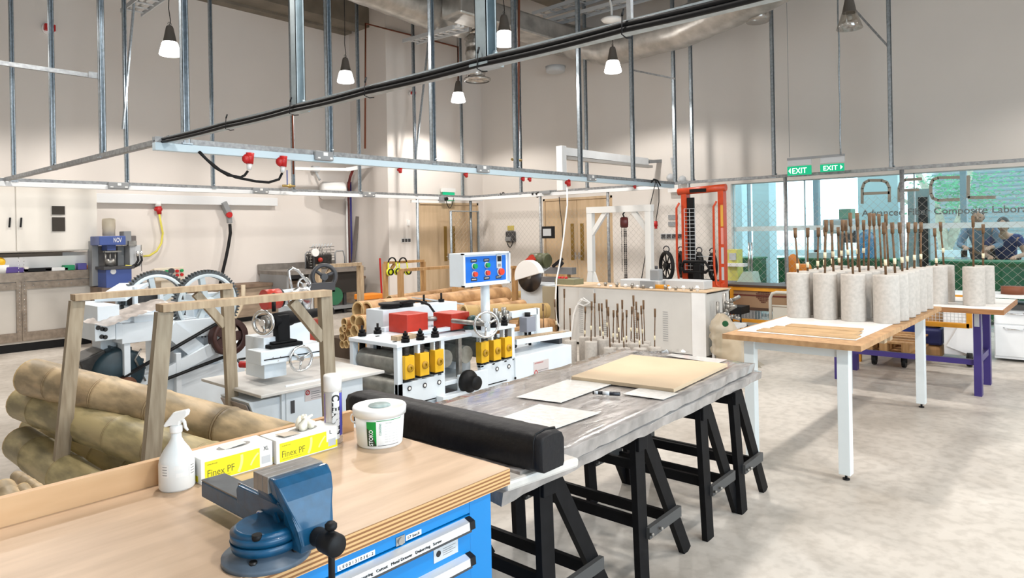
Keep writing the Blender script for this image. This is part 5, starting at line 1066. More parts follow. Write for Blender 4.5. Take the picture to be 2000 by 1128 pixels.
# ---------------------------------------------------------------- glove boxes
YB1=mat('glove_box_yellow',srgb(240,224,20),.45);CARD=mat('white_card',(.80,.80,.78),.5);PALEY=mat('pale_yellow_curve',srgb(248,240,140),.5)
def glove(lab,x0,y0,sz,open_,L=.235,D=.105,H=.078):
    t=thing('glove_box',lab,'box',(x0,y0,BT));z0=BT
    B(x0,y0,z0,x0+L,y0+D,z0+H).build('carton',CARD,t,bevel=.0015)
    B(x0+.012,y0-.0006,z0+.004,x0+L-.045,y0-.0001,z0+H-.012).build('yellow_panel',YB1,t)
    B(x0+L-.045,y0-.0006,z0+.004,x0+L-.001,y0-.0001,z0+.028).build('yellow_corner',YB1,t) if sz=='L' else None
    text('Finex PF',.03,t,mat('olive_ink',srgb(110,112,30),.6),(x0+.02,y0-.0008,z0+.018),w=.085,h=.021,ext=.0002)
    text('disposable gloves powder free',.01,t,mat('olive_ink',(0,0,0)),(x0+.022,y0-.0008,z0+.011),w=.07,h=.003,ext=.0002)
    text('medical',.01,t,mat('olive_ink',(0,0,0)),(x0+.02,y0-.0008,z0+.054),w=.03,h=.004,ext=.0002)
    text(sz,.02,t,INK,(x0+L-.032,y0-.0008,z0+.054),w=.018 if sz=='XL' else .009,h=.013,ext=.0002)
    B(x0+L-.038,y0-.0008,z0+.012,x0+L-.008,y0-.0004,z0+.036).build('info_patch',LGREY,t)
    for (cx,cz,r,a0,a1,wd) in ((x0+.055,z0+.05,.075,-1.0,.45,.0045),(x0+.24,z0-.02,.09,1.75,2.7,.003)):
        mb=MB();N=14
        for i in range(N):
            a=a0+(a1-a0)*i/N;b_=a0+(a1-a0)*(i+1)/N
            P=[(cx+(r+s)*math.cos(tt),y0-.0009,cz+(r+s)*math.sin(tt)) for tt,s in ((a,-wd),(b_,-wd),(b_,wd),(a,wd))]
            if all(x0+.013<p[0]<x0+L-.046 and z0+.005<p[2]<z0+H-.013 for p in P): mb.add(P,[(0,1,2,3)])
        mb.build('printed_curve',PALEY,t)
    mb=MB().lathe([(0,0),(.001,0)],(0,0,0),3)
    el=[(x0+L*.55+.055*math.cos(a),y0+D*.5+.028*math.sin(a)) for a in [i*math.pi/10 for i in range(20)]]
    MB().prism(el,'z',z0+H+.0002,z0+H+.0008).build('opening',mat('opening_shadow',(.30,.29,.27),.8),t)
    text(sz,.02,t,INKG,(x0-.0008,y0+D-.02,z0+.045),'-X',w=.014,h=.012,ext=.0002);B(x0-.0006,y0+.02,z0+.004,x0-.0001,y0+D-.02,z0+.022).build('side_patch',YB1,t)
    if open_:
        g=MB();c=Vector((x0+L*.6,y0+D*.5,z0+H))
        for i in range(9):
            a=Vector((random.uniform(-.02,.02),random.uniform(-.015,.015),0));g.tube([c+a,c+a*1.3+Vector((0,0,.018)),c+a*.6+Vector((random.uniform(-.012,.012),0,.036)),c+a*1.2+Vector((.005,0,.045))],[.012,.013,.009,.004],8)
        g.build('glove_tuft',mat('latex',srgb(236,230,212),.6),t);MB().bar((x0+.03,y0+.03,z0+H+.006),(x0+.095,y0+.035,z0+H+.001),.05,.001).build('torn_flap',mat('kraft_grey',srgb(196,184,168),.7),t)
    else: MB().bar((x0+.09,y0+D*.5,z0+H+.001),(x0+.16,y0+D*.5,z0+H+.007),.045,.001).build('film_tuft',mat('film_white',(.7,.7,.68),.4),t)
glove('yellow and white glove box marked XL beside the spray bottle',.925,2.088,'XL',False)
glove('yellow and white glove box marked L with gloves poking out of the top',1.166,2.075,'L',True)
# ---------------------------------------------------------------- spray can
cx,cy=1.425,2.135
sc=thing('spray_can','tall aerosol can with white cap and black CLEANER lettering','can',(cx,cy,BT))
MB().lathe([(0,BT),(.031,BT),(.0325,BT+.004),(.0325,BT+.185),(.030,BT+.19),(0,BT+.19)],(cx,cy,0),36).build('can_body',mat('silver_can',(.62,.60,.58),.25,.7),sc)
MB().lathe([(0,BT+.188),(.032,BT+.188),(.032,BT+.24),(.030,BT+.246),(0,BT+.247)],(cx,cy,0),36).build('cap',WHITE2,sc)
def wrap(mb_name,par,c,r,t0,t1,z0,z1,m,n=8):
    mb=MB();P=[(c[0]+r*math.cos(t0+(t1-t0)*i/n),c[1]+r*math.sin(t0+(t1-t0)*i/n)) for i in range(n+1)]
    for i in range(n): mb.add([(*P[i],z0),(*P[i+1],z0),(*P[i+1],z1),(*P[i],z1)],[(0,1,2,3)],True)
    return mb.build(mb_name,m,par)
tf=math.atan2(-cy,-cx) # direction facing the photographer
wrap('blue_band',sc,(cx,cy),.0329,tf+.75,tf+1.25,BT+.03,BT+.182,mat('can_blue',srgb(70,72,170),.3));wrap('violet_band',sc,(cx,cy),.0329,tf-1.2,tf-.95,BT+.03,BT+.182,mat('can_violet',srgb(140,120,190),.3));wrap('white_band',sc,(cx,cy),.0329,tf-.1,tf+.72,BT+.02,BT+.183,mat('can_pale',(.70,.70,.70),.3))
def wraptext(s,par,c,r,t_mid,z0,z1,hgt,m,sgn=-1,down=True,bold=.01):
    c_=bpy.data.curves.new('t','FONT');c_.body=s;c_.size=1;c_.offset=bold;c_.resolution_u=3;o=bpy.data.objects.new('t',c_);COL.objects.link(o);bpy.context.view_layer.update()
    me=bpy.data.meshes.new_from_object(o.evaluated_get(bpy.context.evaluated_depsgraph_get()));COL.objects.unlink(o);bpy.data.objects.remove(o)
    xs=[v.co.x for v in me.vertices];ys=[v.co.y for v in me.vertices];W=max(xs)-min(xs);H=max(ys)-min(ys)
    off=OFF[par.name]
    for v in me.vertices:
        a=(v.co.x-min(xs))/W;b_=(v.co.y-min(ys))/H-.5
        if down is True: z=z1-(z1-z0)*a;t=t_mid+b_*hgt/r
        elif down is False: z=z0+(z1-z0)*a;t=t_mid-b_*hgt/r
        else: z=z0+(z1-z0)*(b_+.5);t=t_mid+(a-.5)*hgt/r
        v.co=Vector((c[0]+r*math.cos(t),c[1]+r*math.sin(t),z))-off
    me.materials.clear();me.materials.append(m);o=bpy.data.objects.new('lettering',me);COL.objects.link(o);o.parent=par;OFF[o.name]=off
wraptext('CLEANER',sc,(cx,cy),.0333,tf+.30,BT+.03,BT+.178,.030,INK,bold=.03)
# ---------------------------------------------------------------- bucket
cx,cy=1.527,1.997
bk=thing('wipes_tub','round white wipes tub with green label and grey lid hatch at the right end','tub',(cx,cy,BT))
MB().lathe([(0,BT),(.077,BT),(.080,BT+.005),(.089,BT+.118),(.0,BT+.118)],(cx,cy,0),48).build('tub_body',WHITE2,bk)
MB().lathe([(.089,BT+.108),(.094,BT+.108),(.0955,BT+.132),(.093,BT+.137),(.086,BT+.137),(.084,BT+.133),(0,BT+.134)],(cx,cy,0),48).build('lid',WHITE2,bk)
MB().lathe([(0,.004),(.038,.004),(.040,0)],(cx,cy,BT+.134),32).build('lid_hatch',mat('grey_green_hatch',srgb(140,160,160),.4,noise=.3,scale=40),bk)
def rr(z): return .0806+(z-.005)/.113*.009
def cwrap(nm,t0,t1,za,zb_,m):
    mb=MB();n=10
    for i in range(n):
        a=t0+(t1-t0)*i/n;b_=t0+(t1-t0)*(i+1)/n
        mb.add([(cx+rr(z)*math.cos(t),cy+rr(z)*math.sin(t),BT+z) for t,z in ((a,za),(b_,za),(b_,zb_),(a,zb_))],[(0,1,2,3)],True)
    mb.build(nm,m,bk)
tf=math.atan2(-cy,-cx)
GL=mat('label_green',srgb(0,150,62),.4)
cwrap('green_label',tf-.55,tf-.15,.012,.098,GL)
# swoosh of darker green
mb=MB();n=10
for i in range(n):
    a=i/n;b_=(i+1)/n;za=.075-.062*a**1.6;zb_=.075-.062*b_**1.6
    mb.add([(cx+(rr(z)+.0004)*math.cos(t),cy+(rr(z)+.0004)*math.sin(t),BT+z) for t,z in ((tf-.55+.4*a,.012),(tf-.55+.4*b_,.012),(tf-.55+.4*b_,zb_),(tf-.55+.4*a,za))],[(0,1,2,3)])
mb.build('label_swoosh',mat('dark_green',srgb(44,66,44),.5),bk)
wraptext('STOKO',bk,(cx,cy),.0875,tf-.36,BT+.016,BT+.070,.015,INKW,down=False,bold=.02)
wraptext('CLEANSING',bk,(cx,cy),.0885,tf+.02,BT+.05,BT+.092,.007,mat('teal_ink',srgb(90,150,130),.6),down=False)
for k in range(7): wraptext('hand care wipes data',bk,(cx,cy),.0885,tf+.48,BT+.025+k*.009,BT+.0275+k*.009,.05,INKG,down=None)
wraptext('Hand wipes',bk,(cx,cy),.089,tf+.36,BT+.089,BT+.094,.024,INKG,down=None)
cwrap('green_line',tf-.13,tf+1.0,.0995,.1015,GL);cwrap('black_line',tf-.1,tf+.9,.012,.0135,INK)
a=tf-1.35;MB().tube(arc((cx+.094*math.cos(a),cy+.094*math.sin(a),BT+.1),.014,-2.2,1.4,10),.003,6).build('handle_lug',WHITE2,bk)
c=PZ(690,835,BT);MB().sphere((1.50,2.3,.82),.05,(1,1,.8)).build('black_bag',BLACK,org=(1.5,2.3,.8),label='small black bundle behind the plywood bench edge beside the tub',cat='bag') if 0 else None
# ================================================================ TRESTLE TABLE
FILM=mat('film_wrapped_slab',srgb(150,144,140),.2,noise=.35,scale=9,bump=.35,stretch=(1,3,1),coat=.5)
FILMW=mat('film_wrapped_white',srgb(205,200,194),.2,noise=.12,scale=12,bump=.5,coat=.5)
SZ=.80
def slab(nm,lab,x0,y0,x1,y1,z0,z1,m,wob=.004,sk=0.):
    mb=MB();nx,ny=40,14;vs_=[];top=[]
    for s in (0,1):
        for i in range(nx+1):
            for j in range(ny+1):
                x=x0+(x1-x0)*i/nx;y=y0+(y1-y0)*j/ny+sk*(x-x0)
                e=(i in(0,nx)) or (j in (0,ny));z=(z1 if s else z0)+(random.uniform(-wob,wob*.3) if e else random.uniform(-wob,wob)*.25)
                x+=random.uniform(-wob,wob)*(1 if e else 0);y+=random.uniform(-wob,wob)*(1 if e else 0)
                vs_.append((x,y,z))
    W=ny+1;K=(nx+1)*W;fs=[]
    for i in range(nx):
        for j in range(ny):
            a=i*W+j;fs.append((a,a+W,a+W+1,a+1));fs.append(tuple(K+q for q in (a+1,a+W+1,a+W,a)))
    for i in range(nx):
        a=i*W;fs.append((a,K+a,K+a+W,a+W));a=i*W+ny;fs.append((a,a+W,K+a+W,K+a))
    for j in range(ny):
        a=j;fs.append((a,a+1,K+a+1,K+a));a=nx*W+j;fs.append((a,K+a,K+a+1,a+1))
    mb.add(vs_,fs,[True]*(2*nx*ny)+[False]*(len(fs)-2*nx*ny));return mb.build(nm,m,org=(x0,y0,z0),label=lab,cat='panel')
slab('wrapped_slab','upper grey film wrapped panel lying on the black trestles',1.72,1.50,3.97,2.40,.757,SZ,FILM,sk=.05)
slab('wrapped_slab','lower grey film wrapped panel under the upper one on the trestles',1.66,1.53,4.05,2.46,.70,.740,FILM,sk=.03)
MB().bar((1.66,1.60,.772),(2.0,1.56,.772),.22,.035).build('wrapped_offcut',FILMW,org=(1.7,1.6,.75),label='short clear wrapped piece sticking out under the black case near the bench corner',cat='panel',bevel=.01)
def sheet(lab,pts,z,m,t=.0012):
    P=[PZ(x,y,z) for x,y in pts];return MB().prism([(p.x,p.y) for p in P],'z',z-.0002,z+t).build('paper_sheet',m,org=(P[0].x,P[0].y,z),label=lab,cat='paper')
PAP=mat('paper_white',(.70,.69,.67),.25,coat=.5,noise=.08,scale=30,bump=.3)
sheet('white sheet under film on the panel beside the black case',((950,826),(1070,842),(1172,806),(1053,789)),SZ+.006,PAP)
sheet('white sheet under film on the panel left of the marker pen',((1008,775),(1095,786),(1200,748),(1108,741)),SZ+.006,PAP)
sheet('small white sheet peeking out in front of the beige board',((1216,769),(1295,780),(1325,768),(1250,757)),SZ+.006,PAP)
sheet('white paper beyond the beige board at the far edge of the panel',((1300,694),(1402,709),(1420,702),(1312,690)),SZ+.006,PAP)
b4=[PZ(*q,SZ+.01) for q in ((1116,739),(1316,764),(1421,714),(1233,696))]
MB().prism([(p.x,p.y) for p in b4],'z',SZ+.005,SZ+.023).build('fibreboard_sheet',MDF,org=b4[0],label='flat beige fibreboard sheet lying on the wrapped panel',cat='board')
crp=MB();
for k in range(60):
    a=PZ(1235,694,SZ+.01).lerp(PZ(1330,692,SZ+.01),random.random())+Vector((random.uniform(-.03,.03),random.uniform(-.03,.05),0));crp.add([a+Vector((random.uniform(-.05,.05),random.uniform(-.05,.05),random.uniform(0,.03))) for _ in range(3)],[(0,1,2)])
crp.build('crumpled_film',glassmat('clear_film',(.92,.92,.92),.35,.12),org=PZ(1270,692,SZ),label='crumpled clear film at the far corner of the wrapped panel',cat='film',fixn=False)
a=PZ(1158,766,SZ+.016);b_=PZ(1211,769,SZ+.016);mk=thing('marker_pen','black marker pen lying on the wrapped panel','pen',tuple(a));d=(b_-a)
MB().lathe([(0,0),(.007,0),(.0085,.01),(.0085,.05),(0,.05)],(0,0,0),12).build('x',BLACK) if 0 else None
MB().cyl(a,a+d*.35,.0085,n=14).build('cap',BLACK,mk);MB().cyl(a+d*.35,b_,.0095,n=14).build('barrel',mat('marker_navy',(.01,.012,.02),.35),mk);MB().cyl(a+d*.37,a+d*.62,.0097,n=14).build('print_band',LGREY,mk);MB().cyl(a+d*.05,a+d*.2,.0087,n=12).build('pale_band',LGREY,mk)
# black long case
cs=thing('long_black_case','long black fabric case lying across the near end of the wrapped panel','case',(1.8,1.5,SZ))
mb=MB();n=30;sec=[(-.055,0),(-.062,.012),(-.062,.10),(-.05,.122),(-.0,.128),(.05,.122),(.062,.10),(.062,.012),(.055,0)]
P=[];K=len(sec)
for i in range(n+1):
    y=1.42+1.05*i/n;w_=1+random.uniform(-.012,.012);cxx=1.80-.03*(i/n)
    e=.93 if i in (0,n) else 1
    for a,z in sec: P.append((cxx+a*w_*e,y,SZ+.004+z*(e if z>.05 else 1)+random.uniform(-.0012,.0012)))
fs=[(i*K+j,i*K+(j+1)%K,(i+1)*K+(j+1)%K,(i+1)*K+j) for i in range(n) for j in range(K)]
fs+=[tuple(range(K)),tuple(reversed([n*K+j for j in range(K)]))]
mb.add(P,fs,[True]*(n*K)+[False,False]).build('case_body',mat('black_fabric',(.006,.006,.008),.5,bump=.35,scale=25,spec=.3),cs)
for y in (1.455,):
    MB().tube([(1.80+a*1.02,y,SZ+.004+z*1.01) for a,z in sec[1:-1]],.004,6).build('seam',BLACK,cs)

# trestles
TZ=.70
def trestle(lab,x,dx=.05):
    t=thing('trestle',lab,'trestle',(x,1.9,0));t['group']='black folding trestles'
    del t['group'];ya,yb=1.60,2.32
    B(x-.03,ya-.03,TZ-.07,x+.045,yb+.03,TZ).build('top_beam',BLK2,t,bevel=.003)
    for y in (ya,yb):
        MB().bar((x,y,TZ-.02),(x+dx,y,0),.03,.075,(1,0,0)).build('leg',BLK2,t)
        MB().bar((x+.06,y,TZ-.02),(x+.06+.43,y+.03,0),.03,.065,(1,0,0)).build('leg',BLK2,t)
        MB().bar((x+.03+dx*.5,y-.02,.25),(x+.36,y-.01,.25),.022,.05,(0,0,1)).build('end_stretcher',mat('dusty_black',(.06,.06,.06),.6),t)
        for xx,zz in ((x+.03+dx*.6,.25),(x+.13,.25)): MB().cyl((xx,y-.05,zz),(xx,y-.035,zz),.007,n=8).build('bolt_head',STEEL,t)
    MB().bar((x+dx*.6,ya,.3),(x+dx*.6,yb,.3),.022,.05).build('stretcher',BLK2,t)
    MB().bar((x+.33,ya,.22),(x+.33,yb,.22),.022,.05).build('stretcher',BLK2,t)
trestle('black trestle nearest the blue workbench under the near end of the panels',1.96,.02)
trestle('black trestle second from the blue workbench under the panels',2.62,.03)
trestle('black trestle third from the blue workbench under the panels',3.24,.06)
trestle('black trestle at the far end of the panels nearest the white-legged table',3.63,.10)
B(1.35,2.5,0,1.95,3.0,.42).build('cardboard_box',mat('grey_carton',srgb(150,144,138),.7),org=(1.6,2.8,0),label='grey box on the floor under the near end of the panels',cat='box')
# ================================================================ BAMBOO RACK (front left)
def frame(lab,y,xl,xr,z,pl=0.,pr=0.,bw=.042,m=PINEG,brace_=True,spl=.13,mt=None):
    t=thing('wooden_rack',lab,'frame',((xl+xr)/2,y,0))
    MB().bar((xl-.02,y,z-.02),(xr+.02,y,z-.02),.085,.034).build('top_rail',mt or PINE,t)
    MB().bar((xl,y,z-.04),(xl-spl,y,0),bw,.07,(1,0,0)).build('post',m,t);MB().bar((xr,y,z-.04),(xr+spl*.3,y,0),bw,.07,(1,0,0)).build('post',m,t)
    MB().bar((xr-.2,y,z-.05),(xr-.02,y,z-.27),.05,.035,(0,1,0)).build('corner_brace',m,t)
    MB().bar((xl-spl,y+.05,.05),(xr+.04,y+.05,.05),.035,.09).build('bottom_rail',m,t);return t
f1=PZ(150,573,1.30);f2=PZ(320,592,1.30);f3=PZ(436,552,1.30);f4=PZ(650,566,1.30)
frame('left wooden upright frame farther from the camera holding the thick bamboo',f1.y,f1.x,f3.x,1.30)
frame('wooden upright frame nearest the camera holding the thick bamboo',f2.y,f2.x,f4.x,1.30)
def ringpipe(a,d,ro,ri,dep,n):
    u=Vector((0,0,1)) if abs(d.z)<.9 else Vector((1,0,0));e=d.cross(u).normalized();f=d.cross(e);vs=[]
    for k in range(n):
        t=2*math.pi*k/n;w_=e*math.cos(t)+f*math.sin(t);vs+=[a+w_*ro*1.002+d*.012,a+w_*ro*1.002-d*.001,a+w_*ri-d*.001,a+w_*ri*.97+d*dep]
    return MB().add(vs,[(4*k+i,4*((k+1)%n)+i,4*((k+1)%n)+i+1,4*k+i+1) for k in range(n) for i in range(3)])
NODE=mat('bamboo_node_line',srgb(120,98,70),.7)
def bamboo(lab,a,b_,r,m,grp,inner=KRAFTD,segs=None,nm='bamboo_pole',cat='bamboo',wall=.82,cap=True):
    a=Vector(a);b_=Vector(b_);L=(b_-a).length;t=thing(nm,lab,cat,tuple(a),grp);n=22
    pts=[];rs=[];k=0;s=0;sp=segs or r*4.2;nodes=[];p_=r*1.2+random.random()*sp*.5
    while p_<L: nodes.append(p_);p_+=sp*random.uniform(.85,1.15)
    cuts=[0.]
    for q_ in nodes: cuts+= [q_-r*.16,q_-r*.05,q_,q_+r*.05,q_+r*.16]
    cuts=sorted([c for c in cuts if 0<=c<L]+[L])
    bend=Vector((0,0,random.uniform(-.01,.01)))
    for c in cuts:
        f=c/L;rr_=r*(1-.06*f)
        d=min([abs(c-q_) for q_ in nodes] or [9])
        if d<r*.03: rr_*=.985
        elif d<r*.08: rr_*=1.05
        else: rr_*=1
        pts.append(a.lerp(b_,f)+bend*4*f*(1-f));rs.append(rr_)
    MB().tube(pts,rs,n,cap=False).build('culm',m,t)
    d=(b_-a).normalized()
    if nodes:
        nb=MB()
        for q_ in nodes:
            c_=a.lerp(b_,q_/L)+bend*4*(q_/L)*(1-q_/L);nb.cyl(c_-d*r*.03,c_+d*r*.03,r*(1-.06*q_/L)*1.02,n=n,cap=False).cyl(c_-d*r*.17,c_-d*r*.14,r*(1-.06*q_/L)*1.012,n=n,cap=False)
        nb.build('node_rings',NODE,t)
    if cap:
        ringpipe(a,d,r,r*wall,r*1.6,n).build('cut_rim',mat('bamboo_rim',srgb(196,170,124),.7),t)
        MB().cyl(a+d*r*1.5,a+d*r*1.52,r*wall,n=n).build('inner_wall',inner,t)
    MB().cyl(b_-d*.01,b_,r*.93,n=n).build('end_wall',mat('bamboo_rim',(0,0,0)),t)
    return t
G1='thick bamboo poles in the front wooden rack'
def pole(lab,pa,ya,pb,yb,r,m,ext=1.): 
    a=PY(*pa,ya);b_=PY(*pb,yb);b_=a+(b_-a)*ext;return bamboo(lab,a,b_,r,m,G1)
pole('thick bamboo pole on top of the front rack pile',(64,736),5.0,(560,868),3.02,.112,BAMB)
pole('thick bamboo pole second from the top of the front rack pile',(50,786),5.2,(330,880),3.5,.108,BAMB2,1.25)
pole('thick bamboo pole third down in the front rack pile, set back and greyer',(66,834),5.5,(330,950),3.7,.088,BAMB2,1.2)
pole('thick olive bamboo pole fourth down in the front rack pile',(44,866),5.1,(250,1000),3.5,.106,BAMB2,1.2)
pole('thinner bamboo pole at the bottom of the front rack pile',(76,935),5.0,(170,1040),3.6,.078,BAMB,1.1)
for lab,a,b_,y0,y1,r in (('thin bamboo offcut on the floor, longest of the four',(32,930),(110,985),3.9,3.3,.026),('thin bamboo offcut on the floor lying over the others',(44,955),(80,1000),3.6,3.2,.029),('thick pale bamboo offcut on the floor at the left edge',(8,955),(40,1020),3.7,3.2,.046),('thin bamboo offcut on the floor between two thicker ones',(22,960),(60,1010),3.75,3.2,.022)):
    A=PY(*a,y0);C=PY(*b_,y1);bamboo(lab,A,C,r,BAMB,'bamboo offcuts on the floor')
# ================================================================ GEAR MACHINE
YG=6.3
gm=thing('gear_press_machine','white frame machine with two big toothed gear wheels and belt drive','machine',(2.6,YG,0))
def gear(lab_name,px,py,y,R):
    c=PY(px,py,y);mb=MB();n=64;N=n*4;prof=[]
    out=[];inn=[]
    for i in range(N):
        t=2*math.pi*i/N;ph=i%4;rad=R if ph in (0,1) else R*.93;out.append((c.x+rad*math.cos(t),c.z+rad*math.sin(t)));inn.append((c.x+R*.80*math.cos(t),c.z+R*.80*math.sin(t)))
    vs_=[];
    for yy in (y-.03,y+.03):
        vs_+=[(a,yy,b_) for a,b_ in out];vs_+=[(a,yy,b_) for a,b_ in inn]
    fs=[]
    for i in range(N):
        j=(i+1)%N;fs+= [(i,j,N+j,N+i),(2*N+i,3*N+i,3*N+j,2*N+j),(i,2*N+i,2*N+j,j),(N+i,N+j,3*N+j,3*N+i)]
    rim=MB().add(vs_,fs).build('gear_wheel',mat('gear_grey',(.10,.11,.115),.4,.4,noise=.3,scale=20),gm)
    sp=MB();sp.lathe([(R*.79,-.034),(R*.88,-.036),(R*.88,.036),(R*.79,.034)],(c.x,y,c.z),48,'y');sp.lathe([(0,-.06),(R*.2,-.06),(R*.2,.06),(0,.06)],(c.x,y,c.z),24,'y')
    for k in range(5):
        a=k*1.2566+.5;sp.bar((c.x+R*.15*math.cos(a),y,c.z+R*.15*math.sin(a)),(c.x+R*.82*math.cos(a),y,c.z+R*.82*math.sin(a)),.045,.05,(0,1,0))
    sp.build('spokes',mat('gear_paint',(.60,.68,.72),.4),rim);return c
g1=gear('l',304,592,YG+.25,.30);g2=gear('r',403,592,YG-.1,.305)
FR=MB()
W=MWHITE
def gb_(nm,a,b_,y0,y1,m=W,par=gm,bev=.004):
    p1=PY(*a,y0);p2=PY(*b_,y0);return B(p1.x,y0,p2.z,p2.x,y1,p1.z).build(nm,m,par,bevel=bev)
gb_('gearbox_plate',(378,575),(432,640),YG-.02,YG+.15);gb_('gear_guard',(382,540),(428,575),YG+.12,YG+.2) if 0 else None
gb_('body_column',(338,635),(436,800),YG-.12,YG+.5);gb_('body_shelf',(300,632),(445,650),YG-.2,YG+.5)
MB().bar(PY(330,640,YG-.2),PY(390,690,YG-.2),.05,.14).build('diagonal_gusset',W,gm)
MB().bar(PY(322,730,YG-.25),PY(415,680,YG-.25),.05,.10).build('lower_brace',W,gm)
gb_('left_frame',(190,598),(234,632),YG-.3,YG+.3);gb_('side_plate',(228,560),(262,625),YG+.3,YG+.35)
gb_('cross_beam',(238,633),(318,662),YG-.32,YG-.05);gb_('cross_beam',(226,632),(240,662),YG-.32,YG+.3);gb_('front_leg',(242,655),(256,740),YG-.3,YG-.15);gb_('front_leg',(196,655),(236,740),YG-.1,YG+.1);gb_('corner_block',(185,632),(226,662),YG-.34,YG-.02)
p=PY(185,740,YG-.34);hl=MB()
for px,py in ((192,640),(200,642),(206,643),(199,657),(206,658)): c=PY(px,py,YG-.345);hl.cyl(c,c+Vector((0,.01,0)),.018,n=8)
hl.build('bolts',DSTEEL,gm)
gb_('upper_slide',(262,618),(320,636),YG-.3,YG+.1);gb_('slide_block',(268,600),(330,622),YG-.1,YG+.2);gb_('dark_carriage',(262,578),(318,604),YG+.05,YG+.3,DSTEEL);gb_('rest_post',(262,560),(270,600),YG-.05,YG);gb_('rest_post',(312,572),(320,600),YG-.05,YG)
MB().bar(PY(215,585,YG),PY(262,555,YG+.3),.25,.03).build('sloping_top',W,gm)
gb_('base_frame',(200,745),(440,800),YG-.2,YG+.4) 
gb_('lower_column',(360,680),(430,820),YG-.18,YG-.1);gb_('thin_post',(344,690),(356,800),YG-.28,YG-.22);gb_('rear_foot',(436,676),(490,700),YG+.0,YG+.35);gb_('rear_foot',(440,700),(480,800),YG+.02,YG+.3)
gb_('right_bracket',(440,600),(458,640),YG,YG+.1)
c=PY(446,657,YG-.3);RP=.165
mb=MB().lathe([(RP*.72,-.03),(RP,-.045),(RP*.93,-.02),(RP,0),(RP*.93,.02),(RP,.045),(RP*.72,.03)],c,40,'y').lathe([(0,-.04),(RP*.25,-.04),(RP*.25,.04),(0,.04)],c,20,'y')
for k in range(5):
    a=k*1.2566;mb.bar(c+Vector((RP*.2*math.cos(a),0,RP*.2*math.sin(a))),c+Vector((RP*.8*math.cos(a),0,RP*.8*math.sin(a))),.085,.03,(0,1,0))
mb.build('belt_pulley',RUSTB,gm)
mc=PY(246,752,YG-.3);RM=.072
MB().lathe([(0,-.04),(RM,-.04),(RM*.9,0),(RM,.04),(0,.04)],mc,28,'y').build('motor_pulley',mat('rust_pulley',(.16,.07,.04),.5,.3),gm)
d=(c-mc);ang=math.atan2(d.z,d.x);L=d.length;off_=math.acos((RP-RM)/L)
for s,dm in ((1,0),(-1,0)):
    nx,nz=math.cos(ang+s*off_),math.sin(ang+s*off_)
    for yy in (-.02,.02): MB().bar(mc+Vector((nx*RM,yy,nz*RM)),c+Vector((nx*RP,yy,nz*RP)),.014,.018,(0,1,0)).build('drive_belt',BLACK,gm)
mo=thing('electric_motor','dark blue electric motor driving the belt at the foot of the gear machine','motor',(mc.x,YG,0))
c=PY(222,724,YG-.1)
MB().lathe([(0,-.16),(.17,-.16),(.19,-.14),(.20,-.08),(.20,.22),(.16,.26),(0,.26)],c,32,'y').build('motor_body',MOTOR,mo)
fn=MB()
for k in range(18): a=k*math.pi/9;fn.box(c.x+.19*math.cos(a)-.008,c.y-.08,c.z+.19*math.sin(a)-.008,c.x+.21*math.cos(a)+.008,c.y+.22,c.z+.21*math.sin(a)+.008)
fn.build('cooling_fins',MOTOR,mo);B(c.x-.22,c.y-.1,c.z+.1,c.x-.02,c.y+.2,c.z+.22).rot('Y',-20,c).build('terminal_box',DSTEEL,mo,bevel=.01)
MB().tube([c+Vector((.2,-.12,-.1)),c+Vector((.1,-.18,.1)),c+Vector((.15,-.18,.18))],.008,6).build('wire',STEEL,mo);B(c.x-.16,c.y-.1,0,c.x+.16,c.y+.2,c.z-.17).build('mount',DSTEEL,mo)
# foil sheet
s=thing('foil_sheet','long crinkled silver film strip lying sloping over the gear machine','film',PY(250,615,YG-.35))
mb=MB();A=[PY(158,628,YG-.2),PY(205,638,YG-.45),PY(345,590,YG-.45),PY(300,583,YG-.2)];n=24;m_=6;vs_=[]
for i in range(n+1):
    for j in range(m_+1):
        u=i/n;v=j/m_;p=A[0].lerp(A[3],u).lerp(A[1].lerp(A[2],u),v);vs_.append(p+Vector((0,0,random.uniform(-.008,.008))))
mb.add(vs_+[v-Vector((0,0,.004)) for v in vs_],[(i*(m_+1)+j,(i+1)*(m_+1)+j,(i+1)*(m_+1)+j+1,i*(m_+1)+j+1) for i in range(n) for j in range(m_)],True).build('film',mat('silver_film',(.66,.60,.56),.28,.55,noise=.3,scale=10,bump=.5),s)
# ================================================================ TOOL GRINDER
ZG=.62;gt_=thing('tool_grinder','white tool grinding machine on cabinet with chrome handwheels and black column','machine',(2.5,4.4,0))
a=PZ(510,772,ZG);XA_,YA_=a.x,a.y
xr_=XA_+.95;yr_=YA_+.82
B(XA_,YA_,ZG-.02,xr_,yr_,ZG).build('table_top',mat('grinder_table',srgb(206,204,200),.4,noise=.06,scale=10),gt_,bevel=.004)
cabx=PY(548,850,YA_+.12).x
cab=B(cabx,YA_+.1,0,xr_-.12,yr_-.12,ZG-.02).build('cabinet',MWHITE,gt_,bevel=.003)
dz=PY(557,752,YA_+.1);B(dz.x,YA_+.092,.06,xr_-.16,YA_+.1,dz.z).build('door',MWHITE,gt_,bevel=.002)
h=PY(571,782,YA_+.09);h2=PY(573,806,YA_+.09);B(h.x-.012,YA_+.085,h2.z,h.x+.014,YA_+.092,h.z).build('door_handle',DGREY,gt_);
p=PY(595,748,YA_+.09);q_=PY(632,776,YA_+.09);B(p.x,YA_+.0885,q_.z,q_.x,YA_+.0915,p.z).build('warning_label',mat('label_pale',srgb(204,196,196),.5),gt_)
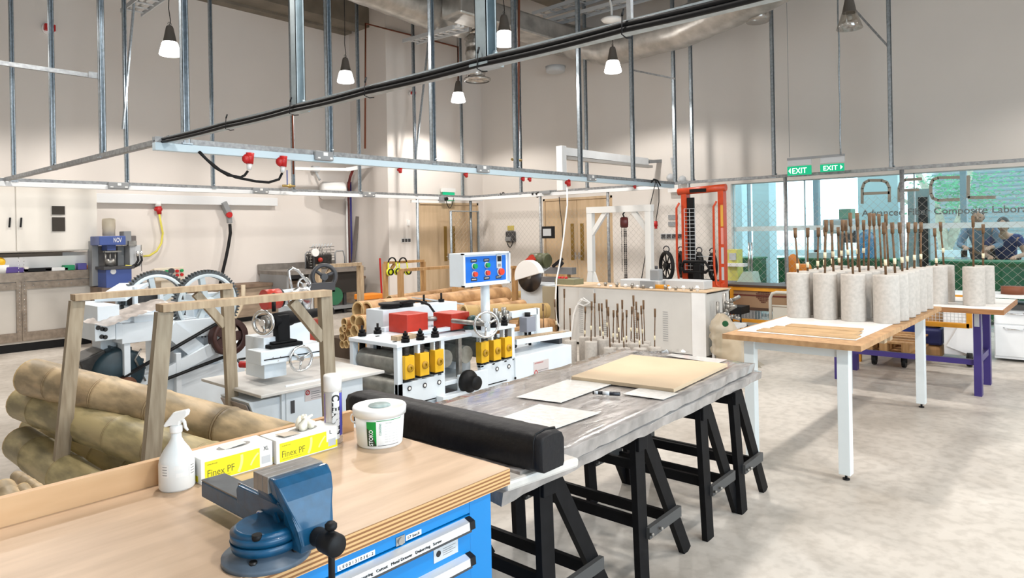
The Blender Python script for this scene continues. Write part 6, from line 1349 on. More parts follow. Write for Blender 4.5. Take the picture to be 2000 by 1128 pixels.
text('ATTENTION',.02,gt_,RED,(p.x+.01,YA_+.0875,p.z-.014),w=.09,h=.008);c=Vector((p.x+.02,YA_+.087,(p.z+q_.z)/2-.005));MB().tube(arc(c,.014,0,6.2,14,'xz'),.003,5,closed=True).bar(c-Vector((.01,0,.01)),c+Vector((.01,0,.01)),.002,.003).build('warning_symbol',RED,gt_)
for k in range(4): B(p.x+.045,YA_+.0875,q_.z+.012+k*.014,q_.x-.012-(k%2)*.02,YA_+.088,q_.z+.016+k*.014).build('label_text',INKG,gt_)
# control box (slanted) at the left
ca=PY(480,738,YA_+.35);
xb0=PX(447,760,XA_+.0)
bx0=XA_-.02
prf=[(YA_+.05,ZG-.06),(YA_+.62,ZG-.06)]
cb_=MB().box(bx0+.10,YA_+.12,ZG-.30,cabx+.02,YA_+.5,ZG-.06)
for v in cb_.v:
    if v.x<bx0+.11: v.x-= (0.10 if v.z>ZG-.2 else -.0)
cb_.build('control_box',MWHITE,gt_,bevel=.003)
fpn=MB();X1=bx0-.004;X2=bx0+.096
fpn.add([(X1,YA_+.14,ZG-.075),(X1,YA_+.48,ZG-.075),(X2-.0,YA_+.48,ZG-.29),(X2-.0,YA_+.14,ZG-.29),(X1-.004,YA_+.14,ZG-.079),(X1-.004,YA_+.48,ZG-.079),(X2-.004,YA_+.48,ZG-.294),(X2-.004,YA_+.14,ZG-.294)],[(0,1,2,3),(7,6,5,4),(0,4,5,1),(2,6,7,3),(1,5,6,2),(0,3,7,4)]).build('control_panel',mat('panel_brown_grey',srgb(160,148,140),.4,.3),gt_)
nrm=Vector((-.9,0,-.42)).normalized()
def onp(u,v): # u along -Y, v down
    return Vector((X1-.006+(X2-X1)*v,YA_+.48-.34*u,ZG-.079-.215*v))
for u,v,m_ in ((.25,.5,GBTN),(.45,.52,GBTN),(.6,.54,BLACK),(.2,.4,BLACK),(.4,.4,BLACK),(.6,.4,BLACK)):
    c=onp(u,v);MB().cyl(c,c+nrm*.012,.012,n=10).build('button',m_,gt_)
c=onp(.8,.5);MB().bar(c+nrm*.005+Vector((0,.02,0)),c+nrm*.005-Vector((0,.04,0)),.02,.05).build('white_switch',WHITE2,gt_)
Rp=Matrix((Vector((0,-1,0)),Vector((-.42,0,.9)),nrm)).transposed();text('MACHINE',.02,gt_,INK,onp(.22,.22)+nrm*.002,Rp,w=.17,h=.018,bold=.02)
# saddle & column
def gz_(nm,a,b_,y0,y1,m=W,bev=.004): return gb_(nm,a,b_,y0,y1,m,gt_,bev)
ysd=YA_+.28
gz_('saddle',(515,660),(560,732),ysd,ysd+.25);c1=PY(502,690,ysd-.05);c2=PY(628,664,ysd-.05)
B(c1.x,ysd-.1,c1.z-.075,c2.x+.0,ysd+.08,c1.z+.015).build('cross_slide',MWHITE,gt_,bevel=.005);B(c1.x+.02,ysd-.103,c1.z-.045,c2.x-.01,ysd-.1,c1.z-.038).build('slide_groove',BLACK,gt_)
cc=PY(550,655,ysd);mb=MB()
mb.box(cc.x-.12,ysd-.07,c1.z+.015,cc.x+.12,ysd+.07,c1.z+.04).box(cc.x-.09,ysd-.05,c1.z+.04,cc.x+.09,ysd+.05,c1.z+.055);top_=PY(548,614,ysd).z
mb.box(cc.x-.045,ysd-.035,c1.z+.05,cc.x+.045,ysd+.035,top_);mb.build('black_pedestal',BLK2,gt_,bevel=.006)
a=PY(528,628,ysd);b_=PY(648,604,ysd+.15)
MB().tube([a,a.lerp(b_,.3),a.lerp(b_,.32),a.lerp(b_,.55),a.lerp(b_,.57),a.lerp(b_,.8),b_],[.052,.052,.045,.043,.036,.03,.022],18).build('black_spindle',BLK2,gt_)
hw=wheel(MB(),(0,0,0),.075,.012,'x',3,.3);hw.rot('Z',25);
for v in hw.v: v+=a-Vector((.05,0,0))
hw.build('chrome_handwheel',CHROME,gt_);MB().cyl(a-Vector((.05,0,0)),a,.045,n=16).build('dial',STEEL,gt_)
e=PY(535,608,ysd);MB().cyl(e,e+Vector((0,0,.1)),.014,n=10).sphere(e+Vector((0,0,.1)),.025,n=10,mm=8).build('knob',BLACK,gt_)
c=PY(588,700,ysd-.12);wheel(MB(),c,.082,.009,'y',3,.2).build('chrome_handwheel',CHROME,gt_);MB().cyl(c,c+Vector((0,.12,0)),.018,n=10).build('shaft',CHROME,gt_)
mb=MB()
for px,py in ((530,697),(545,695),(565,698),(540,703)): k=PY(px,py,ysd-.08);mb.cyl(k,k+Vector((0,.05,0)),.02,n=8).sphere(k,.022,n=8,mm=6)
mb.build('chrome_fittings',CHROME,gt_)
# grinding head behind
yh=ysd+.5
a=PY(515,585,yh);b_=PY(600,574,yh);MB().cyl(a,a+Vector((.12,0,0)),.075,n=20).build('red_end',REDP,gt_);MB().cyl(a+Vector((.1,0,0)),b_,.06,n=20).build('white_motor',MWHITE,gt_);MB().cyl(a+Vector((.1,0,0)),a+Vector((.14,0,0)),.068,n=20).build('black_ring',BLACK,gt_)
c=PY(587,585,yh-.12);MB().lathe([(0,-.02),(.02,-.02),(.02,-.008),(.085,-.01),(.098,0),(.098,.012),(0,.014)],c,32,'y').build('chrome_disc',CHROME,gt_)
gz_('head_block',(570,598),(606,618),yh,yh+.2);gz_('white_pillar',(565,630),(606,668),yh-.1,yh+.2);gz_('red_side_panel',(604,625),(626,665),yh,yh+.2,mat('red_brown_panel',srgb(150,50,30),.45))
mb=MB().tube([PY(x,y,yh+.1) for x,y in ((571,565),(566,545),(564,528),(571,523),(582,528),(596,545),(606,558))],.012,8);mb.build('chrome_loop',CHROME,gt_)
c=PY(594,556,yh+.1);wheel(MB(),c,.055,.009,'y',3,.3).build('chrome_handwheel',CHROME,gt_)
c=PY(633,540,yh+.45);rb=wheel(MB(),c,.10,.02,'y',3,.3,.015);rb.rot('Z',-20,c).build('black_handwheel',DGREY,gt_)
MB().bar(PY(600,562,yh+.3),PY(650,558,yh+.35),.06,.07).build('wheel_hub',DGREY,gt_);gz_('green_motor',(636,555),(655,570),yh+.5,yh+.7,GRN);c=PY(655,578,yh+.5);MB().cyl(c,c+Vector((0,.15,0)),.08,n=20).build('green_motor_body',GRN,gt_)
cb2=thing('power_lead','coiled black cable with red plug lying on the tool grinder table','cable',(XA_+.2,YA_+.5,ZG))
c=PZ(500,706,ZG+.01)
pts=[c+Vector((.13*math.cos(t)*(1+.1*math.sin(t*2)),.17*math.sin(t),.012+.004*math.sin(3*t))) for t in [k*.3 for k in range(38)]]
MB().tube(pts,.009,6).build('cord',BLACK,cb2);d=PZ(470,711,ZG+.02);MB().cyl(d,d+Vector((.04,-.09,0)),.026,n=12).build('plug',RED,cb2);MB().cyl(d+Vector((.04,-.09,0)),d+Vector((.06,-.15,0)),.022,n=12).build('plug_neck',WHITE2,cb2)
# ================================================================ ROLLER SPLITTING MACHINE
XM_,YM_,ZM_=3.36,4.16,.75
rm=thing('roller_machine','white bamboo roller machine with yellow bearing blocks and blue control panel','machine',(XM_,YM_,0))
def ry(px,py,dy=0.): return PY(px,py,YM_+dy)
x_a=XM_;x_b=ry(868,660).x;x_c=ry(938,660).x;x_d=ry(1005,640).x;x_e=ry(1113,672).x;YW=.62
W2=MWHITE
def mbx(nm,x0,y0,z0,x1,y1,z1,m=W2,bev=.004): return B(x0,YM_+y0,z0,x1,YM_+y1,z1).build(nm,m,rm,bevel=bev)
zb_=.25;zmid=.44
# left bay
for y in (0,YW-.04): mbx('side_plate',x_a,y,zb_,x_b,y+.04,zmid)
mbx('top_plate',x_a-.01,-.01,ZM_-.03,x_b+.01,YW,ZM_)
for x in (ry(812,670).x+.02,ry(842,670).x+.03,x_b-.04):
    mbx('column',x,0,zmid,x+.04,.05,ZM_-.03);mbx('column',x,YW-.05,zmid,x+.04,YW,ZM_-.03)
mbx('column',x_a,0,zb_,x_a+.05,.05,ZM_-.03);mbx('column',x_a,YW-.05,zb_,x_a+.05,YW,ZM_-.03)
# middle bridge
mbx('bridge_top',x_b,.02,ZM_-.045,x_c,YW-.02,ZM_-.015);mbx('bridge_shelf',x_b,.0,.34,x_c,YW,.375);mbx('bridge_post',ry(900,650).x,.03,.37,ry(900,650).x+.04,.07,ZM_-.04,STEEL)
mbx('dark_back',x_b,YW-.05,.37,x_c,YW-.04,ZM_-.05,DSTEEL)
# right bay
for x in (x_c,ry(960,650).x,ry(982,650).x+.01,x_d-.04):
    mbx('column',x,0,.42,x+.04,.05,ZM_-.01);mbx('column',x,YW-.05,.42,x+.04,YW,ZM_-.01)
mbx('top_plate',x_c-.01,-.01,ZM_-.03,x_d+.01,YW,ZM_+.0)
mbx('side_plate',x_c-.0,0,.1,x_d,.04,.44);mbx('side_plate',x_c,YW-.04,.1,x_d,YW,.44)
# long box to the right
mbx('long_box',x_d-.02,-.02,.22,x_e,.42,.45);mbx('base_box',x_a+.03,.03,0,x_b-.05,YW-.03,.25);mbx('base_box',x_c-.1,.04,0,x_d+.35,.4,.22)
mbx('plinth',x_b-.1,-.08,0,x_c-.1,.0,.28)
mbx('pulley_plate',ry(892,720).x-.0,-.03,.02,ry(948,720).x,.0,.41,W2,.006)
c=ry(916,745,-.06);MB().lathe([(0,.03),(.095,.03),(.10,0),(.09,-.02),(.06,-.03),(.06,-.09),(.055,-.10),(0,-.10)],c,32,'y').build('black_drum',BLACK,rm)
# yellow blocks, springs, bolts
def block(px,x0,z0,top):
    x=x0;b=B(x-.048,YM_-.03,z0,x+.048,YM_+.04,z0+.18).build('bearing_block',YEL,rm,bevel=.004)
    MB().lathe([(.012,-.012),(.03,-.012),(.032,0)],(x,YM_-.03,z0+.085),18,'y').build('grease_cap',mat('dark_yellow',(.45,.24,.01),.4),b);B(x-.05,YM_-.02,z0-.015,x+.05,YM_+.03,z0).build('shade_strip',BLACK,b)  # black strip under each block stands in for the shade there
    sp=[];zt_=top-.03
    for k in range(60): t=k/59;sp.append((x+.026*math.cos(t*2*math.pi*7),YM_+.02+.026*math.sin(t*2*math.pi*7),z0+.18+(zt_-z0-.18)*t))
    MB().tube(sp,.006,6).build('spring',DSTEEL,rm);MB().cyl((x,YM_+.02,z0+.16),(x,YM_+.02,top+.09),.009,n=8).cyl((x,YM_+.02,top),(x,YM_+.02,top+.03),.034,n=6).cyl((x,YM_+.02,top+.035),(x,YM_+.02,top+.05),.03,n=6).cyl((x,YM_+.02,top+.055),(x,YM_+.02,top+.075),.02,n=6).build('adjusting_bolt',BLK2,rm)
for px,z in ((801,.445),(830,.455),(859,.465)): x=ry(px,720,-.03).x;block(px,x,ry(px,740 if px<810 else (733 if px<840 else 726),-.03).z,ZM_)
for px in (948,972,994): x=ry(px,690,-.03).x;block(px,x,ry(px,{948:708,972:703,994:697}[px],-.03).z,ZM_)
for px,y in ((710,.6),(735,.58),(764,.58)):
    x=x_a+.1+{710:.0,735:.16,764:.33}[px];MB().cyl((x,YM_+YW-.04,ZM_-.25),(x,YM_+YW-.04,ZM_+.09),.01,n=8).cyl((x,YM_+YW-.04,ZM_),(x,YM_+YW-.04,ZM_+.03),.034,n=6).cyl((x,YM_+YW-.04,ZM_+.035),(x,YM_+YW-.04,ZM_+.055),.026,n=6).cyl((x,YM_+YW-.04,ZM_-.2),(x,YM_+YW-.04,ZM_-.03),.026,n=12).build('adjusting_bolt',BLK2,rm)
# big rollers seen in the end opening
RO=mat('steel_roller',(.30,.30,.27),.45,.5,noise=.3,scale=12)
for z in (.575,.38):
    MB().lathe([(0,.05),(.07,.05),(.085,.07),(.085,YW-.07),(.07,YW-.05),(0,YW-.05)],(x_a+.10,YM_,z),30,'y').build('roller',RO,rm)
    MB().lathe([(0,.05),(.07,.05),(.085,.07),(.085,YW-.07),(.07,YW-.05),(0,YW-.05)],(x_a+.33,YM_,z),30,'y').build('roller',RO,rm)
for x in (x_c+.12,x_c+.3): MB().cyl((x,YM_+.05,.56),(x,YM_+YW-.05,.56),.08,n=24).build('roller',RO,rm)
MB().cyl((x_b+.06,YM_+.05,.55),(x_b+.06,YM_+YW-.06,.55),.075,n=24).cyl((x_b+.3,YM_+.05,.55),(x_b+.3,YM_+YW-.06,.55),.075,n=24).build('roller',RO,rm)
# face details
def ring(px,py,r=.017):
    c=ry(px,py,-.004 if px<880 else -.004);MB().tube(arc(c,r,0,6.1,18,'xz'),.004,6,closed=True).cyl(c,c+Vector((0,.004,0)),r*.8,n=14).build('face_bolt',DGREY,rm)
    MB().cyl(c-Vector((0,.002,0)),c,r*.7,n=14).build('bolt_cap',WHITE2,rm)
for px,py in ((800,758),(830,752),(858,746),(946,725),(971,720),(994,715)): ring(px,py)
for a,b_ in (((808,788),(852,775)),((954,751),(990,742))):
    p=ry(*a,-.003);q_=ry(*b_,-.003);MB().bar(p,(q_.x,p.y,p.z),.004,.008).build('slot',BLACK,rm)
p=ry(1042,707,-.022);q_=ry(1072,737,-.022);B(p.x,YM_-.0235,q_.z,q_.x,YM_-.0205,p.z).build('warning_label',mat('label_pale',(0,0,0)),rm)
text('ATTENTION',.02,rm,RED,(p.x+.012,YM_-.0245,p.z-.022),w=.13,h=.012);c=Vector((p.x+.032,YM_-.0245,(p.z+q_.z)/2-.01));MB().tube(arc(c,.02,0,6.2,14,'xz'),.004,5,closed=True).build('warning_symbol',RED,rm)
for k in range(5): B(p.x+.065,YM_-.0245,q_.z+.02+k*.018,q_.x-.015-(k%2)*.02,YM_-.024,q_.z+.026+k*.018).build('label_text',INKG,rm)
c=ry(1006,738,-.022);MB().cyl(c-Vector((0,.006,0)),c,.012,n=10).build('small_knob',BLACK,rm)
# top: white motor box at back, red motors, shaft, handwheel
c1=PY(748,606,YM_+.75);c2=PY(893,600,YM_+.75);B(c1.x,YM_+.75,.4,c2.x,YM_+1.0,c1.z).build('rear_housing',MWHITE,rm,bevel=.004);B(c1.x+.1,YM_+.7,0,c2.x-.1,YM_+1.0,.4).build('rear_base',MWHITE,rm)
for x in (c1.x+.16,c1.x+.32): MB().cyl((x,YM_+.85,c1.z),(x,YM_+.85,c1.z+.045),.09,n=8).cyl((x,YM_+.85,c1.z+.03),(x,YM_+.85,c1.z+.05),.11,n=10).build('black_knob',BLACK,rm)
for px,y in ((828,.85),(862,.85)): 
    k=PY(px,590,YM_+y);MB().cyl((k.x,YM_+y,c1.z-.02),(k.x,YM_+y,c1.z+.09),.01,n=8).cyl((k.x,YM_+y,c1.z),(k.x,YM_+y,c1.z+.03),.03,n=6).build('adjusting_bolt',BLK2,rm)
MB().tube([PY(x,y,YM_+.6) for x,y in ((782,591),(800,587),(820,588),(838,595),(850,612))],.011,8).build('black_cable',BLACK,rm)
MB().bar(PY(818,582,YM_+1.05),PY(892,592,YM_+1.0),.25,.012).build('cover_plate',LGREY,rm)
ra=PY(795,611,YM_+.35);rb_=PY(833,636,YM_+.35)
B(ra.x,YM_+.35,ZM_,ra.x+.235,YM_+.6,ZM_+.16).build('red_gear_motor',REDP,rm,bevel=.006)
rc_=PY(879,619,YM_+.2);B(rc_.x,YM_+.18,ZM_,rc_.x+.22,YM_+.42,ZM_+.145).build('red_gear_motor',REDP,rm,bevel=.006)
MB().cyl((ra.x+.235,YM_+.47,ZM_+.09),(rc_.x+.05,YM_+.36,ZM_+.09),.022,n=14).build('drive_shaft',STEEL,rm);MB().cyl((ra.x+.23,YM_+.47,ZM_+.09),(ra.x+.27,YM_+.47,ZM_+.09),.04,n=14).build('collar',REDP,rm)
mb=MB()
for dx,dy in ((.05,.1),(.2,.3),(.35,.08),(.5,.25),(.15,.45),(.42,.42)): mb.box(x_a+dx,YM_+dy,ZM_,x_a+dx+.03,YM_+dy+.02,ZM_+.004)
mb.build('plate_slots',BLACK,rm);B(x_a+.1,YM_+.12,ZM_,x_a+.3,YM_+.2,ZM_+.035).build('wood_block',PINE,org=(x_a+.2,YM_+.15,ZM_),label='small pale wooden block on top of the white roller machine',cat='block')
mbx('top_rail',x_b-.2,.2,ZM_,x_c+.1,.26,ZM_+.03);mbx('top_rail',x_a+.35,.6,ZM_,x_c,.66,ZM_+.04)
hwc=PY(950,633,YM_-.28);wheel(MB(),hwc,.102,.011,'y',3,.22,.010).rot('Z',-28,hwc).build('chrome_handwheel',CHROME,rm);MB().cyl(hwc,hwc+Vector((0,.4,0)),.02,n=12).build('wheel_shaft',STEEL,rm)
k=PY(924,627,YM_+.12);MB().sphere(k,.055,(1,1.2,1),14,10).box(k.x-.08,k.y-.04,ZM_,k.x+.08,k.y+.04,ZM_+.03).build('green_gearbox',mat('dark_teal',(.02,.07,.07),.45),rm)
mb=MB()
for px,py in ((968,612),(976,620),(984,610),(990,622),(962,625)): k=PY(px,py,YM_+.25);mb.cyl(k-Vector((0,0,.04)),k+Vector((0,0,.05)),.025,n=10).cyl(k,k+Vector((.06,0,0)),.018,n=8)
mb.build('small_fittings',STEEL,rm)
a=PY(1000,625,YM_+.3);B(a.x,YM_+.3,ZM_+.0,PY(1050,612,YM_+.3).x,YM_+.36,ZM_+.06).build('outfeed_bar',MWHITE,rm);B(PY(1052,618,YM_+.3).x-.03,YM_+.3,.3,PY(1052,618,YM_+.3).x+.02,YM_+.36,ZM_+.06).build('outfeed_post',MWHITE,rm)
bt=PY(1038,632,YM_+.2);B(bt.x-.07,YM_+.2,bt.z-.08,bt.x+.07,YM_+.3,bt.z+.07).build('grey_motor',mat('blue_grey_box',srgb(140,144,156),.5),rm,bevel=.006);MB().cyl((bt.x,YM_+.25,bt.z+.07),(bt.x,YM_+.25,bt.z+.11),.03,n=12).build('black_cap',BLACK,rm);MB().cyl((bt.x-.03,YM_+.25,bt.z-.2),(bt.x-.03,YM_+.25,bt.z-.08),.015,n=8).cyl((bt.x+.03,YM_+.25,bt.z-.22),(bt.x+.03,YM_+.25,bt.z-.08),.015,n=8).build('cables',BLACK,rm)
mbx('dark_rollers',x_d,.25,.46,ry(1050,650).x,.38,.56,DSTEEL,.02)
# outfeed tray
o1=PY(1008,668,YM_+.1);o2=PY(1115,652,YM_+.1)
ot=thing('outfeed_tray','white angled channel with bamboo strips at the right end of the roller machine','tray',tuple(o1))
MB().bar(o1,o2,.02,.05).bar(o1+Vector((0,.25,.03)),o2+Vector((0,.25,.03)),.02,.05).bar(o1+Vector((0,.12,-.01)),o2+Vector((0,.12,-.01)),.24,.01).build('channel',MWHITE,ot)
MB().bar(o1+Vector((0,.09,.015)),o2+Vector((0,.09,.015)),.05,.02).bar(o1+Vector((0,.15,.015)),o2+Vector((-.1,.15,.015)),.04,.02).build('bamboo_strips',PINE,ot);B(o2.x-.2,YM_+.1,0,o2.x-.15,YM_+.35,o2.z-.02).build('leg',DGREY,ot)
# control panel
YP_=YM_-.16
pa=PY(900,495,YP_);pb2=PY(993,562,YP_);pole_=PY(943,600,YP_+.1)
x0_,x1_=pa.x,PY(992,520,YP_).x;zt_=pa.z;zb2=PY(900,561,YP_).z
B(x0_-.0,YP_,zb2,x1_,YP_+.14,zt_).build('panel_box',MWHITE,rm,bevel=.005)
B(x0_+.07*(x1_-x0_)+.01,YP_-.003,zb2+.03,x1_-.03,YP_-.0005,zt_-.03).build('blue_face',PANELB,rm)
MB().box(x0_,YP_-.03,zt_-.012,x1_,YP_,zt_).box(x0_,YP_-.03,zb2,x1_,YP_,zb2+.012).box(x0_,YP_-.03,zb2,x0_+.012,YP_,zt_).box(x1_-.012,YP_-.03,zb2,x1_,YP_,zt_).build('panel_rim',MWHITE,rm)
bl_=x0_+.05;bw_=x1_-.03-bl_;bh=zt_-zb2-.06
def ctl(u,v,m_,r=.021):
    c=Vector((bl_+u*bw_,YP_-.003,zb2+.03+v*bh));MB().cyl(c,c-Vector((0,.008,0)),r*1.25,n=16).build('button_ring',LGREY,rm);MB().cyl(c-Vector((0,.008,0)),c-Vector((0,.03,0)),r,r*.95,n=16).build('button',m_,rm)
ctl(.19,.63,GBTN);ctl(.50,.64,GBTN);RB_=mat('orange_red_button',(.70,.05,.02),.35);ctl(.19,.32,RB_);ctl(.50,.33,RB_);ctl(.84,.34,RB_,.030)
for u,v in ((.19,.84),(.50,.84),(.19,.12),(.50,.13),(.80,.13)): 
    c=Vector((bl_+u*bw_,YP_-.0035,zb2+.03+v*bh));B(c.x-.035,c.y-.001,c.z-.014,c.x+.035,c.y,c.z+.012).build('tag_plate',mat('tag_dark',(.02,.02,.03),.5),rm)
    B(c.x-.025,c.y-.0018,c.z-.003,c.x+.025,c.y-.001,c.z+.004).build('tag_text',LGREY,rm)
c=Vector((bl_+.81*bw_,YP_-.004,zb2+.03+.76*bh));B(c.x-.03,c.y-.006,c.z-.06,c.x+.035,c.y,c.z+.06).build('meter',LGREY,rm,bevel=.003);B(c.x-.022,c.y-.008,c.z+.0,c.x+.026,c.y-.006,c.z+.045).build('meter_display',BLACK,rm);B(c.x-.015,c.y-.008,c.z-.045,c.x+.02,c.y-.006,c.z-.022).build('meter_keys',INKG,rm)
MB().cyl((pole_.x,YP_+.07,ZM_),(pole_.x,YP_+.07,zb2),.04,n=20).build('panel_pole',MWHITE,rm);B(pole_.x-.06,YP_+.03,ZM_-.05,pole_.x+.06,YM_+.1,ZM_).build('pole_foot',MWHITE,rm)
# red tank left of machine
B(3.3,4.95,0,3.6,5.25,.42).build('red_case',mat('deep_red_case',srgb(140,26,26),.4),org=(3.4,5.1,0),label='deep red case on the floor just left of the roller machine',cat='case',bevel=.02)
# ================================================================ GOLDEN BAMBOO STACK
G2='golden bamboo tubes in the stack behind the roller machine'
ends=[(699,607,22,0),(716,607,21,0),(703,633,19,1),(695,640,12,3),(672,630,11,3),(718,627,5,9),(690,625,12,3),(692,646,14,1),(715,649,12,2),(672,640,9,3),(680,650,10,3),(697,664,11,2),(683,664,10,2),(668,657,10,3),(676,672,9,3),(740,636,16,2),(668,672,9,3),(710,665,12,2),(667,645,9,3),(690,680,10,2),(705,680,10,2)]
names=['top left','top, second from the left','upper row with a white band','second row, small','second row, far left']
k=0
for (px,py,d_,row) in ends:
    if row==9: continue
    r=max(.045,d_*.0056);a=PX(px,py,5.0+{0:.15,1:-.1,2:-.05,3:.05}[row]+random.uniform(-.05,.05))
    b_=a+Vector((2.6 if row<3 else 1.5,0,0)) 
    nm=['uppermost','second highest','banded','tiny','leftmost mid-height','upper left','mid-height thick','lower middle','small left edge','low left','low middle','low centre','bottom left','bottom edge','thick right','lowest left corner','low right','left edge upper','bottom middle','bottom right','x'][k%21];k+=1
    bamboo('golden bamboo tube, %s open end of the stack beside the wooden frames'%nm,a,b_,r,BAMBW,G2,segs=.9)
for n,(pa_,pb_,ya_,yb2,r,lab) in enumerate((((760,586),(900,566),9.0,9.4,.08,'golden bamboo tube lying highest at the back of the long stack'),((800,592),(1030,590),8.6,7.6,.085,'golden bamboo tube in the middle of the long stack behind the control panel pole'),((905,612),(1068,606),6.3,5.9,.11,'thick olive bamboo tube lying in front of the long stack right of the pole'),((900,590),(1040,575),7.8,8.3,.1,'golden bamboo tube just behind the thick olive one'),((880,580),(975,562),9.0,9.4,.09,'golden bamboo tube at the back under the control panel'),((930,605),(1050,590),7.4,7.4,.06,'slim golden bamboo tube right of the wooden post'),((920,598),(1048,582),7.9,7.9,.05,'slimmest golden bamboo tube near the top right of the stack'),((1020,628),(1078,640),6.4,6.2,.14,'short fat golden tube end standing out at the right of the stack'))):
    bamboo(lab,PY(*pa_,ya_),PY(*pb_,yb2),r,BAMBW if 'olive' not in lab else mat('olive_gold',srgb(170,140,86),.55,noise=.15,scale=5),G2,segs=.9)
B(PY(1030,640,6.4).x-.5,6.2,0,PY(1080,640,6.4).x-.1,7.5,.25).build('kraft_pile',KRAFT,org=(6,6.4,0),label='low kraft pile on the floor under the right end of the bamboo stack',cat='cardboard')
B(PY(700,690,7.2).x,7.0,0,PY(900,690,7.2).x+1.5,7.9,.25).build('timber_skid',mat('dark_wood_base',srgb(70,56,44),.8),org=(6,7.2,0),label='dark timber base under the golden bamboo stack',cat='base')
# rack frames around the stack
def frame2(lab,x0,y0,x1,y1,z,m=PINEO,wd=.07,br=True):
    t=thing('wooden_rack',lab,'frame',((x0+x1)/2,(y0+y1)/2,0));MB().bar((x0,y0,z-.02),(x1,y1,z-.02),.09,.045).build('top_rail',m,t)
    for x,y in ((x0,y0),(x1,y1)): MB().bar((x,y,z-.04),(x,y,0),.05,.1,(0,1,0)).build('post',m,t)
    if br: MB().bar((x0+.01,y0,z-.28),(x0+.22,y0,z-.05),.05,.04,(0,1,0)).build('corner_brace',m,t)
a=PY(620,517,8.0);b_=PY(703,517,8.0);frame2('pale wooden frame before the dark worktable left of the golden stack',a.x,8.0,b_.x,8.0,a.z,PINE)
a=PY(752,511,10.0);b_=PY(826,511,10.0);frame2('wooden frame farthest back carrying the yellow ear muffs',a.x,10,b_.x,10,a.z)
a=PY(782,525,8.4);b_=PY(888,526,8.4);frame2('wooden frame in the middle of the golden stack before the left double door',a.x,8.4,b_.x,8.4,a.z,br=False)
a=PY(1005,519,7.6);b_=PY(870,519,8.6);t=thing('wooden_rack','narrow brown wooden upright right of the blue control panel','frame',(a.x,7.6,0));MB().bar((a.x,7.6,a.z),(a.x,7.6,0),.05,.1,(0,1,0)).build('post',PINEO,t);MB().bar((a.x,7.6,a.z-.02),(a.x-.6,7.6,a.z-.02),.06,.04).build('top_rail',PINEO,t)
a=PY(903,570,8.2);MB().bar((a.x,8.2,a.z),(a.x,8.2,0),.05,.12,(0,1,0)).build('wooden_upright',mat('brown_upright',srgb(170,112,66),.7),org=(a.x,8.2,0),label='short brown wooden upright behind the control panel pole',cat='post')
# ear muffs
MUF=mat('hi_vis_yellow',srgb(224,232,40),.4)
for n,(px,lab) in enumerate(((766,'left pair of yellow and black ear muffs hanging on the wooden frame'),(787,'right pair of yellow and black ear muffs hanging on the wooden frame'))):
    c=PY(px,512,9.9);t=thing('ear_muffs',lab,'ear muffs',tuple(c))
    MB().tube(arc(c,.085,0,math.pi,10,'xz'),.014,6).build('headband',BLACK,t)
    for s in (-1,1):
        MB().tube([c+Vector((s*.085,0,0)),c+Vector((s*.1,-.01,-.1)),c+Vector((s*.08,-.02,-.15))],.012,6).build('arm',MUF,t)
        e=c+Vector((s*.085,-.02,-.17));MB().sphere(e,.07,(.9,.6,1),14,10).build('ear_cup',MUF,t);MB().lathe([(.045,-.01),(.062,-.01),(.062,.01),(.045,.01)],e-Vector((0,.045,-.0)),16,'y').build('cushion',BLACK,t)
# ================================================================ CUT-OFF SAW
XS2=8.2;c=PX(1034,540,XS2)
sw=thing('cut_off_saw','cut-off saw with white guard, dark blade and green motor on a white stand','saw',(XS2,c.y,0))
R=.24
mb=MB();pts=[(0,0)];
poly=[(c.y+R*1.08*math.cos(t),c.z+R*1.08*math.sin(t)) for t in [(-.25+k*(math.pi)/18) for k in range(19)]]
mb.prism(poly,'x',XS2-.06,XS2+.06).build('blade_guard',WHITE2,sw,bevel=.006)
MB().lathe([(0,-.004),(R,-.004),(R,.004),(0,.004)],c,40,'x').build('blade',mat('dark_blade',(.10,.10,.11),.35,.8),sw)
MB().cyl(c-Vector((.02,0,0)),c+Vector((.02,0,0)),.04,n=14).build('arbor',STEEL,sw)
m1=PX(1040,508,XS2+.25);m2=PX(1068,509,XS2+.25);MB().cyl(m1,m2,.12,n=24).cyl(m2,m2+(m2-m1).normalized()*.03,.125,.10,n=24).build('motor',OLIVE,sw);B(m1.x-.1,m1.y-.12,m1.z-.1,m1.x+.05,m1.y,m1.z+.02).build('motor_box',OLIVE,sw,bevel=.01)
MB().bar(PX(1020,522,XS2+.1),PX(1042,502,XS2+.1),.06,.10).build('red_cover',REDP,sw)
MB().bar(PX(1050,535,XS2+.2),PX(1072,520,XS2+.3),.08,.05).build('arm',LGREY,sw)
zt_=PX(1040,556,XS2).z
B(XS2+.07,PX(1070,600,XS2).y,0,XS2+.6,PX(1012,600,XS2).y,zt_).build('stand',MWHITE,sw,bevel=.004)
B(XS2-.14,PX(1098,600,XS2).y-.0,.12,XS2-.10,PX(1071,600,XS2).y,zt_).build('beige_panel',mat('olive_beige_panel',srgb(158,150,128),.6),org=(XS2,c.y-.7,0),label='tall beige olive board standing between the saw stand and the white tank',cat='board')
ls=thing('saw_support','grey steel saw support rails with wooden blocks beyond the saw','rails',(9.,8,0));a=PX(1062,527,9.0);b_=PX(1117,527,9.0)
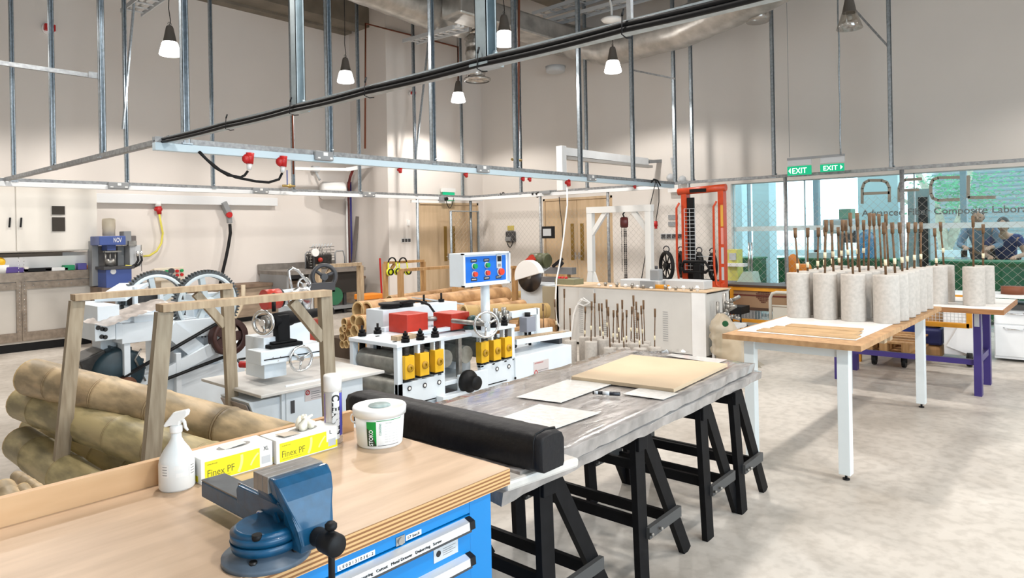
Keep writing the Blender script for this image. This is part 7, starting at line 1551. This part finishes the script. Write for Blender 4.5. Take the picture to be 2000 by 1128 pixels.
B(9.0,b_.y,a.z-.06,9.12,a.y,a.z+.05).build('rail',mat('grey_rail',srgb(130,130,132),.45,.4),ls);a2=PX(1055,546,9.0);B(8.95,b_.y-.05,a2.z-.07,9.15,a2.y,a2.z+.05).build('rail',mat('grey_rail',(0,0,0)),ls);B(9,b_.y+.1,a2.z+.05,9.1,b_.y+.3,a.z-.06).build('wood_block',PINEO,ls);B(9.0,b_.y,0,9.1,b_.y+.1,a2.z-.07).build('leg',LGREY,ls);B(9.0,a2.y-.2,0,9.1,a2.y-.1,a2.z-.07).build('leg',LGREY,ls)
MB().bar(PX(1080,520,8.98),PX(1098,505,8.98),.05,.04).bar(PX(1092,520,8.98),PX(1099,512,8.98),.04,.05).build('black_drill',BLACK,org=PX(1085,518,8.98),label='black power tool lying on the grey saw support rail',cat='tool')
a=PX(1092,558,XT+.2);b_=PX(1128,550,XT+.2);B(XT+.1,b_.y,ZT+.012,XT+.35,a.y,ZT+.09).build('tool_tray',mat('olive_tray',srgb(126,126,100),.6),org=(XT+.2,a.y,ZT),label='olive tray at the left end of the white tank',cat='tray')
for px in (1093,1099,1106): e=PX(px,552,XT+.2);MB().sphere((XT+.2,e.y,ZT+.1),.025,n=8,mm=6).build('small_cap',RED,org=(XT+.2,e.y,ZT+.09),label='small red cap in the olive tray on the tank, '+{1093:'leftmost',1099:'middle',1106:'rightmost'}[px]+' of three',cat='bottle',group='red caps in the olive tray')  # small red balls, each standing for a cap
# ================================================================ PEOPLE beyond the glass
SKIN=mat('skin',srgb(186,140,116),.55)
def skin_obj(name,m,par,chains,sub=2,org=None):
    vs_=[];es=[];rs=[];idx={}
    def vid(p,r):
        key=tuple(round(x,4) for x in p)
        if key not in idx: idx[key]=len(vs_);vs_.append(Vector(p));rs.append(r)
        return idx[key]
    for ch in chains:
        prev=None
        for p,r in ch:
            i=vid(p,r)
            if prev is not None and prev!=i: es.append((prev,i))
            prev=i
    me=bpy.data.meshes.new(name);off=OFF[par.name];me.from_pydata([v-off for v in vs_],es,[]);o=bpy.data.objects.new(name,me);COL.objects.link(o);o.parent=par;OFF[o.name]=off
    md=o.modifiers.new('skin','SKIN');me.skin_vertices or me.vertices
    if not me.skin_vertices: me.attributes
    for i,r in enumerate(rs): me.skin_vertices[0].data[i].radius=(r,r) if not isinstance(r,tuple) else r
    me.skin_vertices[0].data[0].use_root=True;md.use_smooth_shade=True
    sd=o.modifiers.new('sub','SUBSURF');sd.levels=sub;sd.render_levels=sub;me.materials.append(m);return o
def ensure_skin(me):
    pass
def person(lab,hx,hy,hz,lean,shirt,hairm,cap,trz,face_dir=-1,armm=None):
    t=thing('person',lab,'person',(hx,hy-.0,0))
    # leaning over the bench towards the camera (-X)
    H=Vector((hx,hy,hz));N=H+Vector((.07,0,-.12));C=H+Vector((.20,0,-.28));P=H+Vector((.50,0,-.60))
    body=[[(P,(.15,.13)),(P.lerp(C,.5),(.14,.12)),(C,(.17,.13)),(N+Vector((.03,0,-.03)),(.065,.065)),(N,(.055,.055)),(H+Vector((0,0,-.07)),(.06,.06))]]
    chains=[body[0]]
    for s in (-1,1):
        sh=C+Vector((.0,s*.19,.06));el=sh+Vector((-.12,s*.10,-.25));wr=el+Vector((-.22,-s*.12,-.04));ha=wr+Vector((-.08,-s*.02,-.01))
        chains.append([(C,(.17,.13)),(sh,(.062,.062)),(el,(.045,.045)),(wr,(.03,.03)),(ha,(.04,.02))])
        for f in range(4): 
            f0=ha+Vector((-.03,(f-1.5)*.018,0));chains.append([(ha,(.04,.02)),(f0,(.01,.01)),(f0+Vector((-.045+abs(f-1.5)*.006,0,-.012)),(.008,.008)),(f0+Vector((-.065,0,-.03)),(.007,.007))])
        chains.append([(ha,(.04,.02)),(ha+Vector((.0,-s*.035,-.005)),(.010,.010)),(ha+Vector((-.03,-s*.05,-.01)),(.008,.008))])
        hp=P+Vector((.02,s*.09,-.05));kn=hp+Vector((.0,s*.02,-.40));an=kn+Vector((.06,0,-.38));an.z=.09;to=an+Vector((-.16,s*.02,-.055))
        chains.append([(P,(.15,.13)),(hp,(.095,.095)),(kn,(.06,.06)),(an,(.045,.045)),(to,(.035,.03))])
    skin_obj('body',SKIN,t,chains)
    # clothing: shirt over torso and upper arms, trousers
    sc=[[(P+Vector((0,0,.0)),(.165,.145)),(P.lerp(C,.5),(.155,.135)),(C,(.185,.145)),(N+Vector((.05,0,-.05)),(.08,.08))]]
    for s in (-1,1):
        sh=C+Vector((.0,s*.19,.06));el=sh+Vector((-.12,s*.10,-.25));wr=el+Vector((-.22,-s*.12,-.04))
        ch=[(C,(.185,.145)),(sh,(.078,.078)),(sh.lerp(el,.6),(.065,.065))]
        if armm=='long': ch+=[(el,(.055,.055)),(el.lerp(wr,.8),(.045,.045))]
        sc.append(ch)
    skin_obj('shirt',shirt,t,sc)
    tc_=[]
    for s in (-1,1):
        hp=P+Vector((.02,s*.09,-.05));kn=hp+Vector((.0,s*.02,-.40));an=kn+Vector((.06,0,-.38));an.z=.12
        tc_.append([(P+Vector((0,0,-.03)),(.16,.14)),(hp,(.11,.11)),(kn,(.075,.075)),(an,(.065,.065))])
    skin_obj('trousers',trz,t,tc_)
    hd=MB().sphere(H,.105,(1.0,.78,1.18),20,14)
    for v in hd.v:
        d_=v-H
        if d_.z<-.03: v.y=H.y+d_.y*(1-.25*min(1,(-d_.z-.03)/.09));v.x=H.x+d_.x*(1-.15*min(1,(-d_.z-.03)/.09))
    hd.rot('Y',-25,H);head=hd.build('head',SKIN,t)
    fc=MB().sphere(H+Vector((-.105,0,-.035)),.016,(1.1,.8,1.4),10,8).sphere(H+Vector((0,.083,-.01)),.022,(.6,.35,1.2),10,8).sphere(H+Vector((0,-.083,-.01)),.022,(.6,.35,1.2),10,8);fc.build('nose_and_ears',SKIN,head)
    for s in (-1,1): MB().sphere(H+Vector((-.093,s*.033,-.012)),.010,n=8,mm=6).build('eye',INK,head)
    MB().sphere(H+Vector((-.085,0,-.075)),.02,(.5,1.1,.3),10,6).build('mouth',mat('lips',srgb(150,80,76),.5),head)
    hr=MB().sphere(H+Vector((.012,0,.02)),.112,(1.02,.82,1.12),20,14)
    for v in hr.v:
        if v.x<H.x-.045 and v.z<H.z+.045: v.x=H.x-.02;
        if v.z<H.z-.06: v.z=H.z-.06
    hr.build('hair' if not cap else 'cap',hairm,t)
    return t
GS=mat('grey_blue_shirt',srgb(112,130,150),.8);NS=mat('navy_tshirt',srgb(28,44,96),.8);HR=mat('dark_hair',(.02,.018,.016),.6);CAPM=mat('patterned_cap',srgb(200,196,192),.7,col2=(.03,.03,.03),scale=14,thr=(.48,.52));TRS=mat('dark_trousers',(.03,.035,.05),.8)
h=PX(1911,423,13.75);person('person in patterned cap and grey blue shirt leaning over the green cabinet behind the glass',h.x,h.y,h.z,0,GS,CAPM,True,TRS,armm='long')
h=PX(1952,440,13.75);person('person with dark hair and navy t-shirt bending over the green cabinet behind the glass',h.x,h.y-.05,h.z,0,NS,HR,False,TRS)
